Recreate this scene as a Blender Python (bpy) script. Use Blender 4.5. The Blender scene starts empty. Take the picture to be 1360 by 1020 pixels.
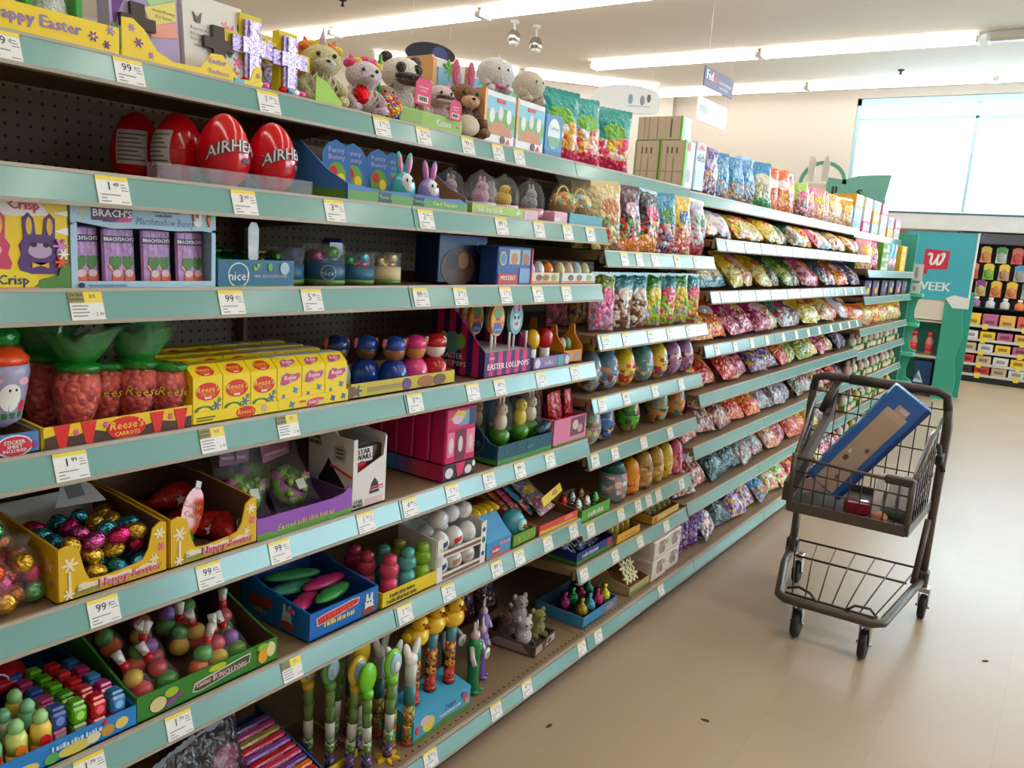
import bpy, math, random
from mathutils import Vector, Matrix, noise
S = bpy.context.scene
COL = S.collection
PI = math.pi
RND = random.Random(7)

# ---------------------------------------------------------------- camera, sky, exposure
CAMZ = 1.42
_R = [[0.816934016, 0.155140151, -0.555473085], [0.572670866, -0.104121976, 0.813146170], [0.068314664, -0.982390018, -0.173905028]]          # rows: world X, Y, Z in camera axes (right, down, forward)
cam = bpy.data.cameras.new('camera'); cam.lens = 28.528; cam.sensor_width = 36; cam.clip_start = 0.05; cam.clip_end = 200
camo = bpy.data.objects.new('camera', cam); COL.objects.link(camo)
camo.matrix_world = Matrix(((_R[0][0], -_R[0][1], -_R[0][2], 0), (_R[1][0], -_R[1][1], -_R[1][2], 0), (_R[2][0], -_R[2][1], -_R[2][2], CAMZ), (0, 0, 0, 1)))
S.camera = camo
W = bpy.data.worlds.new('sky'); S.world = W; W.use_nodes = True
W.node_tree.nodes['Background'].inputs[0].default_value = (0.78, 0.89, 1.0, 1)
W.node_tree.nodes['Background'].inputs[1].default_value = 12.5
S.view_settings.view_transform = 'Standard'; S.view_settings.look = 'None'
S.view_settings.gamma = 1; S.view_settings.use_curve_mapping = False
S.view_settings.exposure = 0.0
S.cycles.use_denoising = True
S.cycles.max_bounces = 8; S.cycles.transparent_max_bounces = 16
S.cycles.sample_clamp_indirect = 6
STRIP = 10.3        # radiance of the fluorescent strips

# ---------------------------------------------------------------- materials
def lin(c):
    r = []
    for v in c[:3]:
        v /= 255.0
        r.append(v / 12.92 if v <= 0.04045 else ((v + 0.055) / 1.055) ** 2.4)
    return (r[0], r[1], r[2], 1)
MATS = {}
def mat(name, c, rough=0.5, metal=0.0, alpha=1.0, bump=0.0, bscale=60, var=0.06, vscale=9, emit=0, coat=0.0, trans=0.0, sheen=0.0):
    if name in MATS: return MATS[name]
    m = bpy.data.materials.new(name); m.use_nodes = True; nt = m.node_tree; b = nt.nodes['Principled BSDF']
    col = lin(c)
    b.inputs['Base Color'].default_value = col
    b.inputs['Roughness'].default_value = rough; b.inputs['Metallic'].default_value = metal
    b.inputs['Alpha'].default_value = alpha
    if coat: b.inputs['Coat Weight'].default_value = coat; b.inputs['Coat Roughness'].default_value = 0.1
    if sheen: b.inputs['Sheen Weight'].default_value = sheen
    if emit: b.inputs['Emission Color'].default_value = col; b.inputs['Emission Strength'].default_value = emit
    tc = nt.nodes.new('ShaderNodeTexCoord')
    if var:
        n = nt.nodes.new('ShaderNodeTexNoise'); n.inputs['Scale'].default_value = vscale; n.inputs['Detail'].default_value = 3
        nt.links.new(tc.outputs['Object'], n.inputs['Vector'])
        mx = nt.nodes.new('ShaderNodeMix'); mx.data_type = 'RGBA'; mx.blend_type = 'MULTIPLY'; mx.inputs[0].default_value = 1
        rp = nt.nodes.new('ShaderNodeMapRange'); rp.inputs['To Min'].default_value = 1 - var * 2; rp.inputs['To Max'].default_value = 1 + var
        nt.links.new(n.outputs['Fac'], rp.inputs['Value']); mx.inputs[6].default_value = col
        nt.links.new(rp.outputs['Result'], mx.inputs[7]); nt.links.new(mx.outputs[2], b.inputs['Base Color'])
    if bump:
        n2 = nt.nodes.new('ShaderNodeTexNoise'); n2.inputs['Scale'].default_value = bscale; n2.inputs['Detail'].default_value = 2
        nt.links.new(tc.outputs['Object'], n2.inputs['Vector'])
        bp = nt.nodes.new('ShaderNodeBump'); bp.inputs['Strength'].default_value = bump; bp.inputs['Distance'].default_value = 0.01
        nt.links.new(n2.outputs['Fac'], bp.inputs['Height']); nt.links.new(bp.outputs['Normal'], b.inputs['Normal'])
    MATS[name] = m
    return m
def card(c, rough=0.42): return mat('card_%d_%d_%d' % tuple(c), c, rough, var=0.03)
def ink(c): return mat('ink_%d_%d_%d' % tuple(c), c, 0.45, var=0.02)
def gloss(c): return mat('gloss_%d_%d_%d' % tuple(c), c, 0.16, var=0.04, coat=0.3)
def foil(c): return mat('foil_%d_%d_%d' % tuple(c), c, 0.24, metal=0.85, bump=0.5, bscale=140, var=0.05)
def fur(c): return mat('fur_%d_%d_%d' % tuple(c), c, 0.95, bump=0.9, bscale=220, var=0.1, vscale=60, sheen=0.4)
def film(name, c, a=0.22, rough=0.08, bump=0.6):
    return mat('film_' + name, c, rough, alpha=a, bump=bump, bscale=38, var=0)
def glass_mat(name, tint, gl=0.06):
    m = bpy.data.materials.new(name); m.use_nodes = True; nt = m.node_tree; nt.nodes.clear()
    o = nt.nodes.new('ShaderNodeOutputMaterial'); t = nt.nodes.new('ShaderNodeBsdfTransparent'); g = nt.nodes.new('ShaderNodeBsdfGlossy')
    t.inputs[0].default_value = lin(tint); g.inputs['Roughness'].default_value = 0.03
    mx = nt.nodes.new('ShaderNodeMixShader'); mx.inputs[0].default_value = gl
    nt.links.new(t.outputs[0], mx.inputs[1]); nt.links.new(g.outputs[0], mx.inputs[2]); nt.links.new(mx.outputs[0], o.inputs[0])
    return m
def bagmat(name, top, lab, pal, split=0.55, low=None):
    """printed candy bag: coloured head, clear window full of sweets, printed oval"""
    key = 'bag_' + name
    if key in MATS: return MATS[key]
    m = bpy.data.materials.new(key); m.use_nodes = True; nt = m.node_tree; b = nt.nodes['Principled BSDF']; N = nt.nodes.new; L = nt.links.new
    tc = N('ShaderNodeTexCoord'); sp = N('ShaderNodeSeparateXYZ'); L(tc.outputs['Generated'], sp.inputs[0])
    oi = N('ShaderNodeObjectInfo'); ad = N('ShaderNodeVectorMath'); ad.operation = 'ADD'
    sc = N('ShaderNodeVectorMath'); sc.operation = 'SCALE'; sc.inputs['Scale'].default_value = 7
    cb = N('ShaderNodeCombineXYZ'); L(oi.outputs['Random'], cb.inputs[0]); L(oi.outputs['Random'], cb.inputs[2]); L(cb.outputs[0], sc.inputs[0])
    L(tc.outputs['Object'], ad.inputs[0]); L(sc.outputs[0], ad.inputs[1])
    vo = N('ShaderNodeTexVoronoi'); vo.inputs['Scale'].default_value = 58; L(ad.outputs[0], vo.inputs['Vector'])
    sv = N('ShaderNodeSeparateColor'); L(vo.outputs['Color'], sv.inputs[0])
    rp = N('ShaderNodeValToRGB'); rp.color_ramp.interpolation = 'CONSTANT'; els = rp.color_ramp.elements
    for i, c in enumerate(pal):
        e = els[i] if i < 2 else els.new(0.5)
        e.color = lin(c)
    for i in range(len(pal)): els[i].position = i / len(pal)
    L(sv.outputs[0], rp.inputs[0])
    no = N('ShaderNodeTexNoise'); no.inputs['Scale'].default_value = 14; L(ad.outputs[0], no.inputs['Vector'])
    wob = N('ShaderNodeMath'); wob.operation = 'MULTIPLY_ADD'; wob.inputs[1].default_value = 0.22; L(no.outputs['Fac'], wob.inputs[0]); L(sp.outputs['Z'], wob.inputs[2])
    gt = N('ShaderNodeMath'); gt.operation = 'GREATER_THAN'; gt.inputs[1].default_value = split + 0.11; L(wob.outputs[0], gt.inputs[0])
    m1 = N('ShaderNodeMix'); m1.data_type = 'RGBA'; L(gt.outputs[0], m1.inputs[0]); L(rp.outputs[0], m1.inputs[6]); m1.inputs[7].default_value = lin(top)
    last = m1.outputs[2]
    if low:
        lt = N('ShaderNodeMath'); lt.operation = 'LESS_THAN'; lt.inputs[1].default_value = 0.3; L(wob.outputs[0], lt.inputs[0])
        m3 = N('ShaderNodeMix'); m3.data_type = 'RGBA'; L(lt.outputs[0], m3.inputs[0]); L(last, m3.inputs[6]); m3.inputs[7].default_value = lin(low); last = m3.outputs[2]
    ex = N('ShaderNodeMath'); ex.operation = 'SUBTRACT'; ex.inputs[1].default_value = 0.5; L(sp.outputs['X'], ex.inputs[0])
    e2 = N('ShaderNodeMath'); e2.operation = 'MULTIPLY'; L(ex.outputs[0], e2.inputs[0]); L(ex.outputs[0], e2.inputs[1])
    ez = N('ShaderNodeMath'); ez.operation = 'SUBTRACT'; ez.inputs[1].default_value = 0.64; L(sp.outputs['Z'], ez.inputs[0])
    e3 = N('ShaderNodeMath'); e3.operation = 'MULTIPLY'; L(ez.outputs[0], e3.inputs[0]); L(ez.outputs[0], e3.inputs[1])
    e4 = N('ShaderNodeMath'); e4.operation = 'MULTIPLY_ADD'; e4.inputs[1].default_value = 4.5; L(e3.outputs[0], e4.inputs[0]); L(e2.outputs[0], e4.inputs[2])
    lt2 = N('ShaderNodeMath'); lt2.operation = 'LESS_THAN'; lt2.inputs[1].default_value = 0.075; L(e4.outputs[0], lt2.inputs[0])
    m2 = N('ShaderNodeMix'); m2.data_type = 'RGBA'; L(lt2.outputs[0], m2.inputs[0]); L(last, m2.inputs[6]); m2.inputs[7].default_value = lin(lab)
    L(m2.outputs[2], b.inputs['Base Color'])
    b.inputs['Roughness'].default_value = 0.2; b.inputs['Coat Weight'].default_value = 0.25; b.inputs['Coat Roughness'].default_value = 0.06
    n2 = N('ShaderNodeTexNoise'); n2.inputs['Scale'].default_value = 26; n2.inputs['Distortion'].default_value = 1.2; L(ad.outputs[0], n2.inputs['Vector'])
    bp = N('ShaderNodeBump'); bp.inputs['Strength'].default_value = 0.9; bp.inputs['Distance'].default_value = 0.014
    hs = N('ShaderNodeMath'); hs.operation = 'MULTIPLY_ADD'; hs.inputs[1].default_value = -0.55; L(vo.outputs['Distance'], hs.inputs[0]); L(n2.outputs['Fac'], hs.inputs[2])
    L(hs.outputs[0], bp.inputs['Height']); L(bp.outputs['Normal'], b.inputs['Normal'])
    MATS[key] = m
    return m
def candymat(name, pal, scale=70, rough=0.25):
    key = 'candy_' + name
    if key in MATS: return MATS[key]
    m = bpy.data.materials.new(key); m.use_nodes = True; nt = m.node_tree; b = nt.nodes['Principled BSDF']; N = nt.nodes.new; L = nt.links.new
    tc = N('ShaderNodeTexCoord'); vo = N('ShaderNodeTexVoronoi'); vo.inputs['Scale'].default_value = scale; L(tc.outputs['Object'], vo.inputs['Vector'])
    sv = N('ShaderNodeSeparateColor'); L(vo.outputs['Color'], sv.inputs[0])
    rp = N('ShaderNodeValToRGB'); rp.color_ramp.interpolation = 'CONSTANT'; els = rp.color_ramp.elements
    for i, c in enumerate(pal):
        e = els[i] if i < 2 else els.new(0.5)
        e.color = lin(c)
    for i in range(len(pal)): els[i].position = i / len(pal)
    L(sv.outputs[0], rp.inputs[0]); L(rp.outputs[0], b.inputs['Base Color']); b.inputs['Roughness'].default_value = rough
    bp = N('ShaderNodeBump'); bp.invert = True; bp.inputs['Strength'].default_value = 0.8; bp.inputs['Distance'].default_value = 0.01
    L(vo.outputs['Distance'], bp.inputs['Height']); L(bp.outputs['Normal'], b.inputs['Normal'])
    MATS[key] = m
    return m

WHITE = (240, 240, 238); BLACK = (22, 20, 22); YEL = (250, 215, 30); LILAC = (176, 140, 205); PINK = (240, 110, 165); HOT = (225, 40, 110)
GRN = (60, 160, 50); LIME = (160, 205, 40); TEAL = (30, 150, 160); BLUE = (40, 130, 205); NAVY = (30, 45, 110); ORG = (245, 125, 30)
RED = (215, 25, 35); BRN = (95, 55, 35); TAN = (205, 175, 130); PURP = (110, 55, 150); CYAN = (90, 190, 225); GOLD = (225, 180, 60)
SILV = (200, 200, 205); KRAFT = (150, 110, 75); PALEB = (165, 205, 230); CREAM = (245, 235, 215)

# ---------------------------------------------------------------- mesh building
_TXT = {}
def text_mesh(s, res=1):
    k = (s, res)
    if k not in _TXT:
        cu = bpy.data.curves.new('t', 'FONT'); cu.body = s; cu.size = 1; cu.align_x = 'CENTER'; cu.align_y = 'CENTER'; cu.resolution_u = res
        o = bpy.data.objects.new('t', cu); me = bpy.data.meshes.new_from_object(o)
        _TXT[k] = ([tuple(v.co) for v in me.vertices], [tuple(p.vertices) for p in me.polygons])
        bpy.data.objects.remove(o); bpy.data.curves.remove(cu); bpy.data.meshes.remove(me)
    return _TXT[k]
class M:
    def __init__(s): s.v = []; s.f = []; s.mi = []; s.sm = []; s.mats = []
    def add(s, vs, fs, m, smooth=False, xf=None):
        if m not in s.mats: s.mats.append(m)
        k = s.mats.index(m); n = len(s.v)
        if xf is not None: vs = [tuple(xf @ Vector(v)) for v in vs]
        s.v += vs; s.f += [tuple(i + n for i in f) for f in fs]; s.mi += [k] * len(fs); s.sm += [smooth] * len(fs)
        return s
    def box(s, x0, x1, y0, y1, z0, z1, m, bev=0.0, xf=None):
        if bev <= 0:
            vs = [(x, y, z) for z in (z0, z1) for y in (y0, y1) for x in (x0, x1)]
            return s.add(vs, [(0, 2, 3, 1), (4, 5, 7, 6), (0, 1, 5, 4), (2, 6, 7, 3), (0, 4, 6, 2), (1, 3, 7, 5)], m, xf=xf)
        b = min(bev, (x1 - x0) * .49, (y1 - y0) * .49, (z1 - z0) * .49)
        vs = []; idx = {}
        for sx in (0, 1):
            for sy in (0, 1):
                for sz in (0, 1):
                    X, Y, Z = (x0, x1)[sx], (y0, y1)[sy], (z0, z1)[sz]; dx, dy, dz = (b, -b)[sx], (b, -b)[sy], (b, -b)[sz]
                    for a, p in (('x', (X, Y + dy, Z + dz)), ('y', (X + dx, Y, Z + dz)), ('z', (X + dx, Y + dy, Z))):
                        idx[(sx, sy, sz, a)] = len(vs); vs.append(p)
        I = lambda *k: idx[k]
        fs = []
        for t in (0, 1):
            q = [I(t, 0, 0, 'x'), I(t, 1, 0, 'x'), I(t, 1, 1, 'x'), I(t, 0, 1, 'x')]; fs.append(tuple(q if t else q[::-1]))
            q = [I(0, t, 0, 'y'), I(1, t, 0, 'y'), I(1, t, 1, 'y'), I(0, t, 1, 'y')]; fs.append(tuple(q[::-1] if t else q))
            q = [I(0, 0, t, 'z'), I(1, 0, t, 'z'), I(1, 1, t, 'z'), I(0, 1, t, 'z')]; fs.append(tuple(q if t else q[::-1]))
        for a in (0, 1):
            for c in (0, 1):
                fs.append((I(a, c, 0, 'x'), I(a, c, 1, 'x'), I(a, c, 1, 'y'), I(a, c, 0, 'y')) if a == c else (I(a, c, 0, 'y'), I(a, c, 1, 'y'), I(a, c, 1, 'x'), I(a, c, 0, 'x')))
                fs.append((I(a, 0, c, 'z'), I(a, 1, c, 'z'), I(a, 1, c, 'x'), I(a, 0, c, 'x')) if a == c else (I(a, 0, c, 'x'), I(a, 1, c, 'x'), I(a, 1, c, 'z'), I(a, 0, c, 'z')))
                fs.append((I(0, a, c, 'y'), I(1, a, c, 'y'), I(1, a, c, 'z'), I(0, a, c, 'z')) if a == c else (I(0, a, c, 'z'), I(1, a, c, 'z'), I(1, a, c, 'y'), I(0, a, c, 'y')))
                for e in (0, 1):
                    q = (I(a, c, e, 'x'), I(a, c, e, 'y'), I(a, c, e, 'z')); fs.append(q if (a + c + e) % 2 else q[::-1])
        return s.add(vs, fs, m, xf=xf)
    def lathe(s, prof, m, seg=14, xf=None, smooth=True, sy=1.0):
        vs = []; fs = []; n = len(prof)
        for r, z in prof:
            for k in range(seg):
                a = 2 * PI * k / seg; vs.append((r * math.cos(a), r * sy * math.sin(a), z))
        for i in range(n - 1):
            for k in range(seg):
                k2 = (k + 1) % seg; fs.append((i * seg + k, i * seg + k2, (i + 1) * seg + k2, (i + 1) * seg + k))
        if prof[0][0] > 1e-6: fs.append(tuple(range(seg))[::-1])
        if prof[-1][0] > 1e-6: fs.append(tuple((n - 1) * seg + k for k in range(seg)))
        return s.add(vs, fs, m, smooth, xf)
    def ell(s, c, r, m, seg=12, rings=8, xf=None, rot=None):
        if not hasattr(r, '__len__'): r = (r, r, r)
        prof = [(math.sin(PI * i / rings), -math.cos(PI * i / rings)) for i in range(rings + 1)]
        T = Matrix.Translation(c) @ ((rot or Matrix.Identity(4)) @ Matrix.Diagonal((r[0], r[1], r[2], 1)))
        if xf is not None: T = xf @ T
        return s.lathe(prof, m, seg, T)
    def tube(s, pts, r, m, seg=8, closed=False, xf=None, caps=True):
        P = [Vector(p) for p in pts]; n = len(P); R = r if hasattr(r, '__len__') else [r] * n
        vs = []; fs = []; up = None
        for i in range(n):
            if closed: t = (P[(i + 1) % n] - P[i - 1])
            else: t = P[min(i + 1, n - 1)] - P[max(i - 1, 0)]
            t = t.normalized() if t.length > 1e-9 else Vector((0, 0, 1))
            if up is None: up = t.orthogonal().normalized()
            a = (up - t * up.dot(t)); a = a.normalized() if a.length > 1e-6 else t.orthogonal().normalized(); up = a; b = t.cross(a)
            for k in range(seg):
                q = 2 * PI * k / seg; vs.append(tuple(P[i] + (a * math.cos(q) + b * math.sin(q)) * R[i]))
        for i in range(n if closed else n - 1):
            j = (i + 1) % n
            for k in range(seg):
                k2 = (k + 1) % seg; fs.append((i * seg + k, i * seg + k2, j * seg + k2, j * seg + k))
        if not closed and caps: fs += [tuple(range(seg))[::-1], tuple((n - 1) * seg + k for k in range(seg))]
        return s.add(vs, fs, m, True, xf)
    def prism(s, poly, y0, y1, m, xf=None, smooth=False):
        """polygon (x, z) extruded along y"""
        n = len(poly); vs = [(x, y0, z) for x, z in poly] + [(x, y1, z) for x, z in poly]
        ar = sum(poly[i][0] * poly[(i + 1) % n][1] - poly[(i + 1) % n][0] * poly[i][1] for i in range(n))
        f = tuple(range(n)); g = tuple(range(n, 2 * n))[::-1]
        fs = [f, g] + [(i, i + n, (i + 1) % n + n, (i + 1) % n) for i in range(n)]
        if ar < 0: fs = [q[::-1] for q in fs]
        return s.add(vs, fs, m, smooth, xf)
    def text(s, t, x, z, size, m, y=0.0, xf=None, res=1, maxw=None, warp=None, italic=0.0, bold=0.0):
        vs, fs = text_mesh(t, res)
        w = max(v[0] for v in vs) - min(v[0] for v in vs)
        k = min(1.0, maxw / (w * size)) if maxw else 1.0
        if bold:
            for d in (-bold, bold):
                q = [(x + (v[0] + italic * v[1] + d) * size * k, y, z + v[1] * size) for v in vs]
                if warp: q = [warp(*p) for p in q]
                s.add(q, fs, m, xf=xf)
        q = [(x + (v[0] + italic * v[1]) * size * k, y - (0.0001 if bold else 0), z + v[1] * size) for v in vs]
        if warp: q = [warp(*p) for p in q]
        return s.add(q, fs, m, xf=xf)
    def mesh(s, name):
        me = bpy.data.meshes.new(name); me.from_pydata(s.v, [], s.f)
        for m in s.mats: me.materials.append(m)
        me.polygons.foreach_set('material_index', s.mi); me.polygons.foreach_set('use_smooth', s.sm); me.update()
        return me
    def build(s, name, parent=None):
        return obj(name, s.mesh(name), parent)
def obj(name, data, parent=None):
    o = bpy.data.objects.new(name, data); COL.objects.link(o)
    if parent is not None: o.parent = parent
    return o
LABELS = {}
def tag(o, label, cat, group=None):
    o['label'] = label; o['category'] = cat
    if group: o['group'] = group
    return o
def put(o, y, x, z, rz=0.0, rx=0.0, ry=0.0):
    """shelf frame: local x runs along the aisle (+Y), local y into the shelf (-X)"""
    o.location = (x, y, z); o.rotation_euler = (rx, ry, PI / 2 + rz)
    return o
def thing(name, label, cat, y=0, x=0, z=0, rz=0.0, group=None):
    return put(tag(obj(name, None), label, cat, group), y, x, z, rz)
def dup(o, label=None, group=None, parent=None):
    c = o.copy(); COL.objects.link(c)
    if parent is not None: c.parent = parent
    for ch in list(o.children): dup(ch, parent=c)
    if label: c['label'] = label
    if group: c['group'] = group
    return c
def struct(o): o['kind'] = 'structure'; return o
def T(x=0, y=0, z=0): return Matrix.Translation((x, y, z))
def RX(a): return Matrix.Rotation(a, 4, 'X')
def RY(a): return Matrix.Rotation(a, 4, 'Y')
def RZ(a): return Matrix.Rotation(a, 4, 'Z')
def disc(x, z, rx, rz, n=18, a0=0): return [(x + rx * math.cos(2 * PI * k / n + a0), z + rz * math.sin(2 * PI * k / n + a0)) for k in range(n)]
def rect(x0, x1, z0, z1): return [(x0, z0), (x1, z0), (x1, z1), (x0, z1)]
def star(x, z, r1, r2, n=5, a0=PI / 2): return [(x + (r1, r2)[k % 2] * math.cos(a0 + PI * k / n), z + (r1, r2)[k % 2] * math.sin(a0 + PI * k / n)) for k in range(2 * n)]
def flower(x, z, r, n=6): return [(x + r * (0.62 + 0.38 * math.cos(n * 2 * PI * k / 48)) * math.cos(2 * PI * k / 48), z + r * (0.62 + 0.38 * math.cos(n * 2 * PI * k / 48)) * math.sin(2 * PI * k / 48)) for k in range(48)]
SIDE = lambda w: RZ(-PI / 2) @ T(0, -w / 2, 0)   # maps front-print coordinates onto the face turned to the near end (local -x); x then runs 0 (back) .. depth
def prints(parent, items, y=0.0, xf=None, name='front_print'):
    """flat print standing a hair proud of the face at local y"""
    g = M(); t = M(); d = 0.0006
    for it in items:
        k = it[0]
        if k == 't':
            _, s_, x, z, sz, c = it[:6]; kw = it[6] if len(it) > 6 else {}
            t.text(s_, x, z, sz, ink(c), y - 0.0002 - d, xf, **kw)
        elif k == 'p': g.prism(it[1], y - d, y + 0.0002, ink(it[2]), xf)
        elif k == 'e': g.prism(disc(*it[1:5]), y - d, y + 0.0002, ink(it[5]), xf)
        elif k == 'r': g.prism(rect(*it[1:5]), y - d, y + 0.0002, ink(it[5]), xf)
        elif k == 'b':                                   # lettering too blurred to read in the photograph: a run of small strokes
            _, x, z, w, h, c = it; q = x - w / 2; n_ = 0
            while q < x + w / 2:
                s_ = h * (0.35, 0.5, 0.28, 0.6, 0.4)[n_ % 5]; t.box(q, q + s_, y - 0.0003 - d, y - d, z - h / 2, z + h * (0.5, 0.25, 0.35)[n_ % 3], ink(c), xf=xf); q += s_ + h * (0.18 if n_ % 4 else 0.4); n_ += 1
        d += 0.00025
    if g.v: g.build(name, parent)
    if t.v: t.build('lettering', parent)
def carton(name, label, w, h, d, c, decs=(), side=(), y=0, x=0, z=0, rz=0, group=None, flap=None):
    """closed carton; front face at local y = 0"""
    o = M().box(-w / 2, w / 2, 0, d, 0, h, card(c), 0.0025)
    o.box(-w / 2 + 0.002, w / 2 - 0.002, d * 0.47, d * 0.53, h, h + 0.0006, card(flap or tuple(min(255, int(v * 1.05)) for v in c)))
    o = tag(o.build(name), label, 'box', group)
    if decs: prints(o, decs)
    if side: prints(o, side, 0.0, RZ(-PI / 2) @ T(-d, -w / 2, 0), 'side_print')
    return put(o, y, x, z, rz)
def tray(name, label, w, d, hf, hb, c, inner=None, decs=(), side=(), y=0, x=0, z=0, rz=0, front=None, group=None, cat='display tray', cut=None, nofront=False):
    """open cardboard display tray: bottom, back, two sloping sides, front lip (front: own outline)"""
    inner = inner or KRAFT; t = 0.003; ce = card(c); ci = card(inner, 0.7)
    r = thing(name, label, cat, y, x, z, rz, group)
    M().box(-w / 2, w / 2, 0, d, 0, t, ci).build('bottom_panel', r)
    b = M(); b.box(-w / 2, w / 2, d - t, d, t, hb, ci); b.box(-w / 2, w / 2, d, d + 0.001, 0, hb, ce); b.build('back_panel', r)
    cut = cut or [(0, hf), (d * 0.35, hf + (hb - hf) * 0.3), (d * 0.7, hb), (d, hb)]
    for sx in (-1, 1):
        p = M(); poly = [(0.003, 0.0), (d - t, 0.0)] + [(min(max(q[0], 0.003), d - t), q[1]) for q in cut[::-1]]
        X = RZ(-PI / 2) if False else Matrix(((0, 1, 0, 0), (1, 0, 0, 0), (0, 0, 1, 0), (0, 0, 0, 1)))
        p.prism(poly, sx * w / 2 - (0.001 if sx < 0 else t), sx * w / 2 + (t if sx < 0 else 0.001), ce, X)
        p.prism(poly, sx * w / 2 + (t if sx < 0 else -t - 0.0008), sx * w / 2 + (t + 0.0008 if sx < 0 else -t), ci, X); p.build('side_panel', r)
    if not nofront:
        fp = front or rect(-w / 2, w / 2, 0, hf)
        f = M(); f.prism(fp, 0, t, ce); f.build('front_panel', r)
    if decs: prints(r, decs)
    if side: prints(r, side, 0.0, RZ(-PI / 2) @ T(-d, -w / 2 - 0.001, 0), 'side_print')
    return r

# ---------------------------------------------------------------- room shell
CEIL = 3.88; WY = 12.75; XL, XR, YN = -11.0, 7.5, -5.0
m_ceil = mat('ceiling_paint', (226, 219, 208), 0.9, bump=0.15, bscale=90, var=0.02)
m_wall = mat('wall_paint', (206, 197, 188), 0.85, var=0.02)
m_steel_dark = mat('dark_metal', (34, 32, 33), 0.5)
def floor_mat():
    m = bpy.data.materials.new('vinyl_floor'); m.use_nodes = True; nt = m.node_tree; b = nt.nodes['Principled BSDF']; N = nt.nodes.new; L = nt.links.new
    tc = N('ShaderNodeTexCoord'); br = N('ShaderNodeTexBrick'); br.offset = 0; br.squash = 1
    br.inputs['Scale'].default_value = 1; br.inputs['Brick Width'].default_value = 0.305; br.inputs['Row Height'].default_value = 0.305
    br.inputs['Mortar Size'].default_value = 0.0012; br.inputs['Mortar Smooth'].default_value = 0.6
    br.inputs['Color1'].default_value = lin((184, 162, 138)); br.inputs['Color2'].default_value = lin((179, 157, 133)); br.inputs['Mortar'].default_value = lin((168, 147, 124))
    L(tc.outputs['Object'], br.inputs['Vector'])
    n = N('ShaderNodeTexNoise'); n.inputs['Scale'].default_value = 1.3; n.inputs['Detail'].default_value = 6; L(tc.outputs['Object'], n.inputs['Vector'])
    mr = N('ShaderNodeMapRange'); mr.inputs['To Min'].default_value = 0.90; mr.inputs['To Max'].default_value = 1.06; L(n.outputs['Fac'], mr.inputs['Value'])
    mx = N('ShaderNodeMix'); mx.data_type = 'RGBA'; mx.blend_type = 'MULTIPLY'; mx.inputs[0].default_value = 1; L(br.outputs['Color'], mx.inputs[6]); L(mr.outputs[0], mx.inputs[7]); L(mx.outputs[2], b.inputs['Base Color'])
    m2 = N('ShaderNodeMapRange'); m2.inputs['To Min'].default_value = 0.27; m2.inputs['To Max'].default_value = 0.40; L(n.outputs['Fac'], m2.inputs['Value']); L(m2.outputs[0], b.inputs['Roughness'])
    b.inputs['Specular IOR Level'].default_value = 0.6
    n3 = N('ShaderNodeTexNoise'); n3.inputs['Scale'].default_value = 6; L(tc.outputs['Object'], n3.inputs['Vector'])
    bp = N('ShaderNodeBump'); bp.inputs['Strength'].default_value = 0.08; bp.inputs['Distance'].default_value = 0.01; L(n3.outputs['Fac'], bp.inputs['Height']); L(bp.outputs['Normal'], b.inputs['Normal'])
    return m
struct(M().box(XL, XR, YN, WY + 0.2, -0.15, 0, floor_mat()).build('floor'))
struct(M().box(XL, XR, YN, WY + 0.2, CEIL, CEIL + 0.15, m_ceil).build('ceiling'))
WX0, WX1, WZ0, WZ1 = -3.05, 6.6, 2.17, 3.76     # the long high window in the back wall
w = M(); w.box(-6.0, XR, WY, WY + 0.2, 0, WZ0, m_wall).box(-6.0, WX0, WY, WY + 0.2, WZ0, CEIL, m_wall).box(WX0, XR, WY, WY + 0.2, WZ1, CEIL, m_wall).box(WX1, XR, WY, WY + 0.2, WZ0, WZ1, m_wall)
struct(w.build('wall_back'))
# pharmacy corner: wall at about 40 degrees to the aisle
w = M(); w.box(0, 7.2, 0, 0.2, 0, CEIL, m_wall, xf=T(-6.0, WY, 0) @ RZ(PI + math.radians(48))); struct(w.build('wall_corner'))
struct(M().box(XL - 0.2, XL, YN, WY, 0, CEIL, m_wall).build('wall_left'))
struct(M().box(XL, XR, YN - 0.2, YN, 0, CEIL, m_wall).build('wall_near'))
# unseen wall on the aisle's open side; its far glazing is invented for daylight
w = M(); w.box(XR, XR + 0.2, YN, WY, 0, 0.7, m_wall).box(XR, XR + 0.2, YN, WY, 3.1, CEIL, m_wall).box(XR, XR + 0.2, YN, 6.0, 0.7, 3.1, m_wall)
struct(w.build('wall_right'))
m_alu = mat('window_aluminium', (172, 205, 212), 0.4, metal=0.2)
m_glass = glass_mat('clear_glazing', (238, 248, 250))
win = struct(obj('window_1', None)); win.location = (0, WY, 0)
f = M()
for z0, z1 in ((WZ0, WZ0 + 0.045), (WZ1 - 0.10, WZ1)): f.box(WX0, WX1, 0.03, 0.14, z0, z1, m_alu, 0.004)
for x in (WX0, WX1 - 0.06): f.box(x, x + 0.06, 0.03, 0.14, WZ0, WZ1, m_alu, 0.004)
f.build('window_frame', win)
f = M(); f.box(WX0, WX1, 0.05, 0.12, WZ1 - 0.30, WZ1 - 0.265, m_alu, 0.003); f.build('transom', win)
for x in (-1.5, 0.15, 1.8, 3.4, 5.0): M().box(x - 0.022, x + 0.022, 0.05, 0.12, WZ0 + 0.04, WZ1 - 0.1, m_alu, 0.003).build('mullion', win)
for a, b_ in zip((WX0 + .05, -1.5, .15, 1.8, 3.4, 5.0), (-1.5, .15, 1.8, 3.4, 5.0, WX1 - .05)): M().box(a, b_, 0.082, 0.088, WZ0 + 0.03, WZ1 - 0.09, m_glass).build('glass_pane', win)
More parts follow.
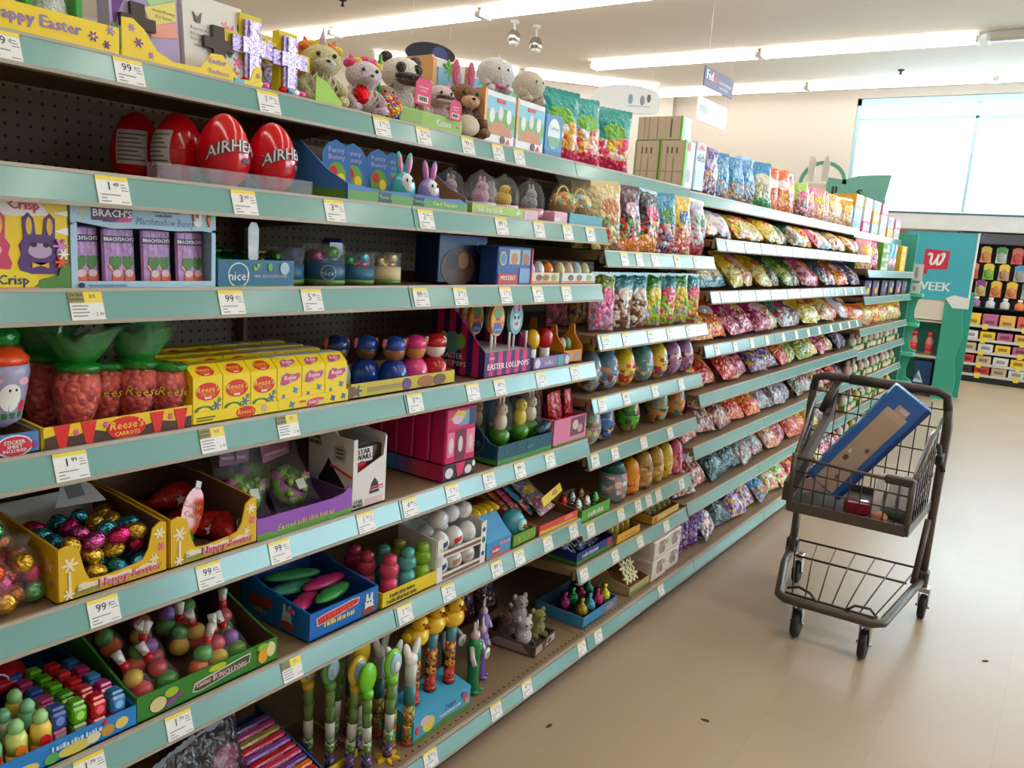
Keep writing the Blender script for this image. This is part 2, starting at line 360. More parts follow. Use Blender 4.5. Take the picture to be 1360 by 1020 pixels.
M().box(WX0, WX1, -0.02, 0.03, WZ0 - 0.02, WZ0 + 0.012, m_alu, 0.003).build('window_sill', win)
win_added = struct(obj('added_window', None)); win_added.location = (XR, 0, 0)  # invented glazing out of view, added to bring in side daylight
M().box(0.06, 0.066, 6.0, WY, 0.7, 3.1, m_glass).build('glass_pane', win_added)
for y in (6.0, 8.2, 10.4, 12.65): M().box(0.02, 0.12, y - 0.03, y + 0.03, 0.7, 3.1, m_alu).build('mullion', win_added)
# outside ground catching the daylight
struct(M().box(-40, 60, WY + 0.25, 70, -0.3, -0.16, mat('outside_pavement', (200, 200, 198), 0.8)).build('ground_outside'))
# pale fascia band and trim under the window
o = M().box(-2.45, XR, -0.42, 0, 1.95, 2.155, mat('fascia_white', (226, 224, 224), 0.5), 0.006).build('trim_1'); o.location = (0, WY, 0); struct(o)
o = M().box(-2.45, XR, -0.425, 0, 2.155, 2.172, mat('fascia_edge', (70, 90, 110), 0.5)).build('trim_2'); o.location = (0, WY, 0); struct(o)

# ---------------------------------------------------------------- ceiling fittings
m_house = mat('lamp_housing', (235, 235, 232), 0.5); m_lamp = mat('lamp_lens', (255, 250, 240), 0.4, var=0, emit=STRIP)
m_off = mat('lamp_lens_unlit', (205, 200, 192), 0.4)
def strip(x, y, L_, label, rz=0.0, on=True, group='ceiling strip lights'):
    r = tag(obj('ceiling_light', None), label, 'ceiling light', group); r.location = (x, y, CEIL - 0.002); r.rotation_euler = (0, 0, rz)
    M().box(-L_ / 2, L_ / 2, -0.07, 0.07, -0.045, 0, m_house, 0.006).build('housing', r)
    p = [(-0.10, -0.045), (-0.085, -0.075), (-0.045, -0.095), (0.045, -0.095), (0.085, -0.075), (0.10, -0.045)]
    M().prism(p, -L_ / 2 + 0.03, L_ / 2 - 0.03, m_lamp if on else m_off, RZ(PI / 2)).build('lens', r)
    for s in (-1, 1): M().box(s * L_ / 2 - 0.03 * (s > 0), s * L_ / 2 + 0.03 * (s < 0), -0.104, 0.104, -0.1, -0.04, m_house, 0.004).build('end_cap', r)
    return r
SL = 2.31
ROWN = {12.12: 'strip light in the row beside the high window', 10.08: 'strip light in the row second from the window', 7.45: 'strip light in the row above the plush toys'}
for y, xs in ((12.12, (-4.76, -2.43, -0.12, 2.2, 4.52)), (10.08, (-4.76, -2.43)), (7.45, (-9.3, -6.98, -4.65, -2.32, 0.0, 2.32, 4.64)),
              (4.9, (-9.3, -6.98, -4.65, -2.32, 0.0, 2.32, 4.64)), (2.4, (-6.98, -4.65, -2.32, 0.0, 2.32, 4.64)), (-0.1, (-6.98, -4.65, -2.32, 0.0, 2.32, 4.64))):
    nm = ROWN.get(y, 'strip light in a row over the near aisle')
    for i, x in enumerate(xs):
        strip(x, y, SL, 'bright ' + nm + ', number %s from the pharmacy' % 'one two three four five six seven'.split()[i] if y in ROWN else 'bright lamp %d in the overhead strip row %.1f metres ahead of the aisle start' % (i + 1, y + 0.2), group='lamps: ' + nm)
strip(-0.05, 10.08, SL, 'unlit pale strip light at the end of a bright row', on=False, group=None)
strip(-6.45, 10.98, 2.1, 'lit strip light set aslant along the pharmacy corner wall', math.radians(48), group=None)
strip(-7.9, 9.37, 2.1, 'lit strip light aslant, nearer end of the pharmacy corner wall', math.radians(48), group=None)
# small fittings under the ceiling
m_chrome = mat('chrome', (190, 188, 184), 0.18, metal=0.9)
def spot(x, y, z, label):
    r = tag(obj('ceiling_spotlight', None), label, 'spotlight'); r.location = (x, y, CEIL)
    dz = z - CEIL
    M().lathe([(0.0, 0.0), (0.05, 0.0), (0.05, -0.02), (0.0, -0.02)][::-1], m_house, 14).build('ceiling_rose', r)
    M().tube([(0, 0, -0.02), (0, 0, dz + 0.07)], 0.012, m_house, 8).build('stem', r)
    M().ell((0, 0, dz), (0.075, 0.075, 0.09), m_chrome, 16, 10).build('lamp_head', r)
    M().lathe([(0.05, -0.03), (0.056, 0.0), (0.0, 0.004)], mat('lamp_glass', (225, 222, 214), 0.2), 14, T(0.02, -0.03, dz - 0.06)).build('lamp_face', r)
spot(-5.75, 7.97, 3.70, 'round chrome spotlight hanging from the ceiling, darker of the pair')
spot(-5.62, 8.23, 3.67, 'pale round spotlight hanging beside the chrome one')
o = M().box(-0.16, 0.16, -0.035, 0.035, -0.05, 0, m_house, 0.006).build('track_bar'); tag(o, 'short white lamp track on the ceiling between two hanging spotlights', 'lamp track'); o.location = (-5.2, 7.6, CEIL)
o = M().lathe([(0.0, -0.07), (0.025, -0.065), (0.012, -0.05), (0.012, -0.02), (0.045, -0.01), (0.045, 0)], m_steel_dark, 12).build('sprinkler_head'); tag(o, 'small dark sprinkler head on the ceiling by the first strip light', 'sprinkler'); o.location = (-7.1, 6.6, CEIL)
o = M().lathe([(0.0, -0.06), (0.025, -0.055), (0.012, -0.05), (0.012, -0.02), (0.04, -0.01), (0.04, 0)], m_steel_dark, 12).build('sprinkler_head'); tag(o, 'tiny sprinkler head on the ceiling near the window row of lamps', 'sprinkler'); o.location = (-2.3, 11.6, CEIL)
o = M().lathe([(0.0, -0.03), (0.10, -0.028), (0.14, -0.015), (0.15, 0)], m_ceil, 20).build('ceiling_speaker'); tag(o, 'flat round ceiling speaker the colour of the ceiling', 'speaker'); o.location = (-4.75, 6.3, CEIL)
def hang_sign(name, label, x, y0, y1, z0, z1, c, decs, top=CEIL):
    w_ = y1 - y0
    r = thing(name, label, 'hanging sign', (y0 + y1) / 2, x, z0)
    M().box(-w_ / 2, w_ / 2, 0, 0.012, 0, z1 - z0, card(c), 0.002).build('sign_panel', r)
    prints(r, decs)
    for s in (-1, 1): M().tube([(s * w_ * 0.42, 0.006, z1 - z0), (s * w_ * 0.42, 0.006, top - z0)], 0.0022, m_house, 5).build('hanging_wire', r)
    return r
hang_sign('hanging_sign', 'dark purple hanging sign with a white and orange-red parcel service word', -3.40, 8.0, 8.8, 3.075, 3.27, (72, 62, 105),
          [('t', 'Fed', -0.265, 0.115, 0.125, WHITE, {'bold': .02}), ('t', 'Ex', -0.125, 0.115, 0.125, (235, 75, 50), {'bold': .02}), ('b', 0.15, 0.10, 0.34, 0.045 * 0.7, (190, 185, 205)), ('b', 0.13, 0.05, 0.26, 0.04 * 0.7, (190, 185, 205))])
hang_sign('hanging_sign', 'white hanging sign with a grey and yellow strip, below the purple one', -3.42, 7.95, 8.75, 2.74, 2.97, (232, 238, 238),
          [('r', -0.36, -0.06, 0.085, 0.155, (165, 168, 160)), ('r', -0.13, -0.065, 0.09, 0.15, (215, 215, 140)), ('r', -0.03, 0.32, 0.11, 0.122, (200, 208, 208)), ('r', -0.03, 0.16, 0.075, 0.085, (200, 208, 208))], top=3.075)
r = tag(obj('pharmacy_sign', None), 'white rounded sign with faint blue grey figures by the pharmacy corner', 'sign'); r.location = (-5.05, 9.5, 3.10); r.rotation_euler = (0, 0, math.radians(35))
q = [(-0.42 + 0.06 * math.cos(a), 0.06 + 0.06 * math.sin(a)) for a in (PI, 1.25 * PI, 1.5 * PI)] + [(0.36 + 0.06 * math.cos(a), 0.06 + 0.06 * math.sin(a)) for a in (1.5 * PI, 1.75 * PI, 0)] + [(0.42 * math.cos(a), 0.22 + 0.12 * math.sin(a)) for a in [k * PI / 10 for k in range(11)]]
M().prism(q, 0, 0.03, card((238, 240, 240))).build('sign_panel', r)
prints(r, [('e', 0.05, 0.17, 0.03, 0.06, (120, 175, 190)), ('e', 0.2, 0.16, 0.03, 0.06, (150, 150, 160)), ('e', 0.28, 0.19, 0.025, 0.05, (110, 110, 120)), ('r', 0.0, 0.3, 0.08, 0.095, (200, 205, 210))])
for s in (-1, 1): M().tube([(s * 0.3, 0.015, 0.28), (s * 0.3, 0.015, CEIL - 3.10)], 0.003, m_house, 5).build('hanging_wire', r)
r = tag(obj('oval_sign', None), 'dark navy oval sign seen behind the panda plush', 'sign'); r.location = (-5.7, 6.5, 3.10); r.rotation_euler = (0, 0, math.radians(60))
M().prism(disc(0, 0.10, 0.26, 0.11, 28), 0, 0.04, card((28, 30, 48))).build('sign_panel', r)
prints(r, [('p', disc(0.09, 0.10, 0.085, 0.085, 20), (70, 75, 130))])
for s in (-1, 1): M().tube([(s * 0.2, 0.02, 0.25), (s * 0.2, 0.02, CEIL - 3.08)], 0.003, m_house, 5).build('hanging_wire', r)

# ---------------------------------------------------------------- the long gondola run, one unit per bay
YB = [-0.44, 0.48, 1.395, 2.31, 3.25, 4.2, 5.2, 6.2, 7.12, 8.1]
XF, XB = -1.244, -1.88
m_pan = mat('shelf_enamel', (146, 120, 92), 0.45, var=0.05); m_lip = mat('shelf_lip', (176, 166, 150), 0.4)
m_rail = mat('price_rail_teal', (116, 164, 158), 0.22, var=0.03, vscale=4, coat=0.3)
m_kick = mat('kick_plate', (30, 29, 32), 0.45)
def peg_mat():
    m = bpy.data.materials.new('pegboard'); m.use_nodes = True; nt = m.node_tree; b = nt.nodes['Principled BSDF']; N = nt.nodes.new; L = nt.links.new
    tc = N('ShaderNodeTexCoord'); mp = N('ShaderNodeMapping'); mp.inputs['Scale'].default_value = (1 / 0.0254, 0, 1 / 0.0254); L(tc.outputs['Object'], mp.inputs[0])
    fr = N('ShaderNodeVectorMath'); fr.operation = 'FRACTION'; L(mp.outputs[0], fr.inputs[0]); sb = N('ShaderNodeVectorMath'); sb.operation = 'SUBTRACT'; sb.inputs[1].default_value = (0.5, 0, 0.5); L(fr.outputs[0], sb.inputs[0])
    ln = N('ShaderNodeVectorMath'); ln.operation = 'LENGTH'; L(sb.outputs[0], ln.inputs[0]); lt = N('ShaderNodeMath'); lt.operation = 'LESS_THAN'; lt.inputs[1].default_value = 0.14; L(ln.outputs['Value'], lt.inputs[0])
    mx = N('ShaderNodeMix'); mx.data_type = 'RGBA'; L(lt.outputs[0], mx.inputs[0]); mx.inputs[6].default_value = lin((138, 116, 90)); mx.inputs[7].default_value = lin((24, 20, 18)); L(mx.outputs[2], b.inputs['Base Color'])
    b.inputs['Roughness'].default_value = 0.6
    return m
m_peg = peg_mat()
LV = {'A': [1.682, 1.478, 1.300, 1.050, .791, .514], 'B': [1.682, 1.408, 1.136, .924, .734, .486, .329], 'C': [1.672, 1.484, 1.266, 1.039, .826, .596, .342], 'D': [1.658, 1.385, 1.19, .96, .79, .57, .345]}
BASEZ = 0.107
XSW = Matrix(((0, 1, 0, 0), (1, 0, 0, 0), (0, 0, 1, 0), (0, 0, 0, 1)))
GREY = (120, 120, 125)
def tag_mesh(price, cents, kind):
    g = M(); g.box(-0.026, 0.026, -0.0016, -0.0004, 0.0015, 0.0455, card((236, 234, 232)))
    if kind == 'save':
        g.box(-0.026, 0.026, -0.0020, -0.0010, 0.0285, 0.0455, card((240, 214, 70))); g.box(-0.026, -0.003, -0.0024, -0.0014, 0.0285, 0.0455, card((150, 140, 80)))
        g.text('EXTRA', -0.0145, 0.0405, 0.0062, ink((60, 55, 30)), -0.0026, bold=.03); g.text('SAVING', -0.0145, 0.0335, 0.0058, ink((60, 55, 30)), -0.0026, bold=.03)
        g.text(price, 0.010, 0.038, 0.0085, ink(BLACK), -0.0026); g.text(cents, 0.018, 0.010, 0.0075, ink(BLACK), -0.0026)
        for k in range(4): g.box(-0.023, 0.002 - 0.003 * (k % 2), -0.0020, -0.0012, 0.023 - 0.0052 * k, 0.0245 - 0.0052 * k, ink(GREY))
    else:
        g.box(-0.026, 0.026, -0.0020, -0.0010, 0.0395, 0.0455, card((240, 214, 60)))
        g.text(price, -0.006 if len(price) < 2 else -0.004, 0.0295, 0.0185, ink(BLACK), -0.0022, res=2)
        g.text(cents, 0.0055 if len(price) < 2 else 0.011, 0.0325, 0.0095, ink(BLACK), -0.0022, res=2)
        for k in range(3): g.box(0.013, 0.024 - 0.002 * k, -0.0020, -0.0012, 0.0235 + 0.0045 * k, 0.0247 + 0.0045 * k, ink(GREY))
        for k in range(3): g.box(-0.021, (0.010, -0.012, -0.006)[k], -0.0020, -0.0012, 0.0155 - 0.0052 * k, 0.017 - 0.0052 * k, ink(GREY))
        g.box(0.010, 0.023, -0.0020, -0.0012, 0.005, 0.0062, ink(GREY))
    return g.mesh('price_tag')
TAGM = {}
def tagm(k):
    if k not in TAGM: TAGM[k] = tag_mesh(*k)
    return TAGM[k]
TAGS = {1: [.608, .808, 1.1, 1.383 + .04, 1.568, 1.746, 1.882, 1.986], 2: [.7, .942, 1.158, 1.437, 1.733, 1.911, 2.064, 2.198], 3: [('s', .655), .917, 1.105, 1.432, 1.579, 1.772, 1.929, 2.084],
        4: [.625, ('s', .879), ('s', 1.051), 1.43, 1.654, 1.774, 1.98, 2.174], 5: [.672, .873, 1.037, 1.28, 1.43, 1.592, 1.752, 1.902, 2.066], 6: [.522, .643, .81, ('s', 1.075), 1.43, 1.6, 1.818, 1.933, 2.092, 2.25], 7: [1.491, 1.781, 1.94, 2.272, 2.387, 2.904]}
TAGS_B = {2: [2.439, 2.55, 2.671, 2.868, 3.049], 3: [2.359, 2.505, 2.702, 2.867, 3.048], 4: [2.373, 2.549, 2.784, 3.029], 5: [2.358, 2.5, 2.73, 2.969], 6: [2.371, 2.594, 2.735, 2.828, 2.917, 3.144], 7: [2.351, 2.579, 2.785, 3.031]}
PR = {(1, .608): ('99', '¢'), (1, .808): ('99', '¢'), (2, .7): ('1', '49'), (2, .942): ('3', '99'), (2, 1.158): ('3', '99'), (3, .917): ('99', '¢'), (3, 1.105): ('5', '99'), (4, .625): ('1', '99'), (5, .672): ('99', '¢'), (5, .873): ('99', '¢'), (5, 1.037): ('99', '¢'),
      (5, 1.28): ('1', '79'), (6, .643): ('1', '79'), (6, .522): ('99', '¢'), (6, .81): ('1', '79')}
ALT = [('1', '79'), ('2', '99'), ('99', '¢'), ('3', '99'), ('1', '29'), ('4', '99')]
BAYL = ['bare unseen shelving bay, added before the first stocked one', 'shelving bay nearest the camera with part-empty pegboard behind red eggs', 'second shelving bay holding the plush toys and lollipop display', 'third shelving bay with rows of big printed plastic eggs',  # first bay is unseen, added to keep light off the open end
        'fourth shelving bay, first of the bays heaped with candy bags', 'fifth shelving bay, full of candy bags behind the cart', 'sixth shelving bay, last of the bays heaped with candy bags', 'seventh shelving bay with stacked pastel cartons on top', 'last shelving bay of the run beside the green display']
SHELF = {}
for b in range(0, 9):
    y0, y1 = YB[b], YB[b + 1]; w = y1 - y0; yc = (y0 + y1) / 2; kind = 'A' if b < 3 else 'B' if b == 3 else 'C' if b < 7 else 'D'
    r = thing('shelving_bay', BAYL[b], 'shelving', yc, XF, 0, group='shelving run')
    hw = w / 2 - 0.001
    M().box(-hw, hw, XF - XB, XF - XB + 0.02, 0.1, 1.74, m_peg).build('back_panel', r)
    M().box(-hw - 0.0005, -hw + 0.012, XF - XB - 0.03, XF - XB - 0.0002, 0.1, 1.74, m_pan).build('upright', r)
    bs = M(); bs.box(-hw, hw, -0.045, 0.64, BASEZ - 0.02, BASEZ - 0.003, m_pan)
    base = bs.build('base_deck', r)
    kp = M(); kp.box(-hw + 0.002, hw - 0.002, -0.02, 0.0, 0.004, BASEZ - 0.02, m_kick).box(-hw + 0.002, hw - 0.002, 0.0, 0.62, 0.004, 0.03, m_kick); kp.build('kick_plate', r)
    holes = M()
    for k in range(int(w / 0.0254)): holes.box(-hw + 0.012 + k * 0.0254, -hw + 0.018 + k * 0.0254, -0.018, -0.012, BASEZ - 0.0031, BASEZ - 0.0026, m_steel_dark)
    ho = holes.build('fixing_holes', base); ho['kind'] = 'stuff'
    levels = LV[kind] + [BASEZ]
    for row, zt in enumerate(levels, 1):
        last = row == len(levels)
        yo = 0.136 if row == 1 else (-0.058 if last else 0.0)       # the top shelf is shallower, the base deck deeper
        if last: sh = base
        else:
            s = M(); s.box(-hw, hw, yo + 0.016, 0.63, zt - 0.012, zt - 0.004, m_pan)
            s.box(-hw, hw, yo + 0.018, yo + 0.03, zt - 0.04, zt - 0.012, m_pan).box(-hw, hw, 0.3, 0.31, zt - 0.03, zt - 0.012, m_pan)
            sh = s.build('shelf', r)
            for sx in (-1, 1):
                x_ = sx * (hw - 0.006); M().prism([(0.63, zt - 0.075), (0.63, zt - 0.012), (yo + 0.04, zt - 0.012), (yo + 0.04, zt - 0.03)], x_ - 0.002, x_ + 0.002, m_pan, XSW).build('bracket', sh)
        R_ = M(); z0 = zt - 0.047
        R_.prism([(yo, z0), (yo + 0.0155, zt), (yo + 0.019, zt), (yo + 0.006, z0 - 0.001)], -hw + 0.001, hw - 0.001, m_rail, XSW)
        R_.prism([(yo - 0.002, z0 - 0.0045), (yo - 0.0025, z0 + 0.002), (yo + 0.001, z0 + 0.002), (yo + 0.02, z0 - 0.0045)], -hw, hw, m_lip, XSW)
        R_.prism([(yo + 0.0135, zt - 0.003), (yo + 0.0145, zt + 0.0025), (yo + 0.022, zt + 0.0025), (yo + 0.022, zt - 0.003)], -hw, hw, m_lip, XSW)
        R_.build('price_rail', sh)
        src = TAGS if b in (1, 2) else TAGS_B if b == 3 and not last else TAGS if b == 3 else None
        if src is None:
            ys = [y0 + w * (0.14 + 0.24 * k) for k in range(4)] if b in (4, 5, 6) and row in (2, 3, 4) else []
            if b == 0: ys = []
        else: ys = src.get(7 if last else row, [])
        for q, yy in enumerate(ys):
            sv = isinstance(yy, tuple); yv = yy[1] if sv else yy
            if not y0 < yv < y1: continue
            key = ('3/5', '2 49', 'save') if sv else PR.get((row, yv), ALT[(q + row + b) % 6]) + ('std',)
            t_ = obj('price_tag', tagm(key), sh); t_.location = (yv - yc, yo - 0.0004, z0); t_.rotation_euler = (-math.atan2(0.0155, 0.047), 0, 0)
# green end panel of the run
o = M().box(-0.008, 0.008, 0, 0.62, 0.0, 1.72, card((60, 160, 140)), 0.002).build('end_panel'); put(tag(o, 'teal end panel closing the far end of the shelving run', 'end panel'), YB[9] + 0.012, XF - 0.02, 0)
DK = lambda b, row: BASEZ if row == 8 or (b < 3 and row == 7) else LV['A' if b < 3 else 'B' if b == 3 else 'C' if b < 7 else 'D'][row - 1]
XFR = XF - 0.026         # where the front of a product stands

# ---------------------------------------------------------------- product builders
def bag_mesh(name, w, h, t, seed, nx=9, ny=11):
    """pillow pouch, sealed at top and bottom, crumpled; local y = 0 through its middle"""
    rn = random.Random(seed); off = Vector((rn.random() * 9, rn.random() * 9, rn.random() * 9))
    g = M(); vs = []; fs = []
    def P(i, j, s):
        u = -1 + 2 * i / nx; v = j / ny
        prof = max(0.0, math.sin(PI * min(1, v ** 0.8))) ** 0.6
        th = t / 2 * prof * max(0.0, 1 - abs(u) ** 2.6) ** 0.6
        n_ = noise.noise(Vector((u * 1.7, v * 2.6, s * 3)) + off)
        wv = w / 2 * (0.92 + 0.08 * abs(2 * v - 1) ** 2 + 0.03 * noise.noise(Vector((v * 5, s, 1)) + off))
        return (u * wv + 0.01 * noise.noise(Vector((v * 3, 4, 4)) + off), s * (th + 0.35 * th * n_) + 0.012 * noise.noise(Vector((u * 2, v * 2, 7)) + off) * (1 - prof), v * h)
    for s in (-1, 1):
        b0 = len(vs)
        for j in range(ny + 1):
            for i in range(nx + 1): vs.append(P(i, j, s))
        for j in range(ny):
            for i in range(nx):
                a = b0 + j * (nx + 1) + i; q = (a, a + 1, a + nx + 2, a + nx + 1); fs.append(q if s < 0 else q[::-1])
    g.add(vs, fs, card((200, 200, 200)), True)
    return g.mesh(name)
def seal_mesh(name, w, h, t=0.002, n=14):
    g = M(); z0 = h * 0.955; z1 = h * 1.03
    top = [(-w * 0.48 + w * 0.96 * k / n, z1 + (0.0025 if k % 2 else 0)) for k in range(n + 1)]
    g.prism([(-w * 0.48, z0), (w * 0.48, z0)] + top[::-1], -t, t, card((200, 200, 200)))
    return g.mesh(name)
BAGM = {}
def bag(label, m, sealc, w, h, t, y, x, z, lean=0.0, rz=0.0, roll=0.0, seed=0, group=None, cat='candy bag', name='candy_bag'):
    k = (round(w, 3), round(h, 3), round(t, 3), seed % 3)
    if k not in BAGM: BAGM[k] = (bag_mesh('bag', w, h, t, seed % 3 + len(BAGM) * 7), seal_mesh('seal', w, h))
    o = obj(name, BAGM[k][0]); o.material_slots[0].link = 'OBJECT'; o.material_slots[0].material = m
    s = obj('top_seal', BAGM[k][1], o); s.material_slots[0].link = 'OBJECT'; s.material_slots[0].material = gloss(sealc)
    tag(o, label, cat, group)
    return put(o, y, x, z + 0.5 * t * math.sin(lean) * 0.5 + 0.002, rz, -lean, roll)
def egg_prof(R_, h, n=12, k=0.14):
    return [(R_ * math.sin(PI * i / n) * (1 + k * math.cos(PI * i / n)) / (1 + k * k * 0.5), h / 2 * (1 - math.cos(PI * i / n))) for i in range(n + 1)]
def egg_r(R_, h, z, k=0.14):
    c = max(-1, min(1, 1 - 2 * z / h)); return R_ * math.sqrt(max(0, 1 - c * c)) * (1 + k * c) / (1 + k * k * 0.5)
def eggwarp(R_, h, ang=0.0, e=0.0012):
    def f(x, y, z):
        r = egg_r(R_, h, z) + e - y * 1.0; a = x / max(r, 1e-4) + ang
        return (r * math.sin(a), -r * math.cos(a), z)
    return f
def warped_poly(g, poly, m, warp, e=0.0):
    if len(poly) < 8:
        q = []
        for i, a in enumerate(poly):
            b = poly[(i + 1) % len(poly)]; q += [(a[0] + (b[0] - a[0]) * k / 6, a[1] + (b[1] - a[1]) * k / 6) for k in range(6)]
        poly = q
    cx = sum(p[0] for p in poly) / len(poly); cz = sum(p[1] for p in poly) / len(poly); n = len(poly)
    vs = [warp(cx, -e, cz)]; fs = []; R4 = (0.25, 0.5, 0.75, 1.0)
    for q in R4: vs += [warp(cx + (x - cx) * q, -e, cz + (z - cz) * q) for x, z in poly]
    for i in range(n):
        j = (i + 1) % n; fs.append((0, 1 + i, 1 + j))
        for k in range(3): fs.append((1 + k * n + i, 1 + (k + 1) * n + i, 1 + (k + 1) * n + j, 1 + k * n + j))
    g.add(vs, fs, m, True)
def bunny_outline(x, z, s):
    return [(x + a * s, z + b * s) for a, b in [(-.30, 0), (.30, 0), (.36, .18), (.30, .34), (.34, .48), (.26, .60), (.27, .95), (.18, 1.05), (.09, .95), (.06, .68), (-.06, .68), (-.09, .95), (-.18, 1.05), (-.27, .95), (-.26, .60), (-.34, .48), (-.30, .34), (-.36, .18)]]
def carrot(x, z, s, a=0.0):
    p = [(0, -0.5), (.1, -.2), (.17, .2), (.12, .34), (-.12, .34), (-.17, .2), (-.1, -.2)]
    return [(x + s * (q * math.cos(a) - r * math.sin(a)), z + s * (q * math.sin(a) + r * math.cos(a))) for q, r in p]
def chick_outline(x, z, s): return [(x + a * s, z + b * s) for a, b in [(-.4, 0), (.35, 0), (.5, .25), (.35, .45), (.3, .8), (.05, .95), (-.2, .8), (-.32, .66), (-.22, .55), (-.42, .35)]]
m_clear = film('clear', (200, 205, 208), 0.10, 0.06, 0.15); m_wrap = film('wrap', (190, 195, 198), 0.10, 0.05, 0.9); m_tub = film('tub', (190, 198, 204), 0.18, 0.05, 0.1)
m_wgreen = film('green', (25, 140, 45), 0.75, 0.12, 0.8)
LAC = lambda c: gloss(c)
DZ = 0.003

# ================================================================= TOP SHELF, bays one and two
Z1 = 1.683; X1 = XF - 0.136 - 0.026
def cross_poly(x, z, s): return [(x + a * s, z + b * s) for a, b in [(-.17, 0), (.17, 0), (.17, .55), (.42, .55), (.42, .82), (.17, .82), (.17, 1.12), (-.17, 1.12), (-.17, .82), (-.42, .82), (-.42, .55), (-.17, .55)]]
t_ = tray('display_tray', 'yellow cardboard tray with lilac spring greeting lettering, at the near end of top shelf', 0.30, 0.18, 0.046, 0.05, YEL, y=0.652, x=X1, z=Z1,
          decs=[('t', 'Easter', -0.115, 0.026, 0.022, LILAC, {'bold': .03}), ('t', 'Happy Easter', 0.015, 0.026, 0.026, (150, 120, 190), {'bold': .035}), ('p', flower(0.105, 0.022, 0.009), PURP), ('p', flower(0.135, 0.038, 0.008), LILAC), ('p', flower(0.128, 0.014, 0.007), PURP), ('e', 0.105, 0.022, 0.0025, 0.0025, YEL)])
for i, (yy, c) in enumerate(((0.555, LILAC), (0.635, PINK), (0.715, LILAC))):
    r = thing('bunny_pack', ('clear pack with a white bunny and lilac ears, nearest in the yellow tray', 'clear pack with a white bunny and pink ears in the yellow tray', 'clear pack with a white bunny, beside the green strip in the yellow tray')[i], 'candy pack', yy, X1 - 0.035, Z1 + DZ)
    M().ell((0, 0.02, 0.05), (0.028, 0.02, 0.045), fur(WHITE)).ell((0, 0.018, 0.108), (0.024, 0.02, 0.022), fur(WHITE)).build('bunny_body', r)
    M().ell((-0.011, 0.018, 0.142), (0.007, 0.005, 0.026), fur(WHITE)).ell((-0.011, 0.0135, 0.142), (0.004, 0.003, 0.018), ink(c)).build('ear', r)
    M().ell((0.011, 0.018, 0.142), (0.007, 0.005, 0.026), fur(WHITE)).ell((0.011, 0.0135, 0.142), (0.004, 0.003, 0.018), ink(c)).build('ear', r)
    M().lathe([(0.034, 0), (0.038, 0.06), (0.034, 0.14), (0.012, 0.165)], m_wrap, 10, T(0, 0.03, 0), sy=0.8).build('clear_wrap', r)
    M().box(0.030, 0.043, -0.004, 0.045, 0.0, 0.15, card(GRN), 0.002).build('green_strip', r)
z = 0.03
fr = [(-0.145, 0), (0.145, 0), (0.145, 0.036), (0.137, 0.042), (0.128, 0.036), (0.118, 0.012), (0.09, 0.010), (0.075, 0.026), (0.055, 0.046), (0.03, 0.044), (0.008, 0.014), (-0.05, 0.012), (-0.08, 0.024), (-0.105, 0.055), (-0.125, 0.068), (-0.145, 0.066)]
t2 = tray('display_tray', 'yellow tray with scalloped front and lilac flowers holding two cross boxes', 0.29, 0.14, 0.012, 0.04, YEL, y=0.952, x=X1, z=Z1, front=fr,
          decs=[('p', flower(-0.128, 0.052, 0.007), LILAC), ('p', flower(-0.115, 0.03, 0.009), PURP), ('p', flower(-0.092, 0.014, 0.006), LILAC), ('t', 'Easter', 0.043, 0.031, 0.015, LILAC, {'bold': .03}), ('t', 'Traditions', 0.045, 0.012, 0.011, LILAC, {'bold': .03}), ('p', flower(0.137, 0.024, 0.005), LILAC), ('r', 0.08, 0.103, 0.0, 0.010, CYAN)])
def cross_box(label, yy, w, h, c, decs, cx, rz=0.0):
    o = M().box(-w / 2, w / 2, 0.006, 0.04, 0, h, card(c), 0.002).box(-w / 2, w / 2, 0.0, 0.006, 0, h, card(c)).build('cross_box'); tag(o, label, 'gift box')
    prints(o, decs)
    M().prism(cross_poly(cx, 0.014, 0.078), -0.010, -0.0012, mat('dark_chocolate', (62, 46, 38), 0.35, var=0.1)).build('chocolate_cross', o)
    return put(o, yy, X1 - 0.035, Z1 + DZ, rz, -0.10)
cross_box('lilac rainbow-printed gift box with a dark chocolate cross', 0.875, 0.132, 0.165, (178, 160, 200), [('p', [(-0.06, 0.148), (-0.015, 0.148), (-0.045, 0.09), (-0.06, 0.05)], PURP), ('p', [(0.0, 0.1), (0.062, 0.125), (0.062, 0.09), (0.01, 0.07)], (235, 220, 120)), ('p', [(0.0, 0.12), (0.062, 0.146), (0.062, 0.127), (0.01, 0.105)], (170, 215, 150)), ('p', [(0.005, 0.068), (0.062, 0.088), (0.062, 0.06), (0.01, 0.05)], (240, 160, 140)), ('e', -0.02, 0.135, 0.016, 0.007, WHITE), ('e', 0.02, 0.138, 0.014, 0.006, WHITE), ('p', [(-0.063, 0.0), (-0.02, 0.0), (-0.03, 0.04), (-0.063, 0.06)], (90, 170, 120)), ('t', 'every blessing', 0.036, 0.1, 0.008, BLACK), ('t', 'this Easter', 0.036, 0.09, 0.008, BLACK)], -0.018)
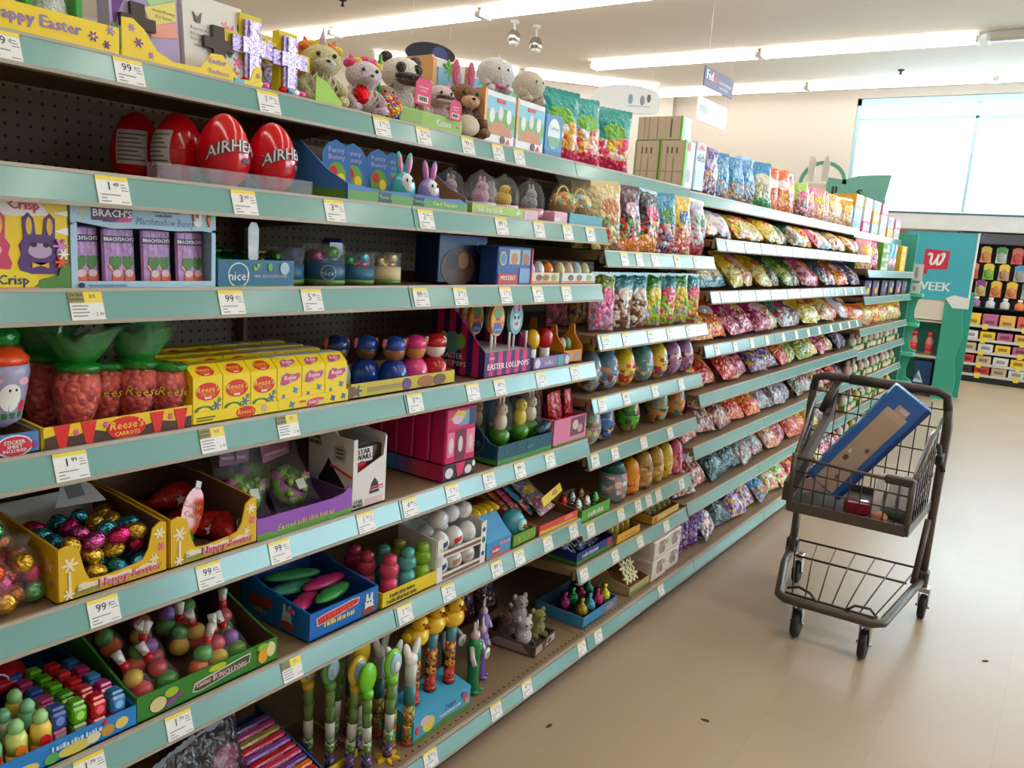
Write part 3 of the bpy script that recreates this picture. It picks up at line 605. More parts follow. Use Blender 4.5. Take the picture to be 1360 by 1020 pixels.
cross_box('white gift box with pink blossom and butterfly print and a dark chocolate cross', 1.018, 0.132, 0.150, (232, 228, 220), [('p', flower(0.04, 0.10, 0.014, 5), PINK), ('p', flower(0.052, 0.082, 0.013, 5), (230, 150, 160)), ('p', flower(0.026, 0.108, 0.010, 5), (235, 160, 170)), ('p', flower(0.052, 0.045, 0.012, 5), PINK), ('p', flower(0.042, 0.024, 0.012, 5), (230, 140, 160)), ('e', 0.058, 0.112, 0.004, 0.009, (60, 110, 70)), ('e', 0.034, 0.062, 0.005, 0.012, (60, 110, 70)), ('p', [(-0.045, 0.118), (-0.036, 0.109), (-0.026, 0.12), (-0.03, 0.1), (-0.041, 0.1)], (110, 95, 95)), ('t', 'Rejoice in', -0.035, 0.088, 0.009, BLACK), ('t', 'the joy and', -0.035, 0.078, 0.009, BLACK), ('t', 'love of the', -0.035, 0.068, 0.009, BLACK), ('t', 'season', -0.035, 0.058, 0.009, BLACK)], 0.004)
def cross_pack(label, yy, xx, h):
    s = h / 1.2
    r = thing('cross_pack', label, 'candy pack', yy, xx, Z1)
    cp = cross_poly(0, 0.004, s); big = [(x * 1.32, (z - 0.6 * s) * 1.14 + 0.62 * s) for x, z in cp]
    M().prism(big, 0.0, 0.022, gloss((225, 205, 40))).build('yellow_backing', r)
    M().prism(cp, -0.009, -0.0002, foil((178, 160, 205))).prism([(x * 0.55, z * 0.96 + 0.004) for x, z in cp], -0.013, -0.009, foil((205, 190, 225))).build('foil_cross', r)
    M().box(-0.045, 0.045, -0.03, 0.03, 0, 0.006, card((235, 228, 235)), 0.002).build('lace_base', r)
    e = M()
    for i, c in enumerate((RED, (120, 190, 220), WHITE, PINK)): e.ell((-0.026 + 0.017 * i, -0.017, 0.013), (0.009, 0.009, 0.008), foil(c), 8, 6)
    for i, c in enumerate((RED, (120, 190, 220), WHITE, PINK)): e.build('foil_egg', r) if i == 3 else None
    M().ell((0.02, 0.012, 0.03), (0.025, 0.008, 0.03), fur((60, 120, 55)), 10, 6).build('grass_tuft', r)
    return r
cross_pack('lilac foil cross on yellow backing, the taller one at the shelf front', 1.10, X1 - 0.04, 0.138)
cross_pack('lilac foil cross on yellow backing, the one beside the netted plush', 1.195, X1 - 0.04, 0.128)
cross_pack('yellow backed cross half hidden behind the taller lilac cross', 1.085, X1 - 0.11, 0.138)
cross_pack('yellow backed cross half hidden behind the shorter lilac cross', 1.19, X1 - 0.11, 0.128)
def plush(name, label, yy, xx, zz, s, body, head=None, ears='round', earc=None, snout=None, rz=0.0, belly=None, legs=None, headz=0.62, hr=0.23, group=None, horn=None, mane=None, spots=None, cat='plush toy', sit=True):
    """sitting soft toy about s tall: torso, head, snout, ears, eyes, four limbs"""
    head = head or body; earc = earc or body; legs = legs or body
    r = thing(name, label, cat, yy, xx, zz, rz, group); r.scale = (1.28, 1.12, 1)
    fb, fh, fe, fl = fur(body), fur(head), fur(earc), fur(legs)
    b = M(); b.ell((0, 0, 0.24 * s), (0.20 * s, 0.17 * s, 0.24 * s), fb, 14, 10)
    b.build('torso', r)
    if belly: M().ell((0, -0.07 * s, 0.22 * s), (0.14 * s, 0.12 * s, 0.17 * s), fur(belly), 12, 8).build('belly', r)
    h = M().ell((0, -0.05 * s, headz * s), (hr * s, hr * 0.92 * s, hr * 0.95 * s), fh, 14, 10).build('head', r)
    if snout: M().ell((0, -0.22 * s, (headz - 0.07) * s), (0.12 * s, 0.10 * s, 0.09 * s), fur(snout), 10, 8).build('snout', h); M().ell((0, -0.315 * s, (headz - 0.04) * s), (0.028 * s, 0.02 * s, 0.02 * s), gloss(BLACK), 8, 6).build('nose', h)
    for sx in (-1, 1):
        e = M()
        if ears == 'round': e.ell((sx * 0.17 * s, -0.02 * s, (headz + 0.19) * s), (0.075 * s, 0.045 * s, 0.075 * s), fe, 10, 8)
        elif ears == 'long': e.ell((sx * 0.10 * s, -0.02 * s, (headz + 0.34) * s), (0.055 * s, 0.03 * s, 0.19 * s), fe, 10, 8)
        elif ears == 'flop': e.ell((sx * 0.24 * s, -0.03 * s, (headz + 0.0) * s), (0.07 * s, 0.05 * s, 0.16 * s), fe, 10, 8)
        else: e.lathe([(0.06 * s, 0), (0.055 * s, 0.05 * s), (0.0, 0.16 * s)], fe, 8, T(sx * 0.13 * s, -0.02 * s, (headz + 0.15) * s) @ RY(sx * 0.3), sy=0.5)
        e.build('ear', h)
        M().ell((sx * 0.09 * s, -0.05 * s - hr * 0.86 * s, (headz + 0.05) * s), (0.026 * s, 0.015 * s, 0.03 * s), gloss(BLACK), 8, 6).build('eye', h)
        if spots: M().ell((sx * 0.095 * s, -0.05 * s - hr * 0.78 * s, (headz + 0.045) * s), (0.065 * s, 0.028 * s, 0.075 * s), fur(spots), 10, 6).build('eye_patch', h)
        M().tube([(sx * 0.15 * s, -0.04 * s, 0.38 * s), (sx * 0.24 * s, -0.13 * s, 0.26 * s), (sx * 0.20 * s, -0.22 * s, 0.17 * s)], [0.06 * s, 0.068 * s, 0.06 * s], fl, 8).build('arm', r)
        M().tube([(sx * 0.11 * s, -0.04 * s, 0.08 * s), (sx * 0.17 * s, -0.20 * s, 0.075 * s), (sx * 0.19 * s, -0.31 * s, 0.10 * s)], [0.075 * s, 0.078 * s, 0.07 * s], fl, 8).build('leg', r)
    if horn: M().lathe([(0.045 * s, 0), (0.035 * s, 0.09 * s), (0.0, 0.24 * s)], mat('horn_satin_%d' % horn[0], horn, 0.3, bump=0.5, bscale=120), 10, T(0, -0.10 * s, (headz + 0.19) * s) @ RX(0.15)).build('horn', h)
    if mane:
        g = M()
        for i in range(5): g.ell(((-0.18 + 0.09 * i) * s, -0.03 * s, (headz + 0.21 - 0.03 * abs(i - 2)) * s), (0.075 * s, 0.12 * s, 0.075 * s), fur(mane[i % len(mane)]), 8, 6)
        mm = g.build('mane', h); mm['kind'] = 'stuff'
    return r
def net(r, s, c=(235, 225, 205)):
    g = M(); n = 14
    for k in range(n):
        for d in (-1, 1):
            pts = []
            for i in range(9):
                v = i / 8; a = 2 * PI * k / n + d * v * 1.4; rr = 0.215 * s * (math.sin(PI * (0.12 + 0.76 * v))) + 0.012 * s
                pts.append((rr * math.cos(a), rr * 0.95 * math.sin(a) - 0.02 * s, 0.03 * s + 0.5 * s * v))
            g.tube(pts, 0.0011, card(c), 4, caps=False)
    o = g.build('net_sleeve', r); o['kind'] = 'stuff'
r = plush('unicorn_plush', 'orange and yellow maned unicorn plush in a candy net', 1.31, X1 - 0.075, Z1, 0.165, (215, 205, 150), (215, 205, 150), 'cone', (250, 140, 40), (225, 215, 190), -0.35, horn=(225, 190, 215), mane=[(250, 130, 30), (255, 215, 50), (255, 225, 70)]); net(r, 0.165)
M().ell((-0.045, 0.01, 0.085), (0.022, 0.03, 0.055), fur((245, 120, 30)), 10, 8).build('orange_hair', r)
r = plush('pony_plush', 'pink haired pale pony plush in a candy net beside the unicorn', 1.425, X1 - 0.055, Z1, 0.15, (225, 205, 215), (230, 215, 225), 'cone', (240, 80, 140), (225, 205, 215), -0.3, mane=[(240, 60, 130), (255, 215, 60), (240, 60, 130)]); net(r, 0.15)
M().ell((-0.012, -0.03, 0.045), (0.016, 0.012, 0.022), foil(RED), 8, 6).build('candy_heart', r)
o = M().prism([(-0.03, 0), (0.045, 0), (0.045, 0.012), (0.0, 0.048), (-0.03, 0.055)], 0, 0.003, card(LIME)).build('shelf_card'); put(tag(o, 'lime green card corner standing in front of the unicorn plush', 'card'), 1.27, X1 - 0.002, Z1)
r = plush('small_plush', 'small tan plush with green straw and clear candy pouch, before the panda', 1.495, X1 - 0.05, Z1, 0.10, (190, 150, 120), (180, 140, 115), 'cone', (60, 50, 45), (225, 150, 130), -0.3)
M().tube([(-0.02, -0.02, 0.03), (-0.015, -0.01, 0.15)], 0.004, gloss(GRN), 8).build('straw', r)
M().ell((0.0, -0.035, 0.03), (0.025, 0.014, 0.03), candymat('mix', [RED, YEL, BLUE, ORG], 160), 10, 8).build('candy_pouch', r)
def swing_tag(r, w, h, x, z, c, dx=-0.075, rz=0.0):
    g = M(); g.prism([(-w / 2, 0), (w / 2, 0), (w / 2, h * 0.8), (w * 0.3, h), (-w * 0.3, h), (-w / 2, h * 0.8)], 0, 0.002, card(c)); g.box(-w * 0.33, w * 0.33, -0.0006, 0, h * 0.08, h * 0.34, ink(WHITE))
    for k in range(8): g.box(-w * 0.25 + k * w * 0.062, -w * 0.25 + k * w * 0.062 + w * 0.025 * (1 + k % 2), -0.001, -0.0004, h * 0.14, h * 0.3, ink(BLACK))
    g.box(-w * 0.3, w * 0.3, -0.0006, 0, h * 0.62, h * 0.68, ink((250, 190, 210))); g.box(-w * 0.22, w * 0.22, -0.0006, 0, h * 0.5, h * 0.54, ink((250, 190, 210)))
    o = g.build('hang_tag', r); o.location = (x, dx, z); o.rotation_euler = (-0.15, 0.12, rz)
def big_mouth(r, s, c, lip, zc):
    M().ell((0, -0.26 * s, (zc - 0.10) * s), (0.17 * s, 0.07 * s, 0.05 * s), fur(c), 12, 8).ell((0, -0.25 * s, (zc - 0.04) * s), (0.18 * s, 0.1 * s, 0.055 * s), fur(lip), 12, 8).build('muzzle', r)
tl = tray('display_tray', 'lime green display tray with white word, under panda and pig plush', 0.24, 0.20, 0.038, 0.05, (150, 185, 30), y=1.62, x=X1 - 0.0, z=Z1, decs=[('t', 'Kisses', 0.045, 0.019, 0.024, (235, 240, 220), {'bold': .03}), ('r', -0.118, -0.04, 0.004, 0.034, (130, 165, 30))])
r = plush('panda_plush', 'panda plush with a big pink tag in its mouth', 1.585, X1 - 0.085, Z1 + 0.01, 0.19, (240, 232, 222), (245, 238, 228), 'round', (60, 42, 36), None, -0.3, legs=(235, 225, 210), spots=(60, 42, 36)); big_mouth(r, 0.19, (90, 62, 52), (70, 48, 42), 0.60); swing_tag(r, 0.036, 0.066, 0.012, 0.04, (235, 90, 140), -0.082)
r = plush('pig_plush', 'pale pink plush with a slim pink tag beside the panda', 1.705, X1 - 0.055, Z1 + 0.01, 0.135, (235, 205, 205), (235, 210, 205), 'cone', (235, 170, 175), None, -0.3); big_mouth(r, 0.135, (240, 205, 200), (75, 45, 40), 0.62); swing_tag(r, 0.028, 0.052, 0.008, 0.022, (225, 95, 140), -0.06)
r = plush('llama_plush', 'shaggy brown llama plush with pink ears and a tan disc', 1.80, X1 - 0.055, Z1, 0.185, (130, 80, 40), (135, 82, 42), 'long', (235, 110, 150), (225, 180, 145), -0.35, headz=0.58, hr=0.21)
M().lathe([(0.0, -0.001), (0.028, -0.001), (0.028, 0.001), (0.0, 0.001)], card((205, 190, 165)), 22, T(-0.012, -0.06, 0.03) @ RX(PI / 2 - 0.1)).build('disc_tag', r)
CB = [('p', rect(-0.072, 0.072, 0.03, 0.125), (140, 200, 225)), ('p', [(-0.072, 0.04), (0.072, 0.05), (0.072, 0.085), (0.02, 0.10), (-0.03, 0.08), (-0.072, 0.095)], (120, 175, 90)), ('p', [(-0.06, 0.025), (0.06, 0.025), (0.05, 0.05), (0.0, 0.062), (-0.05, 0.05)], (205, 130, 75)), ('e', -0.04, 0.075, 0.012, 0.02, WHITE), ('e', 0.0, 0.085, 0.012, 0.02, (225, 225, 230)), ('e', 0.04, 0.08, 0.012, 0.02, WHITE), ('r', -0.02, 0.02, 0.112, 0.122, (225, 50, 60)), ('p', [(0.03, 0.006), (0.045, 0.02), (0.05, 0.006)], (220, 60, 60)), ('e', 0.015, 0.014, 0.011, 0.011, (110, 60, 60))] + [('r', -0.07 + 0.02 * k, -0.06 + 0.02 * k, 0.0, 0.004, (200, 80, 120)) for k in range(7)]
for i, (yy, xx, lb) in enumerate(((1.915, X1 - 0.005, 'blue picture carton with garden print, under the white unicorn plush'), (2.07, X1 - 0.005, 'blue picture carton with garden print, under the beige sheep plush'), (1.83, X1 - 0.13, 'picture carton with an orange edge standing behind the llama'), (1.985, X1 - 0.13, 'picture carton with an orange edge standing behind the white unicorn'), (2.14, X1 - 0.13, 'picture carton with an orange edge standing behind the sheep'))):
    o = carton('picture_carton', lb, 0.148, 0.14 if i < 2 else 0.215, 0.10, (238, 238, 240), CB if i < 2 else CB + [('r', -0.074, -0.058, 0.03, 0.21, (240, 180, 110)), ('r', -0.05, 0.05, 0.13, 0.19, (140, 195, 225)), ('p', flower(0.0, 0.19, 0.03, 7), (110, 180, 60))], y=yy, x=xx, z=Z1)
    M().box(-0.076, -0.066, -0.002, 0.102, 0.03, 0.142 if i < 2 else 0.217, card((240, 185, 120))).build('edge_strip', o)
r = plush('unicorn_head_plush', 'white unicorn head plush with pink horn lying on the blue picture carton', 1.935, X1 - 0.05, Z1 + 0.141, 0.125, (240, 240, 240), (245, 245, 245), 'cone', (245, 200, 215), (240, 240, 240), -0.4, horn=(240, 195, 205), mane=[(245, 245, 245)], headz=0.45, hr=0.36)
M().tube([(-0.03, -0.026, 0.020), (0.0, -0.046, 0.014), (0.03, -0.026, 0.012)], 0.004, gloss((225, 60, 110)), 6).build('mouth_band', r)
plush('sheep_plush', 'round beige sheep plush lying on the second blue picture carton', 2.10, X1 - 0.05, Z1 + 0.141, 0.13, (222, 208, 185), (225, 212, 190), 'flop', (205, 188, 160), (215, 198, 172), -0.1, headz=0.42, hr=0.34)
carton('egg_box', 'small blue box with a white egg print beside the picture cartons', 0.10, 0.125, 0.08, (50, 130, 190), [('e', 0, 0.07, 0.035, 0.045, (235, 240, 240)), ('t', 'Cadbury', 0, 0.085, 0.016, (70, 90, 160)), ('r', -0.03, 0.03, 0.03, 0.06, (120, 170, 130)), ('r', -0.048, 0.048, 0.004, 0.018, (30, 100, 160))], y=2.20, x=X1 - 0.005, z=Z1)
bt = bagmat('teal_pink', (45, 165, 160), (120, 190, 60), [(235, 60, 110), (245, 200, 60), (250, 160, 60), (240, 240, 240)], 0.55, low=(225, 40, 95))
for i, (yy, lb) in enumerate(((2.30, 'teal and pink candy bag standing nearest the blue egg box'), (2.475, 'teal and pink candy bag with green spot, middle of the three'), (2.665, 'teal and pink candy bag standing next to the kraft cartons'))):
    bag(lb, bt, (60, 170, 165), 0.165, 0.215, 0.075, yy, X1 - 0.06, Z1, 0.06, (-0.45, -0.3, -0.55)[i], 0.04 * (1, -1, 1)[i], i)
KD = [('r', 0.006, 0.01, 0.01, 0.175, (185, 165, 140)), ('r', 0.03, 0.034, 0.02, 0.17, (185, 165, 140)), ('r', 0.06, 0.066, 0.02, 0.12, (175, 155, 130)), ('r', 0.004, 0.108, 0.062, 0.066, (180, 160, 138)), ('r', 0.03, 0.036, 0.135, 0.16, (110, 100, 90)), ('r', 0.05, 0.056, 0.135, 0.16, (110, 100, 90)), ('r', 0.072, 0.078, 0.135, 0.16, (110, 100, 90)), ('r', 0.0, 0.0035, 0.0, 0.19, (120, 190, 50)), ('r', 0.109, 0.1125, 0.0, 0.19, (120, 190, 50))]
KF = [('r', -0.047, -0.025, 0.0, 0.188, (120, 205, 70)), ('r', -0.02, 0.046, 0.02, 0.16, (225, 240, 245)), ('e', 0.0, 0.05, 0.02, 0.03, (190, 170, 215)), ('e', -0.01, 0.165, 0.016, 0.02, (225, 80, 120))]
for xx, zz, h, lb in ((X1 - 0.005, Z1, 0.188, 'white and green carton with tan end, front of the lower stack'), (X1 - 0.121, Z1, 0.188, 'white and green carton with tan end, behind the front one'), (X1 - 0.03, Z1 + 0.189, 0.095, 'white and green carton lying flat on the other tan cartons')):
    flat = h < 0.1
    o = M().box(-0.048, 0.048, 0, 0.112 if not flat else 0.2, 0, h, card((238, 240, 238)), 0.002).build('snack_carton'); tag(o, lb, 'box')
    d_ = 0.112 if not flat else 0.2
    prints(o, [('r', 0.001, d_ - 0.001, 0.001, h - 0.001, (212, 196, 172))] + ([k for k in KD] if not flat else [('r', 0.0, d_, 0.0, 0.004, (120, 190, 50)), ('r', d_ - 0.006, d_, 0, h, (120, 190, 50)), ('r', 0.09, 0.093, 0, h, (150, 135, 115)), ('r', 0.03, 0.034, 0, h, (185, 165, 140)), ('r', 0.05, 0.055, 0, h, (185, 165, 140)), ('r', 0.15, 0.156, 0.01, h - .01, (110, 100, 90))]), 0.0, RZ(-PI / 2) @ T(-d_, -0.048, 0), 'tan_end')
    prints(o, KF if not flat else [('r', -0.047, -0.03, 0.0, h - .002, (120, 205, 70)), ('r', -0.02, 0.046, 0.01, h - .01, (228, 236, 236))])
    put(o, 3.25, xx, zz)
carton('snack_carton', 'white and pale blue carton with dark partial lettering beside the tan cartons', 0.105, 0.20, 0.10, (215, 228, 238), [('t', 'elch', 0, 0.135, 0.05, (70, 80, 120), {'bold': .03}), ('r', -0.05, 0.05, 0.165, 0.198, (225, 190, 190)), ('p', [(-0.04, 0.17), (0.04, 0.17), (0.0, 0.19)], (200, 110, 120)), ('r', -0.045, 0.045, 0.02, 0.09, (200, 220, 235))], y=3.37, x=X1 - 0.005, z=Z1)

# ================================================================= SECOND SHELF
Z2 = 1.479
m_red = gloss((205, 12, 30))
def giant_egg(label, yy, xx, ang, sticker):
    R_, h = 0.0485, 0.137
    o = M().lathe(egg_prof(R_, h), m_red, 22).build('giant_egg'); tag(o, label, 'plastic egg')
    wp = eggwarp(R_, h, ang)
    M().lathe([(egg_r(R_, h, 0.066) + 0.0006, 0.066), (egg_r(R_, h, 0.0675) + 0.0012, 0.0675), (egg_r(R_, h, 0.069) + 0.0006, 0.069)], m_red, 22).build('seam_ring', o)
    if sticker:
        g = M(); warped_poly(g, rect(-0.03, 0.03, 0.035, 0.10), card((205, 200, 198)), wp)
        for k in range(7): warped_poly(g, rect(-0.026, 0.026 - 0.006 * (k % 3), 0.042 + 0.008 * k, 0.0445 + 0.008 * k), ink((90, 88, 90)), wp, 0.0006)
        g.build('back_label', o)
    else:
        arch = lambda x, y, z: wp(x, y, z + 0.010 - 4.5 * (x - 0.01) ** 2)
        g = M(); g.text('AIRHEADS', 0.012, 0.067, 0.030, ink((40, 40, 46)), 0.0, warp=arch, bold=.09, italic=.1); g.text('AIRHEADS', 0.012, 0.067, 0.030, ink((215, 215, 220)), -0.0006, warp=arch, bold=.01, italic=.1)
        g.build('lettering', o); g = M(); warped_poly(g, disc(0.022, 0.052, 0.011, 0.005, 12), ink((70, 70, 80)), wp); g.build('flavour_mark', o)
    return put(o, yy, xx, Z2)
giant_egg('red plastic giant egg with silver lettering, the front one at the row start', 0.975, XFR - 0.085, -0.15, False)
giant_egg('red plastic giant egg with silver lettering, last towards the bunny cards', 1.085, XFR - 0.085, 0.1, False)
giant_egg('red giant egg behind the front one, white sticker turned sideways', 0.948, XFR - 0.19, -1.5, True)
giant_egg('red giant egg deepest in the row with grey white back label', 0.925, XFR - 0.295, -0.75, True)
r = thing('divider_tray', 'clear plastic divider strip in front of the red giant eggs', 'shelf divider', 0.955, XFR - 0.004, Z2)
g = M(); g.box(-0.165, 0.165, 0, 0.0018, 0, 0.028, m_clear); g.build('front_strip', r)
for k in range(9): M().box(-0.165 + 0.0405 * k, -0.163 + 0.0405 * k, 0.002, 0.032, 0, 0.028, m_clear).build('fin', r)
M().box(-0.165, 0.165, 0.002, 0.032, -0.0002, 0.001, m_clear).build('foot_strip', r)
# bunny container tray
fr = [(-0.2, 0), (0.2, 0), (0.2, 0.02), (0.17, 0.03), (0.1, 0.026), (0, 0.03), (-0.1, 0.028), (-0.2, 0.034)]
tb = tray('display_tray', 'blue and green display tray holding bunny dispensers and blue cards', 0.40, 0.24, 0.03, 0.125, (45, 105, 175), y=1.41, x=XFR, z=Z2, front=fr, cut=[(0, 0.035), (0.06, 0.06), (0.15, 0.122), (0.24, 0.125)],
          decs=[('p', [(-0.2, 0), (0.2, 0), (0.2, 0.018), (0.1, 0.022), (0, 0.02), (-0.1, 0.024), (-0.2, 0.02)], (95, 150, 55)), ('t', 'Funny', -0.09, 0.021, 0.017, (60, 40, 110), {'bold': .04}), ('t', 'Bunny', -0.09, 0.008, 0.017, (60, 40, 110), {'bold': .04}), ('t', 'Funny', 0.02, 0.021, 0.015, (60, 40, 110), {'bold': .04}), ('t', 'Bunny', 0.02, 0.009, 0.015, (60, 40, 110), {'bold': .04}), ('t', 'Candy Dispenser', 0.115, 0.013, 0.013, (225, 235, 160), {'bold': .02})],
          side=[('p', [(0.0, 0.04), (0.235, 0.005), (0.235, 0.032), (0.18, 0.055), (0.09, 0.12), (0.0, 0.123)], (60, 120, 190)), ('p', [(0.02, 0.0), (0.235, 0.0), (0.235, 0.02), (0.02, 0.03)], (95, 150, 55))])
for i in range(4):
    o = M().prism([(-0.033, 0), (0.033, 0), (0.033, 0.10), (0.02, 0.118), (0.0, 0.128), (-0.02, 0.118), (-0.033, 0.10)], 0, 0.005, card((50, 115, 190))).build('blister_card'); tag(o, ('blue blister card nearest the camera in the blue tray', 'second blue blister card from the near end of the blue tray', 'blue blister card behind the teal bunny', 'blue blister card behind the lilac bunny')[i], 'candy card', 'blue cards in the bunny tray')
    prints(o, [('t', 'Funny', 0, 0.105, 0.016, (200, 190, 230)), ('t', 'Bunny', 0, 0.09, 0.016, (200, 190, 230)), ('e', 0, 0.05, 0.022, 0.03, (110, 170, 60)), ('e', -0.008, 0.06, 0.009, 0.012, RED), ('e', 0.01, 0.045, 0.009, 0.012, YEL)]); put(o, 1.265 + 0.062 * i + (0.03 if i > 1 else 0), XFR - 0.09 - 0.012 * i, Z2 + DZ, -0.3, -0.1)
def bunny_jar(name, label, yy, xx, zz, s, c, group=None):
    r = thing(name, label, 'candy container', yy, xx, zz, -0.2, group)
    m = gloss(c); pale = gloss((230, 232, 236))
    b = M().ell((0, 0, 0.30 * s), (0.24 * s, 0.2 * s, 0.30 * s), m, 16, 10).build('egg_body', r)
    M().ell((0, -0.09 * s, 0.36 * s), (0.155 * s, 0.13 * s, 0.20 * s), pale, 14, 8).build('white_front', b)
    for sx in (-1, 1):
        e = M().ell((sx * 0.10 * s, 0, 0.72 * s), (0.075 * s, 0.045 * s, 0.22 * s), m, 10, 8, rot=RY(sx * 0.16)).build('ear', r)
        M().ell((sx * 0.10 * s, -0.03 * s, 0.72 * s), (0.045 * s, 0.025 * s, 0.16 * s), gloss(PINK), 10, 8, rot=RY(sx * 0.16)).build('ear_lining', e)
        M().ell((sx * 0.06 * s, -0.205 * s, 0.44 * s), (0.022 * s, 0.018 * s, 0.035 * s), gloss(BLACK), 8, 6).build('eye', b)
        M().ell((sx * 0.15 * s, -0.16 * s, 0.16 * s), (0.06 * s, 0.06 * s, 0.06 * s), pale, 8, 6).build('paw', r)
    return r
bunny_jar('bunny_dispenser', 'teal egg-shaped bunny dispenser with pink ears in blue tray', 1.425, XFR - 0.045, Z2 + DZ, 0.128, (70, 185, 195))
bunny_jar('bunny_dispenser', 'lilac egg-shaped bunny dispenser with pink ears in blue tray', 1.515, XFR - 0.045, Z2 + DZ, 0.118, (150, 130, 200))
# clear egg domes
tl = tray('display_tray', 'low lime green tray with pale flowers under the clear egg domes', 0.30, 0.16, 0.026, 0.03, (165, 190, 40), y=1.78, x=XFR, z=Z2, decs=[('p', flower(-0.03, 0.013, 0.011), (225, 230, 190)), ('p', flower(0.05, 0.013, 0.012), (225, 230, 190)), ('b', -0.09, 0.013, 0.09, 0.016 * 0.7, (225, 230, 190)), ('r', 0.08, 0.148, 0.0, 0.022, (225, 175, 195))])
def dome(label, yy, xx, c1, c2, kind):
    r = thing('clear_egg', label, 'candy container', yy, xx, Z2 + DZ)
    M().lathe([(0.036, 0), (0.042, 0.012), (0.044, 0.03)], gloss(c2), 16).build('base_cup', r)
    q = [(0.044, 0.03), (0.0445, 0.05), (0.040, 0.075), (0.030, 0.095), (0.014, 0.105), (0.006, 0.108), (0.006, 0.112), (0.0, 0.113)]
    M().lathe(q, m_clear, 18).build('clear_lid', r)
    b = M().ell((0, 0, 0.045), (0.026, 0.024, 0.024), fur(c1), 10, 8).ell((0, -0.005, 0.068), (0.018, 0.017, 0.016), fur(c1), 10, 8).build('toy', r)
    if kind == 'chick': M().lathe([(0.006, 0), (0, 0.01)], gloss(ORG), 6, T(0, -0.020, 0.067) @ RX(PI / 2)).build('beak', b)
    else:
        for s in (-1, 1): M().ell((s * 0.009, -0.003, 0.086), (0.005, 0.004, 0.012), fur(c1), 8, 6).build('ear', b)
dome('clear egg dome with a pink base, first from the lilac bunny', 1.675, XFR - 0.115, (190, 170, 190), (215, 175, 200), 'bunny')
dome('clear egg dome with a pink toy, second from the lilac bunny', 1.725, XFR - 0.05, (210, 165, 190), (215, 180, 205), 'bunny')
dome('clear egg dome with a yellow chick inside', 1.828, XFR - 0.05, (240, 200, 50), (225, 195, 215), 'chick')
dome('clear egg dome with a pale grey bunny inside, behind the chick', 1.885, XFR - 0.14, (190, 190, 195), (205, 190, 205), 'bunny')
dome('clear egg dome with pink and grey toy, last by the baskets', 1.955, XFR - 0.05, (160, 165, 170), (220, 140, 165), 'bunny')
carton('pink_card_box', 'small pink box between the clear domes and the baskets', 0.075, 0.032, 0.05, (225, 170, 190), [('r', -0.034, 0.0, 0.004, 0.014, (230, 220, 225))], y=2.055, x=XFR - 0.002, z=Z2)
tray('display_tray', 'low teal tray under the filled gift baskets', 0.20, 0.16, 0.032, 0.034, (60, 150, 165), y=2.20, x=XFR, z=Z2)
for i, (yy, c, lb) in enumerate(((2.15, [(150, 190, 90), (230, 200, 150), (235, 120, 60), (240, 235, 220)], 'cellophane gift basket with green filling on the teal tray'), (2.25, [(240, 220, 130), (235, 160, 120), (120, 190, 190), (240, 235, 220)], 'cellophane gift basket with yellow filling on the teal tray'))):
    r = thing('gift_basket', lb, 'gift basket', yy, XFR - 0.06, Z2 + DZ)
    M().lathe([(0.032, 0), (0.042, 0.05), (0.044, 0.053)], mat('wicker', (200, 160, 90), 0.7, bump=0.8, bscale=120), 14).build('basket', r)
    M().ell((0, 0, 0.065), (0.04, 0.04, 0.03), candymat('gift%d' % i, c, 60), 12, 8).build('filling', r)
    M().tube([(0.043 * math.cos(a), 0, 0.05 + 0.06 * math.sin(a)) for a in [PI * k / 10 for k in range(11)]], 0.003, gloss((225, 190, 60)), 6).build('handle', r)
    M().lathe([(0.046, 0.0), (0.05, 0.06), (0.025, 0.105), (0.012, 0.115), (0.03, 0.14)], m_wrap, 12).build('clear_wrap', r)

# ================================================================= THIRD SHELF
Z3 = 1.301
def bunny_wrap(x, z, s, c, c2): return [('p', bunny_outline(x, z, s), c), ('e', x - .17 * s, z + .82 * s, .05 * s, .15 * s, GOLD), ('e', x + .17 * s, z + .82 * s, .05 * s, .15 * s, GOLD), ('e', x, z + .40 * s, .2 * s, .13 * s, c2), ('e', x - .1 * s, z + .5 * s, .05 * s, .04 * s, BLACK), ('e', x + .1 * s, z + .5 * s, .05 * s, .04 * s, BLACK), ('p', [(x - .14 * s, z + .2 * s), (x + .14 * s, z + .1 * s), (x + .14 * s, z + .2 * s), (x - .14 * s, z + .1 * s)], GOLD)]
carton('bunny_box', 'yellow box with white cloud, purple and pink foil rabbits, first on third shelf', 0.156, 0.134, 0.07, (240, 205, 25),
       [('p', [(-0.077, 0.134), (0.03, 0.134), (0.045, 0.118), (0.05, 0.108), (0.0, 0.105), (-0.077, 0.108)], (238, 232, 228)), ('p', [(0.055, 0.112), (0.077, 0.117), (0.077, 0.108)], WHITE), ('p', [(0.055, 0.085), (0.077, 0.092), (0.077, 0.08)], WHITE), ('t', 'Crisp', 0.015, 0.121, 0.020, RED, {'bold': .03})]
       + bunny_wrap(0.035, 0.022, 0.085, (85, 50, 120), (185, 160, 195)) + bunny_wrap(-0.035, 0.022, 0.085, (200, 60, 100), (235, 180, 190)) +
       [('p', [(0.0, 0.0), (0.077, 0.0), (0.077, 0.03), (0.073, 0.045), (0.068, 0.05), (0.06, 0.02), (0.03, 0.012)], (75, 130, 45)), ('p', flower(0.064, 0.064, 0.012), (200, 130, 190)), ('p', flower(0.067, 0.052, 0.009), WHITE), ('p', flower(0.064, 0.04, 0.010), (230, 90, 40)), ('p', disc(-0.02, 0.012, 0.05, 0.017, 24), (235, 210, 20)), ('t', 'Crisp', -0.005, 0.013, 0.020, NAVY, {'bold': .03}), ('r', -0.05, 0.03, 0.0, 0.003, ORG)], y=0.562, x=XFR, z=Z3)
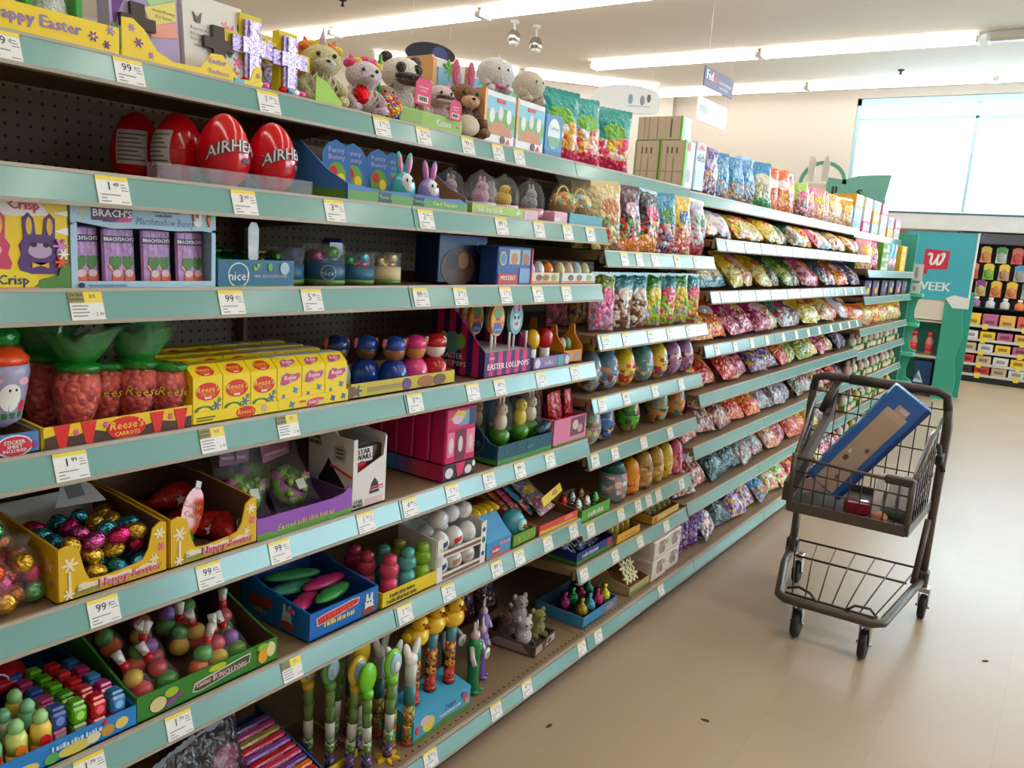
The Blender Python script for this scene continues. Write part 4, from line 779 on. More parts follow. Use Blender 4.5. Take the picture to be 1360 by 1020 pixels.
# pale blue window carton with lilac sachets
r = thing('window_carton', 'pale blue window carton of lilac sachets with script lettering', 'box', 0.770, XFR, Z3)
W3, H3 = 0.254, 0.136; pb = (172, 205, 226)
M().box(-W3 / 2, W3 / 2, 0.06, 0.063, 0, H3, card((90, 110, 130))).box(-W3 / 2, -W3 / 2 + 0.003, 0.004, 0.063, 0, H3, card(pb)).box(W3 / 2 - 0.003, W3 / 2, 0.004, 0.063, 0, H3, card(pb)).box(-W3 / 2, W3 / 2, 0.004, 0.063, 0, 0.003, card(pb)).box(-W3 / 2, W3 / 2, 0.004, 0.063, H3 - 0.003, H3, card(pb)).build('carton_shell', r)
f = M(); f.box(-W3 / 2, W3 / 2, 0, 0.003, 0, 0.011, card(pb)); f.prism([(-W3 / 2, 0.096), (-0.118, 0.102), (-0.06, 0.094), (0.0, 0.097), (0.05, 0.095), (0.10, 0.098), (W3 / 2, 0.095), (W3 / 2, H3), (-W3 / 2, H3)], 0, 0.003, card(pb))
f.box(-W3 / 2, -W3 / 2 + 0.010, 0, 0.003, 0.011, 0.10, card(pb)).box(W3 / 2 - 0.008, W3 / 2, 0, 0.003, 0.011, 0.10, card(pb)); f.build('front_panel', r)
prints(r, [('p', flower(-0.108, 0.118, 0.011, 8), (215, 210, 170)), ('p', [(-0.095, 0.106), (-0.078, 0.106), (-0.076, 0.104), (-0.055, 0.104), (-0.052, 0.106), (-0.03, 0.106), (-0.028, 0.128), (-0.045, 0.13), (-0.065, 0.127), (-0.08, 0.13), (-0.095, 0.128)], (95, 50, 100)), ('p', [(-0.06, 0.1045), (-0.048, 0.1045), (-0.03, 0.106), (-0.028, 0.114), (-0.05, 0.11)], (215, 60, 130)), ('t', "BRACH'S", -0.0615, 0.117, 0.0165, WHITE, {'bold': .035}),
           ('b', 0.03, 0.126, 0.05, 0.0065 * 0.7, (70, 80, 120)), ('b', 0.026, 0.119, 0.03, 0.006 * 0.7, (70, 80, 120)), ('t', 'Marshmallow Bunny', 0.030, 0.108, 0.0165, (60, 90, 150), {'italic': .22, 'maxw': 0.105}), ('e', 0.09, 0.112, 0.008, 0.008, WHITE), ('e', 0.084, 0.124, 0.003, 0.011, (235, 150, 170)), ('e', 0.094, 0.124, 0.003, 0.010, WHITE), ('p', carrot(0.112, 0.115, 0.02, 0.1), ORG), ('e', 0.113, 0.127, 0.004, 0.005, GRN), ('p', disc(-0.112, 0.005, 0.004, 0.004), NAVY), ('r', -0.10, -0.04, 0.004, 0.006, (110, 130, 180))])
ml = mat('lilac_sachet', (178, 128, 190), 0.3, bump=0.35, bscale=60)
for i, xx in enumerate((-0.112, -0.088, -0.054, -0.027, 0.012, 0.038, 0.075, 0.101)):
    back = i % 2 == 0
    o = M().box(-0.0168, 0.0168, 0, 0.008, 0.0, 0.092, ml, 0.003).build('bunny_sachet'); tag(o, 'lilac carrot-print sachet, %s from the near end in the pale blue window carton' % ('first', 'second', 'third', 'fourth', 'fifth', 'sixth', 'seventh', 'eighth')[i], 'sachet', 'lilac sachets in the window carton')
    prints(o, [('r', -0.0155, 0.0155, 0.068, 0.079, (70, 40, 95)), ('t', "BRACH'S", 0, 0.0735, 0.0085, WHITE, {'bold': .04, 'maxw': 0.029}), ('p', [(0.004, 0.022), (-0.007, 0.036), (-0.005, 0.046), (0.001, 0.047), (0.004, 0.043), (0.007, 0.047), (0.013, 0.046), (0.014, 0.036)], (70, 125, 45)), ('r', -0.003, 0.0145, 0.0, 0.018, (215, 90, 40)), ('e', 0.005, 0.019, 0.007, 0.006, (225, 190, 195)), ('p', carrot(-0.005, 0.028, 0.014, 0.5), (225, 160, 130))])
    put(o, 0.770 + xx, XFR - 0.010 - (0.011 if i % 2 else 0.0), Z3 + 0.0035, 0.0, -0.05)
def nice_logo(x, z, s, c=(225, 235, 235)):
    g = [('p', disc(x, z, s, s, 28), c), ('p', disc(x, z, s * 0.90, s * 0.90, 28), (22, 95, 135)), ('t', 'nice!', x, z - 0.1 * s, s * 1.05, c, {'bold': .02, 'italic': .12})]
    return g
m_nb = (22, 95, 135)
t_ = tray('display_tray', 'blue tray with round white logo and green butterflies, third shelf', 0.172, 0.14, 0.050, 0.052, m_nb, inner=m_nb, y=0.988, x=XFR, z=Z3,
          decs=nice_logo(-0.042, 0.022, 0.023) + [('t', 'MILK CHOCOLATE COINS', 0.03, 0.02, 0.0075, (215, 225, 225), {'bold': .02, 'maxw': .075}), ('p', [(-0.01, 0.04), (0.0, 0.034), (-0.003, 0.044), (0.006, 0.043), (-0.001, 0.032), (-0.008, 0.03)], (140, 190, 60)), ('p', disc(0.028, 0.037, 0.005, 0.008), (90, 170, 70)), ('e', 0.062, 0.035, 0.011, 0.012, (170, 195, 210)), ('r', -0.086, 0.086, 0, 0.003, GRN)])
for i, (dx, dy, c) in enumerate(((-0.06, 0.05, (20, 110, 50)), (-0.02, 0.07, (15, 90, 45)), (0.01, 0.04, (25, 150, 60)), (0.045, 0.06, (110, 100, 40)), (0.07, 0.1, (20, 100, 55)))):
    o = M().ell((0, 0, 0.028), (0.022, 0.02, 0.028), foil(c), 10, 8).lathe([(0.006, 0.052), (0.018, 0.062), (0.012, 0.064)], foil(c), 8).build('foil_bundle'); tag(o, ('dark green foil bundle at the near corner of the blue tray', 'darkest green foil bundle deep in the blue tray', 'bright green foil bundle under the white spoon sign', 'olive gold foil bundle in the blue tray', 'green foil bundle at the back corner of the blue tray')[i], 'candy'); put(o, 0.988 + dx, XFR - dy, Z3 + DZ)
r = thing('clear_tag', 'tall clear plastic tag standing up from the blue tray', 'tag', 0.995, XFR - 0.022, Z3 + DZ)
M().prism([(-0.011, 0.05), (-0.004, 0.04), (0.004, 0.04), (0.011, 0.05), (0.012, 0.105), (0.006, 0.116), (-0.006, 0.116), (-0.012, 0.105)], 0, 0.002, film('tagfilm', (225, 228, 230), 0.75, 0.2, 0.2)).build('tag_blade', r); M().tube([(0, 0.001, 0), (0, 0.001, 0.045)], 0.0018, m_clear, 6).build('tag_stem', r)
def tub(label, yy, R_, h, cols, band, xx=XFR - 0.055, zz=Z3, lid=None, logo=False):
    r = thing('clear_tub', label, 'plastic tub', yy, xx, zz)
    M().lathe([(R_, 0), (R_ + 0.001, 0.002), (R_ + 0.001, h - 0.004), (R_ + 0.003, h - 0.002), (R_ + 0.003, h), (R_ - 0.001, h)], m_tub, 22).build('clear_wall', r)
    M().lathe([(R_ + 0.0015, 0.003), (R_ + 0.0015, h * 0.56), (R_ + 0.0005, h * 0.56)], card(band), 22).lathe([(R_ + 0.002, 0.002), (R_ + 0.002, 0.012), (R_ + 0.001, 0.012)], card((90, 130, 50)), 22).build('paper_band', r)
    g = random.Random(int(yy * 1000))
    for k in range(7):
        o = M().ell((0, 0, 0), (0.015, 0.013, 0.013), foil(cols[k % len(cols)]), 8, 6).build('sweet', r); a = 2.4 * k; q = R_ * (0.55 if k < 5 else 0.1); o.location = (q * math.cos(a), q * math.sin(a), h * 0.62 + 0.008 * (k % 3))
    if lid: M().lathe([(R_ + 0.003, h), (R_ + 0.003, h + 0.006), (R_ * 0.8, h + 0.012), (0, h + 0.012)], gloss(lid), 18).build('lid', r)
    if logo:
        g = M(); wp = lambda x, y, z: ((R_ + 0.0025 - y) * math.sin(x / R_ - 0.5), -(R_ + 0.0025 - y) * math.cos(x / R_ - 0.5), z)
        warped_poly(g, disc(0, h * 0.32, 0.016, 0.016, 20), ink((160, 180, 195)), wp); warped_poly(g, disc(0, h * 0.32, 0.0145, 0.0145, 20), ink(band), wp, 0.0004); g.text('nice!', 0, h * 0.31, 0.016, ink((190, 205, 215)), -0.0008, warp=wp); g.build('lettering', r)
    return r
tub('clear tub with blue band next to the blue tray', 1.106, 0.040, 0.074, [(30, 90, 120), GRN, (25, 60, 120)], (30, 95, 130), XFR - 0.07)
tub('shiny clear tub with round logo, brightest on the third shelf', 1.196, 0.043, 0.084, [(60, 120, 190), (200, 80, 140), GRN], (30, 85, 115), XFR - 0.05, logo=True)
tub('clear tub with blue band and pink green sweets', 1.292, 0.041, 0.070, [(235, 90, 110), (60, 170, 90), (90, 190, 215)], (30, 95, 130), XFR - 0.055)
tub('clear tub with cream sweets and red base beside the joint', 1.380, 0.036, 0.072, [(225, 205, 150), (230, 215, 170)], (215, 195, 150), XFR - 0.05)
o = M().box(-0.03, 0.03, 0, 0.03, 0, 0.095, gloss((70, 45, 120)), 0.01).build('purple_topper'); put(tag(o, 'purple box top showing behind the cream sweets tub', 'box'), 1.37, XFR - 0.2, Z3)
carton('picture_box', 'dark navy box with round seal and brown picture, standing back in the shade', 0.2, 0.118, 0.08, (25, 45, 95), [('e', 0.075, 0.095, 0.017, 0.017, (120, 190, 225)), ('e', 0.075, 0.095, 0.013, 0.013, (30, 90, 160)), ('e', -0.02, 0.04, 0.07, 0.05, (95, 65, 50)), ('e', -0.045, 0.055, 0.022, 0.022, (60, 45, 40)), ('e', 0.0, 0.058, 0.022, 0.022, (170, 130, 90)), ('r', -0.1, 0.1, 0.105, 0.122, (20, 60, 140))], y=1.70, x=XFR - 0.075, z=Z3)
carton('picture_box', 'bright blue box with two picture windows and red white word panel', 0.165, 0.102, 0.06, (35, 80, 160), [('p', rect(-0.03, 0.02, 0.055, 0.095), (190, 200, 190)), ('p', rect(0.03, 0.07, 0.055, 0.095), (150, 170, 190)), ('e', -0.005, 0.07, 0.015, 0.016, (190, 130, 80)), ('e', 0.05, 0.07, 0.014, 0.016, (170, 110, 70)), ('e', -0.06, 0.07, 0.017, 0.019, (215, 200, 120)), ('e', -0.06, 0.07, 0.013, 0.015, (60, 130, 200)), ('r', -0.078, 0.012, 0.0, 0.03, (205, 40, 40)), ('t', 'MYSTERY', -0.033, 0.018, 0.017, WHITE, {'bold': .04}), ('r', 0.02, 0.07, 0.005, 0.045, (120, 160, 210)), ('r', 0.076, 0.082, 0.0, 0.1, RED)], y=1.835, x=XFR, z=Z3)
def egg_pack(label, yy, w, cols, clear, c):
    t = tray('egg_tray', label, w, 0.11, 0.034, 0.03, c, y=yy, x=XFR, z=Z3, cat='egg carton', decs=[('r', -w * .48, w * .48, 0.004, 0.010, (225, 130, 60)), ('e', -w * .25, 0.02, 0.016, 0.009, (120, 90, 80)), ('e', 0.0, 0.02, 0.016, 0.009, (150, 110, 60)), ('e', w * .3, 0.02, 0.014, 0.009, (150, 190, 90))])
    n = len(cols)
    for i, c2 in enumerate(cols):
        for j in range(2):
            o = M().lathe(egg_prof(0.0195, 0.054, 10), gloss(c2), 14).build('plastic_egg'); tag(o, 'small %s egg in the %s pack, %s row' % (('lilac', 'white', 'orange', 'cream', 'peach', 'pale blue', 'pale green')[i + (3 if clear else 0)], 'clear-lidded' if clear else 'open orange-striped', ('front', 'rear')[j]), 'plastic egg', 'eggs in cardboard packs on the third shelf')
            put(o, yy - w / 2 + (i + 0.5) * w / n, XFR - 0.03 - 0.045 * j, Z3 + 0.012)
    if clear: M().prism([(-w / 2, 0.034), (w / 2, 0.034), (w / 2 - 0.01, 0.07), (-w / 2 + 0.01, 0.07)], 0.004, 0.1, m_clear).build('clear_lid', t)
egg_pack('cardboard egg pack with lilac, white and orange eggs, open topped', 1.995, 0.145, [(190, 170, 215), (240, 235, 230), (240, 130, 50)], False, (238, 215, 190))
egg_pack('clear-lidded egg pack with pale pastel eggs at the end of third shelf', 2.185, 0.20, [(235, 225, 180), (245, 200, 160), (190, 215, 225), (225, 225, 150)], True, (225, 230, 235))

# ================================================================= FOURTH SHELF
Z4 = 1.051
m_redc = candymat('orange_reds', [(215, 60, 45), (235, 85, 55), (200, 45, 40)], 85)
def carrot_bag(label, yy, xx, s, top=True, script=True, tilt=0.0):
    r = thing('carrot_candy_bag', label, 'candy bag', yy, xx, Z4 + DZ); r.rotation_euler = (tilt, 0.08, PI / 2)
    prof = [(0.012, 0.0), (0.022, 0.012), (0.034, 0.05), (0.039, 0.085), (0.034, 0.108), (0.016, 0.118)]
    M().lathe([(a * s, b * s) for a, b in prof], m_redc, 14).build('candy_filled_body', r)
    M().lathe([(a * s * 1.03 + 0.001, b * s) for a, b in prof], m_wrap, 14).build('clear_sleeve', r)
    g = M(); g.lathe([(0.016 * s, 0.110 * s), (0.033 * s, 0.112 * s), (0.041 * s, 0.124 * s), (0.030 * s, 0.128 * s)], m_wgreen, 10); g.build('green_collar', r)
    if top:
        g = M(); rn = random.Random(int(yy * 999)); n = 18; vs = []; fs = []
        for j in range(4):
            for k in range(n):
                a = 2 * PI * k / n; q = (0.016 + 0.0125 * j + 0.006 * rn.random() * j) * s
                f_ = 1.0 if k % 2 else 1.0 - 0.14 * j; vs.append((q * f_ * math.cos(a) * 1.2, q * f_ * math.sin(a) * 0.8, (0.118 + (0.015 + 0.006 * (k % 2)) * j + 0.006 * rn.random() * j) * s))
        for j in range(3):
            for k in range(n): fs.append((j * n + k, j * n + (k + 1) % n, (j + 1) * n + (k + 1) % n, (j + 1) * n + k))
        g.add(vs, fs, m_wgreen, True); g.build('green_top', r)
        g = M(); g.add([(x * 1.12, y * 1.12, z + 0.006 * s) for x, y, z in vs], fs, m_wrap, True); g.build('clear_frill', r)
    if script:
        g = M(); wp = lambda x, y, z: ((0.0405 * s - y) * math.sin(x / (0.04 * s)), -(0.0405 * s - y) * math.cos(x / (0.04 * s)), z)
        g.text("Reese's", 0, 0.072 * s, 0.026 * s, ink((70, 45, 25)), -0.0012, warp=wp, italic=.25, bold=.06); g.text("Reese's", 0, 0.072 * s, 0.026 * s, ink((235, 170, 40)), -0.0020, warp=wp, italic=.25); g.build('lettering', r)
RT = [(-0.128, 0), (0.128, 0), (0.128, 0.040), (-0.128, 0.036)]
def wavy(x0, x1, z, a, n): return [(x0 + (x1 - x0) * k / n, z + a * math.sin(k * 1.7)) for k in range(n + 1)]
tr = tray('display_tray', 'yellow and brown tray with red pennants and oval script logo', 0.258, 0.20, 0.036, 0.045, (240, 205, 35), y=0.722, x=XFR, z=Z4, front=RT,
          decs=[('p', [(-0.127, 0), (0.127, 0)] + wavy(-0.127, 0.127, 0.019, 0.003, 16)[::-1], (75, 42, 28))] + [('p', [(x - 0.013, 0.037), (x - 0.005, 0.0), (x + 0.005, 0.0), (x + 0.013, 0.037)], (225, 35, 30)) for x in (-0.10, -0.058, 0.06, 0.105)] + [('p', flower(-0.078, 0.022, 0.006), PINK), ('p', flower(0.085, 0.026, 0.006), PINK), ('p', flower(-0.03, 0.028, 0.006), PINK), ('p', disc(0.005, 0.018, 0.033, 0.0185, 26), (225, 35, 30)), ('t', "Reese's", 0.005, 0.023, 0.020, (250, 190, 60), {'italic': .2, 'bold': .03}), ('t', 'CARROTS', 0.005, 0.009, 0.010, (250, 200, 80), {'bold': .03})])
for i, (yy, xx, s, top) in enumerate(((0.668, XFR - 0.055, 0.95, True), (0.655, XFR - 0.14, 1.0, True), (0.733, XFR - 0.085, 0.9, False), (0.775, XFR - 0.06, 0.92, True), (0.81, XFR - 0.125, 1.0, True), (0.825, XFR - 0.045, 0.86, False))):
    carrot_bag(('carrot-shaped bag of orange candy with torn green top, nearest in the pennant tray', 'carrot-shaped candy bag in the rear row of the pennant tray', 'carrot-shaped candy bag with script word and no green top', 'carrot-shaped candy bag with a tall green top, mid tray', 'carrot-shaped candy bag behind the tall green top', 'carrot-shaped candy bag at the tray end beside the yellow cartons')[i], yy, xx, s, top, i in (2, 3, 5))
r = thing('bunny_carrot_bag', 'orange topped carrot bag with a white bunny print, at the row start', 'candy bag', 0.553, XFR - 0.05, Z4 + 0.036)
prof = [(0.012, 0.0), (0.03, 0.012), (0.038, 0.05), (0.044, 0.085), (0.043, 0.10)]
M().lathe(prof, mat('mauve_film', (165, 160, 195), 0.25, bump=0.4, bscale=40), 16).build('printed_body', r); M().lathe([(0.0435, 0.099), (0.044, 0.108), (0.030, 0.122), (0.012, 0.128)], mat('orange_film', (235, 75, 25), 0.2, bump=0.4, bscale=40), 16).build('orange_top', r)
M().lathe([(0.012, 0.124), (0.03, 0.128), (0.034, 0.142), (0.022, 0.155)], m_wgreen, 10).build('green_top', r)
g = M(); wp = lambda x, y, z: ((0.0425 - y - max(0, 0.07 - z) * 0.22) * math.sin(x / 0.042), -(0.0425 - y - max(0, 0.07 - z) * 0.22) * math.cos(x / 0.042), z)
warped_poly(g, disc(0.002, 0.05, 0.018, 0.022, 18), ink(WHITE), wp); warped_poly(g, disc(0.024, 0.074, 0.011, 0.006, 12), ink((235, 170, 185)), wp); warped_poly(g, disc(-0.02, 0.078, 0.010, 0.006, 12), ink((235, 170, 185)), wp)
for q in (0.0, 0.01): warped_poly(g, disc(q, 0.062, 0.002, 0.0025, 8), ink(BLACK), wp, 0.0006)
warped_poly(g, rect(-0.04, 0.04, 0.016, 0.026), ink((50, 110, 60)), wp); warped_poly(g, disc(0.026, 0.035, 0.008, 0.009, 12), ink((225, 50, 70)), wp); g.build('bunny_print', r)
tray('display_tray', 'low blue sky tray with a red round offer badge at the row start', 0.13, 0.12, 0.034, 0.036, (80, 130, 190), y=0.522, x=XFR, z=Z4, decs=[('e', 0.03, 0.015, 0.026, 0.017, WHITE), ('e', 0.03, 0.015, 0.024, 0.015, (215, 45, 75)), ('t', 'STICKER', 0.03, 0.021, 0.008, WHITE, {'bold': .03}), ('t', 'SHEET', 0.03, 0.0145, 0.008, WHITE, {'bold': .03}), ('t', 'INCLUDED', 0.03, 0.008, 0.007, WHITE, {'bold': .03}), ('e', -0.02, 0.022, 0.02, 0.006, WHITE), ('e', 0.058, 0.014, 0.004, 0.006, (150, 60, 140))])
def egg_carton_mesh(kind):
    w = 0.0605; h = 0.084; d = 0.056; g = M(); c = card((250, 218, 22))
    poly = [(0, 0), (d, 0), (d, h + 0.018), (0.022, h + 0.018), (0.0, h)]
    g.prism(poly, -w / 2, w / 2, c, XSW)
    top = card((250, 222, 40) if kind == 'r' else (232, 228, 215)); g.box(-w / 2 + 0.001, w / 2 - 0.001, 0.0225, d - 0.001, h + 0.0181, h + 0.0187, top)
    g.box(-w / 2 + .012, w / 2 - 0.02, 0.03, d - 0.012, h + 0.0187, h + 0.019, card((225, 190, 30) if kind == 'r' else (215, 205, 175)))
    S_ = T(0, 0, h) @ RX(-math.atan2(0.022, 0.018))
    if kind == 'r':
        for xf, z in ((None, 0.056), (S_, 0.013)):
            k = 1.0 if xf is None else 0.75
            g.prism(disc(0, z, 0.025 * k, 0.0165 * k, 22), -0.0007, 0.0, ink((222, 45, 25)), xf); g.text("Reese's", 0, z + 0.004 * k, 0.0165 * k, ink((250, 205, 80)), -0.0010, xf, italic=.2, bold=.02); g.text('PIECES', 0, z - 0.006 * k, 0.010 * k, ink((245, 150, 50)), -0.0010, xf, bold=.03); g.prism(rect(-0.007 * k, 0.007 * k, z - 0.0135 * k, z - 0.010 * k), -0.0010, 0, ink(WHITE), xf)
        g.prism(disc(-0.008, 0.022, 0.020, 0.008, 16), -0.0006, 0, ink((60, 130, 50))); g.prism(disc(-0.008, 0.018, 0.014, 0.009, 16), -0.0008, 0, ink((250, 220, 50)))
        g.prism(flower(0.018, 0.028, 0.010), -0.0008, 0, ink((70, 110, 170))); g.prism(flower(0.024, 0.038, 0.006), -0.0009, 0, ink((60, 150, 110)))
    else:
        P_ = [(-0.022, -0.009), (-0.012, -0.012), (0.016, -0.005), (0.025, 0.002), (0.022, 0.008), (0.006, 0.006), (-0.008, 0.010), (-0.018, 0.004)]
        for xf, z in ((None, 0.062), (S_, 0.013)):
            k = 1.0 if xf is None else 0.8
            g.prism([(a * k * 1.08, z + b * k * 1.15) for a, b in P_], -0.0006, 0, ink((70, 120, 190)), xf); g.prism([(a * k, z + b * k) for a, b in P_], -0.0008, 0, ink((225, 60, 120)), xf); g.text('Robin', 0.001 * k, z + 0.001 * k, 0.013 * k, ink(WHITE), -0.0011, xf, italic=.2, bold=.03); g.text('Eggs', 0.004 * k, z - 0.006 * k, 0.007 * k, ink(WHITE), -0.0011, xf, italic=.2)
        for (a, b, s_) in ((0.015, 0.036, 0.009), (-0.014, 0.026, 0.006), (-0.004, 0.016, 0.005), (0.016, 0.012, 0.007)): g.prism(star(a, b, s_, s_ * 0.45, 4, 0.5), -0.0007, 0, ink((70, 130, 190)))
    return g.mesh('egg_carton_' + kind)
EC = {k: egg_carton_mesh(k) for k in 'rb'}
ORD = ('front', 'second', 'third', 'fourth', 'fifth', 'sixth')
for i in range(6):
    k = 'r' if i < 3 else 'b'
    for j in range(4):
        o = obj('candy_carton', EC[k]); lb = 'yellow candy carton with %s, %s column, %s row' % ('red oval script logo' if k == 'r' else 'blue birds and slanted pink word', ('near', 'middle', 'far')[i % 3], ORD[j])
        tag(o, lb, 'box', 'yellow candy cartons on the fourth shelf'); put(o, 0.885 + 0.0625 * i, XFR - 0.004 - 0.060 * j - (0.006 * (j % 2)), Z4 + DZ + 0.001, 0.03 * math.sin(i * 3 + j * 5) if j else 0)
tray('display_tray', 'yellow front display tray with red oval and fine print under the cartons', 0.189, 0.25, 0.024, 0.024, (250, 218, 22), y=0.9475, x=XFR, z=Z4, decs=[('p', disc(0.018, 0.012, 0.022, 0.0115, 22), (222, 45, 25)), ('t', "Reese's", 0.018, 0.013, 0.013, (250, 205, 80), {'italic': .2, 'bold': .02}), ('r', -0.088, -0.05, 0.012, 0.0145, (120, 100, 30)), ('r', -0.088, -0.055, 0.007, 0.0095, (120, 100, 30)), ('p', flower(0.06, 0.015, 0.008), (215, 190, 210))])
tray('display_tray', 'yellow front display tray with blue birds under the bird cartons', 0.187, 0.25, 0.026, 0.026, (250, 218, 22), y=1.1365, x=XFR, z=Z4, decs=[('p', [(-0.022, 0.004), (-0.01, 0.001), (0.018, 0.009), (0.026, 0.017), (0.006, 0.02), (-0.018, 0.016)], (225, 60, 120)), ('t', 'Robin Eggs', 0.002, 0.0115, 0.010, WHITE, {'bold': .03, 'maxw': .036}), ('p', star(-0.06, 0.012, 0.009, 0.004, 4, .5), (70, 130, 190)), ('p', star(0.05, 0.013, 0.008, 0.004, 4, .5), (60, 100, 170)), ('p', star(0.08, 0.014, 0.008, 0.004, 4, .5), (60, 100, 170)), ('r', -0.04, -0.025, 0.014, 0.017, (190, 80, 60))])
# dog topped candy bottles, plain generic toppers
tray('display_tray', 'olive yellow display tray holding the capped candy bottles', 0.36, 0.20, 0.034, 0.036, (205, 185, 55), y=1.425, x=XFR - 0.006, z=Z4, rz=0.0, decs=[('p', flower(-0.16, 0.017, 0.014, 5), (90, 80, 130)), ('e', -0.19, 0.017, 0.03, 0.014, (120, 90, 60)), ('r', -0.13, -0.02, 0.012, 0.022, (165, 150, 90)), ('e', 0.0, 0.017, 0.016, 0.014, (110, 70, 140)), ('e', 0.07, 0.017, 0.03, 0.014, (170, 110, 60)), ('e', 0.12, 0.017, 0.024, 0.013, (120, 85, 60))], side=[('e', 0.1, 0.016, 0.05, 0.015, (150, 130, 60))])
def topper(label, yy, xx, body, face, cap, ear, capkind, s=1.0):
    r = thing('candy_bottle', label, 'candy container', yy, xx, Z4 + DZ, -0.25); r.scale = (s, s, s)
    M().lathe([(0.032, 0), (0.035, 0.01), (0.035, 0.03), (0.030, 0.05), (0.018, 0.062)], gloss(body), 16).build('bottle', r)
    h = M().ell((0, 0, 0.086), (0.028, 0.026, 0.028), gloss(face), 14, 10).build('round_top', r)
    for sx in (-1, 1): M().ell((sx * 0.026, 0, 0.102), (0.009, 0.006, 0.013), gloss(ear), 8, 6).build('side_lug', h)
    M().lathe([(0.0285, 0.090), (0.027, 0.106), (0.016, 0.119), (0, 0.122)], gloss(cap), 14).build('coloured_cap', h)
topper('blue candy bottle with brown round top and blue cap, front of the yellow tray', 1.435, XFR - 0.06, (25, 70, 165), (150, 100, 60), (35, 80, 180), (230, 120, 140), 'cap')
topper('pink candy bottle with orange round top and pink cap in the yellow tray', 1.505, XFR - 0.055, (235, 70, 140), (215, 140, 60), (240, 60, 140), (200, 110, 50), 'band')
topper('red candy bottle with white round top and red cap', 1.575, XFR - 0.05, (190, 30, 40), (235, 235, 232), (200, 25, 35), (235, 235, 232), 'helmet')
topper('blue candy bottle with dark brown top, second behind the front one', 1.385, XFR - 0.105, (25, 70, 165), (95, 65, 45), (35, 80, 180), (220, 110, 130), 'cap')
topper('pale grey candy bottle with brown top, rearmost in the yellow tray', 1.315, XFR - 0.13, (200, 200, 200), (110, 75, 50), (30, 60, 130), (200, 90, 110), 'cap')
# lollipop display
r = thing('lollipop_display', 'pink and purple striped lollipop display box with white lettering', 'display box', 1.835, XFR - 0.0, Z4)
WL = 0.22
f = M(); n = 11
for k in range(n): f.box(-WL / 2 + WL * k / n, -WL / 2 + WL * (k + 1) / n, 0, 0.003, 0, 0.068, card((225, 40, 120) if k % 2 else (70, 35, 110)))
f.build('front_panel', r); prints(r, [('t', 'yumy', -0.08, 0.053, 0.012, WHITE), ('t', 'EASTER LOLLIPOPS', 0.0, 0.028, 0.0235, (245, 235, 240), {'bold': .045, 'maxw': .205})])
for sx in (-1, 1):
    f = M(); d_ = 0.19
    for k in range(9): 
        a, b_ = d_ * k / 9, d_ * (k + 1) / 9; za = 0.068 + 0.115 * min(1, a / 0.12); zb = 0.068 + 0.115 * min(1, b_ / 0.12)
        f.prism([(a, 0), (b_, 0), (b_, zb), (a, za)], sx * WL / 2 - 0.0015, sx * WL / 2 + 0.0015, card((215, 35, 115) if k % 2 else (60, 32, 100)), XSW)
    f.build('side_panel', r)
prints(r, [('e', 0.075, 0.085, 0.03, 0.03, (120, 175, 190)), ('e', 0.045, 0.09, 0.015, 0.022, (225, 200, 90)), ('e', 0.105, 0.09, 0.015, 0.022, (150, 200, 120)), ('t', 'EASTER', 0.08, 0.048, 0.022, (225, 215, 225), {'bold': .05}), ('t', 'LOLLIPOPS', 0.08, 0.028, 0.02, (225, 215, 225), {'bold': .05})], 0.0, RZ(-PI / 2) @ T(-d_, -WL / 2 - 0.0016, 0), 'side_print')
M().box(-WL / 2, WL / 2, d_ - 0.003, d_, 0, 0.19, card((60, 32, 100))).box(-WL / 2, WL / 2, 0.0, d_, 0.0, 0.003, card((60, 32, 100))).box(-WL / 2 + 0.002, WL / 2 - 0.002, 0.004, d_ - 0.004, 0.064, 0.067, card((230, 225, 230))).build('tray_insert', r)
def big_lolly(label, yy, xx, c, kind):
    r = thing('lollipop', label, 'lollipop', yy, xx, Z4 + 0.0675, 0, 'big oval lollipops in the striped display')
    r.scale = (0.95, 0.95, 0.80); M().tube([(0, 0, 0), (0, 0, 0.05)], 0.0035, gloss(WHITE), 8).build('stick', r)
    q = disc(0, 0.105, 0.034, 0.056, 26); M().prism(q, -0.006, 0.006, gloss(c)).build('candy_disc', r)
    if kind: prints(r, [('p', disc(0, 0.1, 0.03, 0.048, 24), (245, 200, 90)), ('p', disc(0, 0.075, 0.024, 0.018, 20), (50, 120, 190)), ('e', 0.0, 0.128, 0.02, 0.018, (120, 190, 120)), ('t', 'BIG', 0, 0.108, 0.016, (225, 60, 130), {'bold': .05}), ('t', 'LOLLIPOP', 0, 0.093, 0.0135, (235, 70, 140), {'bold': .06, 'maxw': .056}), ('t', 'yummy', 0, 0.073, 0.011, WHITE)], -0.006)
    else: prints(r, [('e', 0, 0.095, 0.022, 0.03, (200, 225, 230)), ('e', -0.009, 0.11, 0.005, 0.007, BLACK), ('e', 0.009, 0.11, 0.005, 0.007, BLACK), ('e', 0, 0.088, 0.010, 0.006, (190, 70, 90)), ('e', -0.014, 0.145, 0.006, 0.014, PINK), ('e', 0.014, 0.145, 0.006, 0.014, PINK)], -0.006)
for i, (yy, dx, c, k) in enumerate(((1.805, 0.03, (235, 150, 60), 1), (1.895, 0.03, (120, 190, 200), 0), (1.775, 0.08, (225, 120, 60), 1), (1.86, 0.08, (90, 170, 190), 0), (1.80, 0.13, (235, 160, 70), 1))):
    big_lolly(('big oval lollipop with orange rim and blue word band, front one', 'big pale blue bunny lollipop, front one', 'orange rimmed oval lollipop in the second row', 'pale blue lollipop in the second row', 'orange rimmed oval lollipop deepest in the display')[i], yy, XFR - dx, c, k)
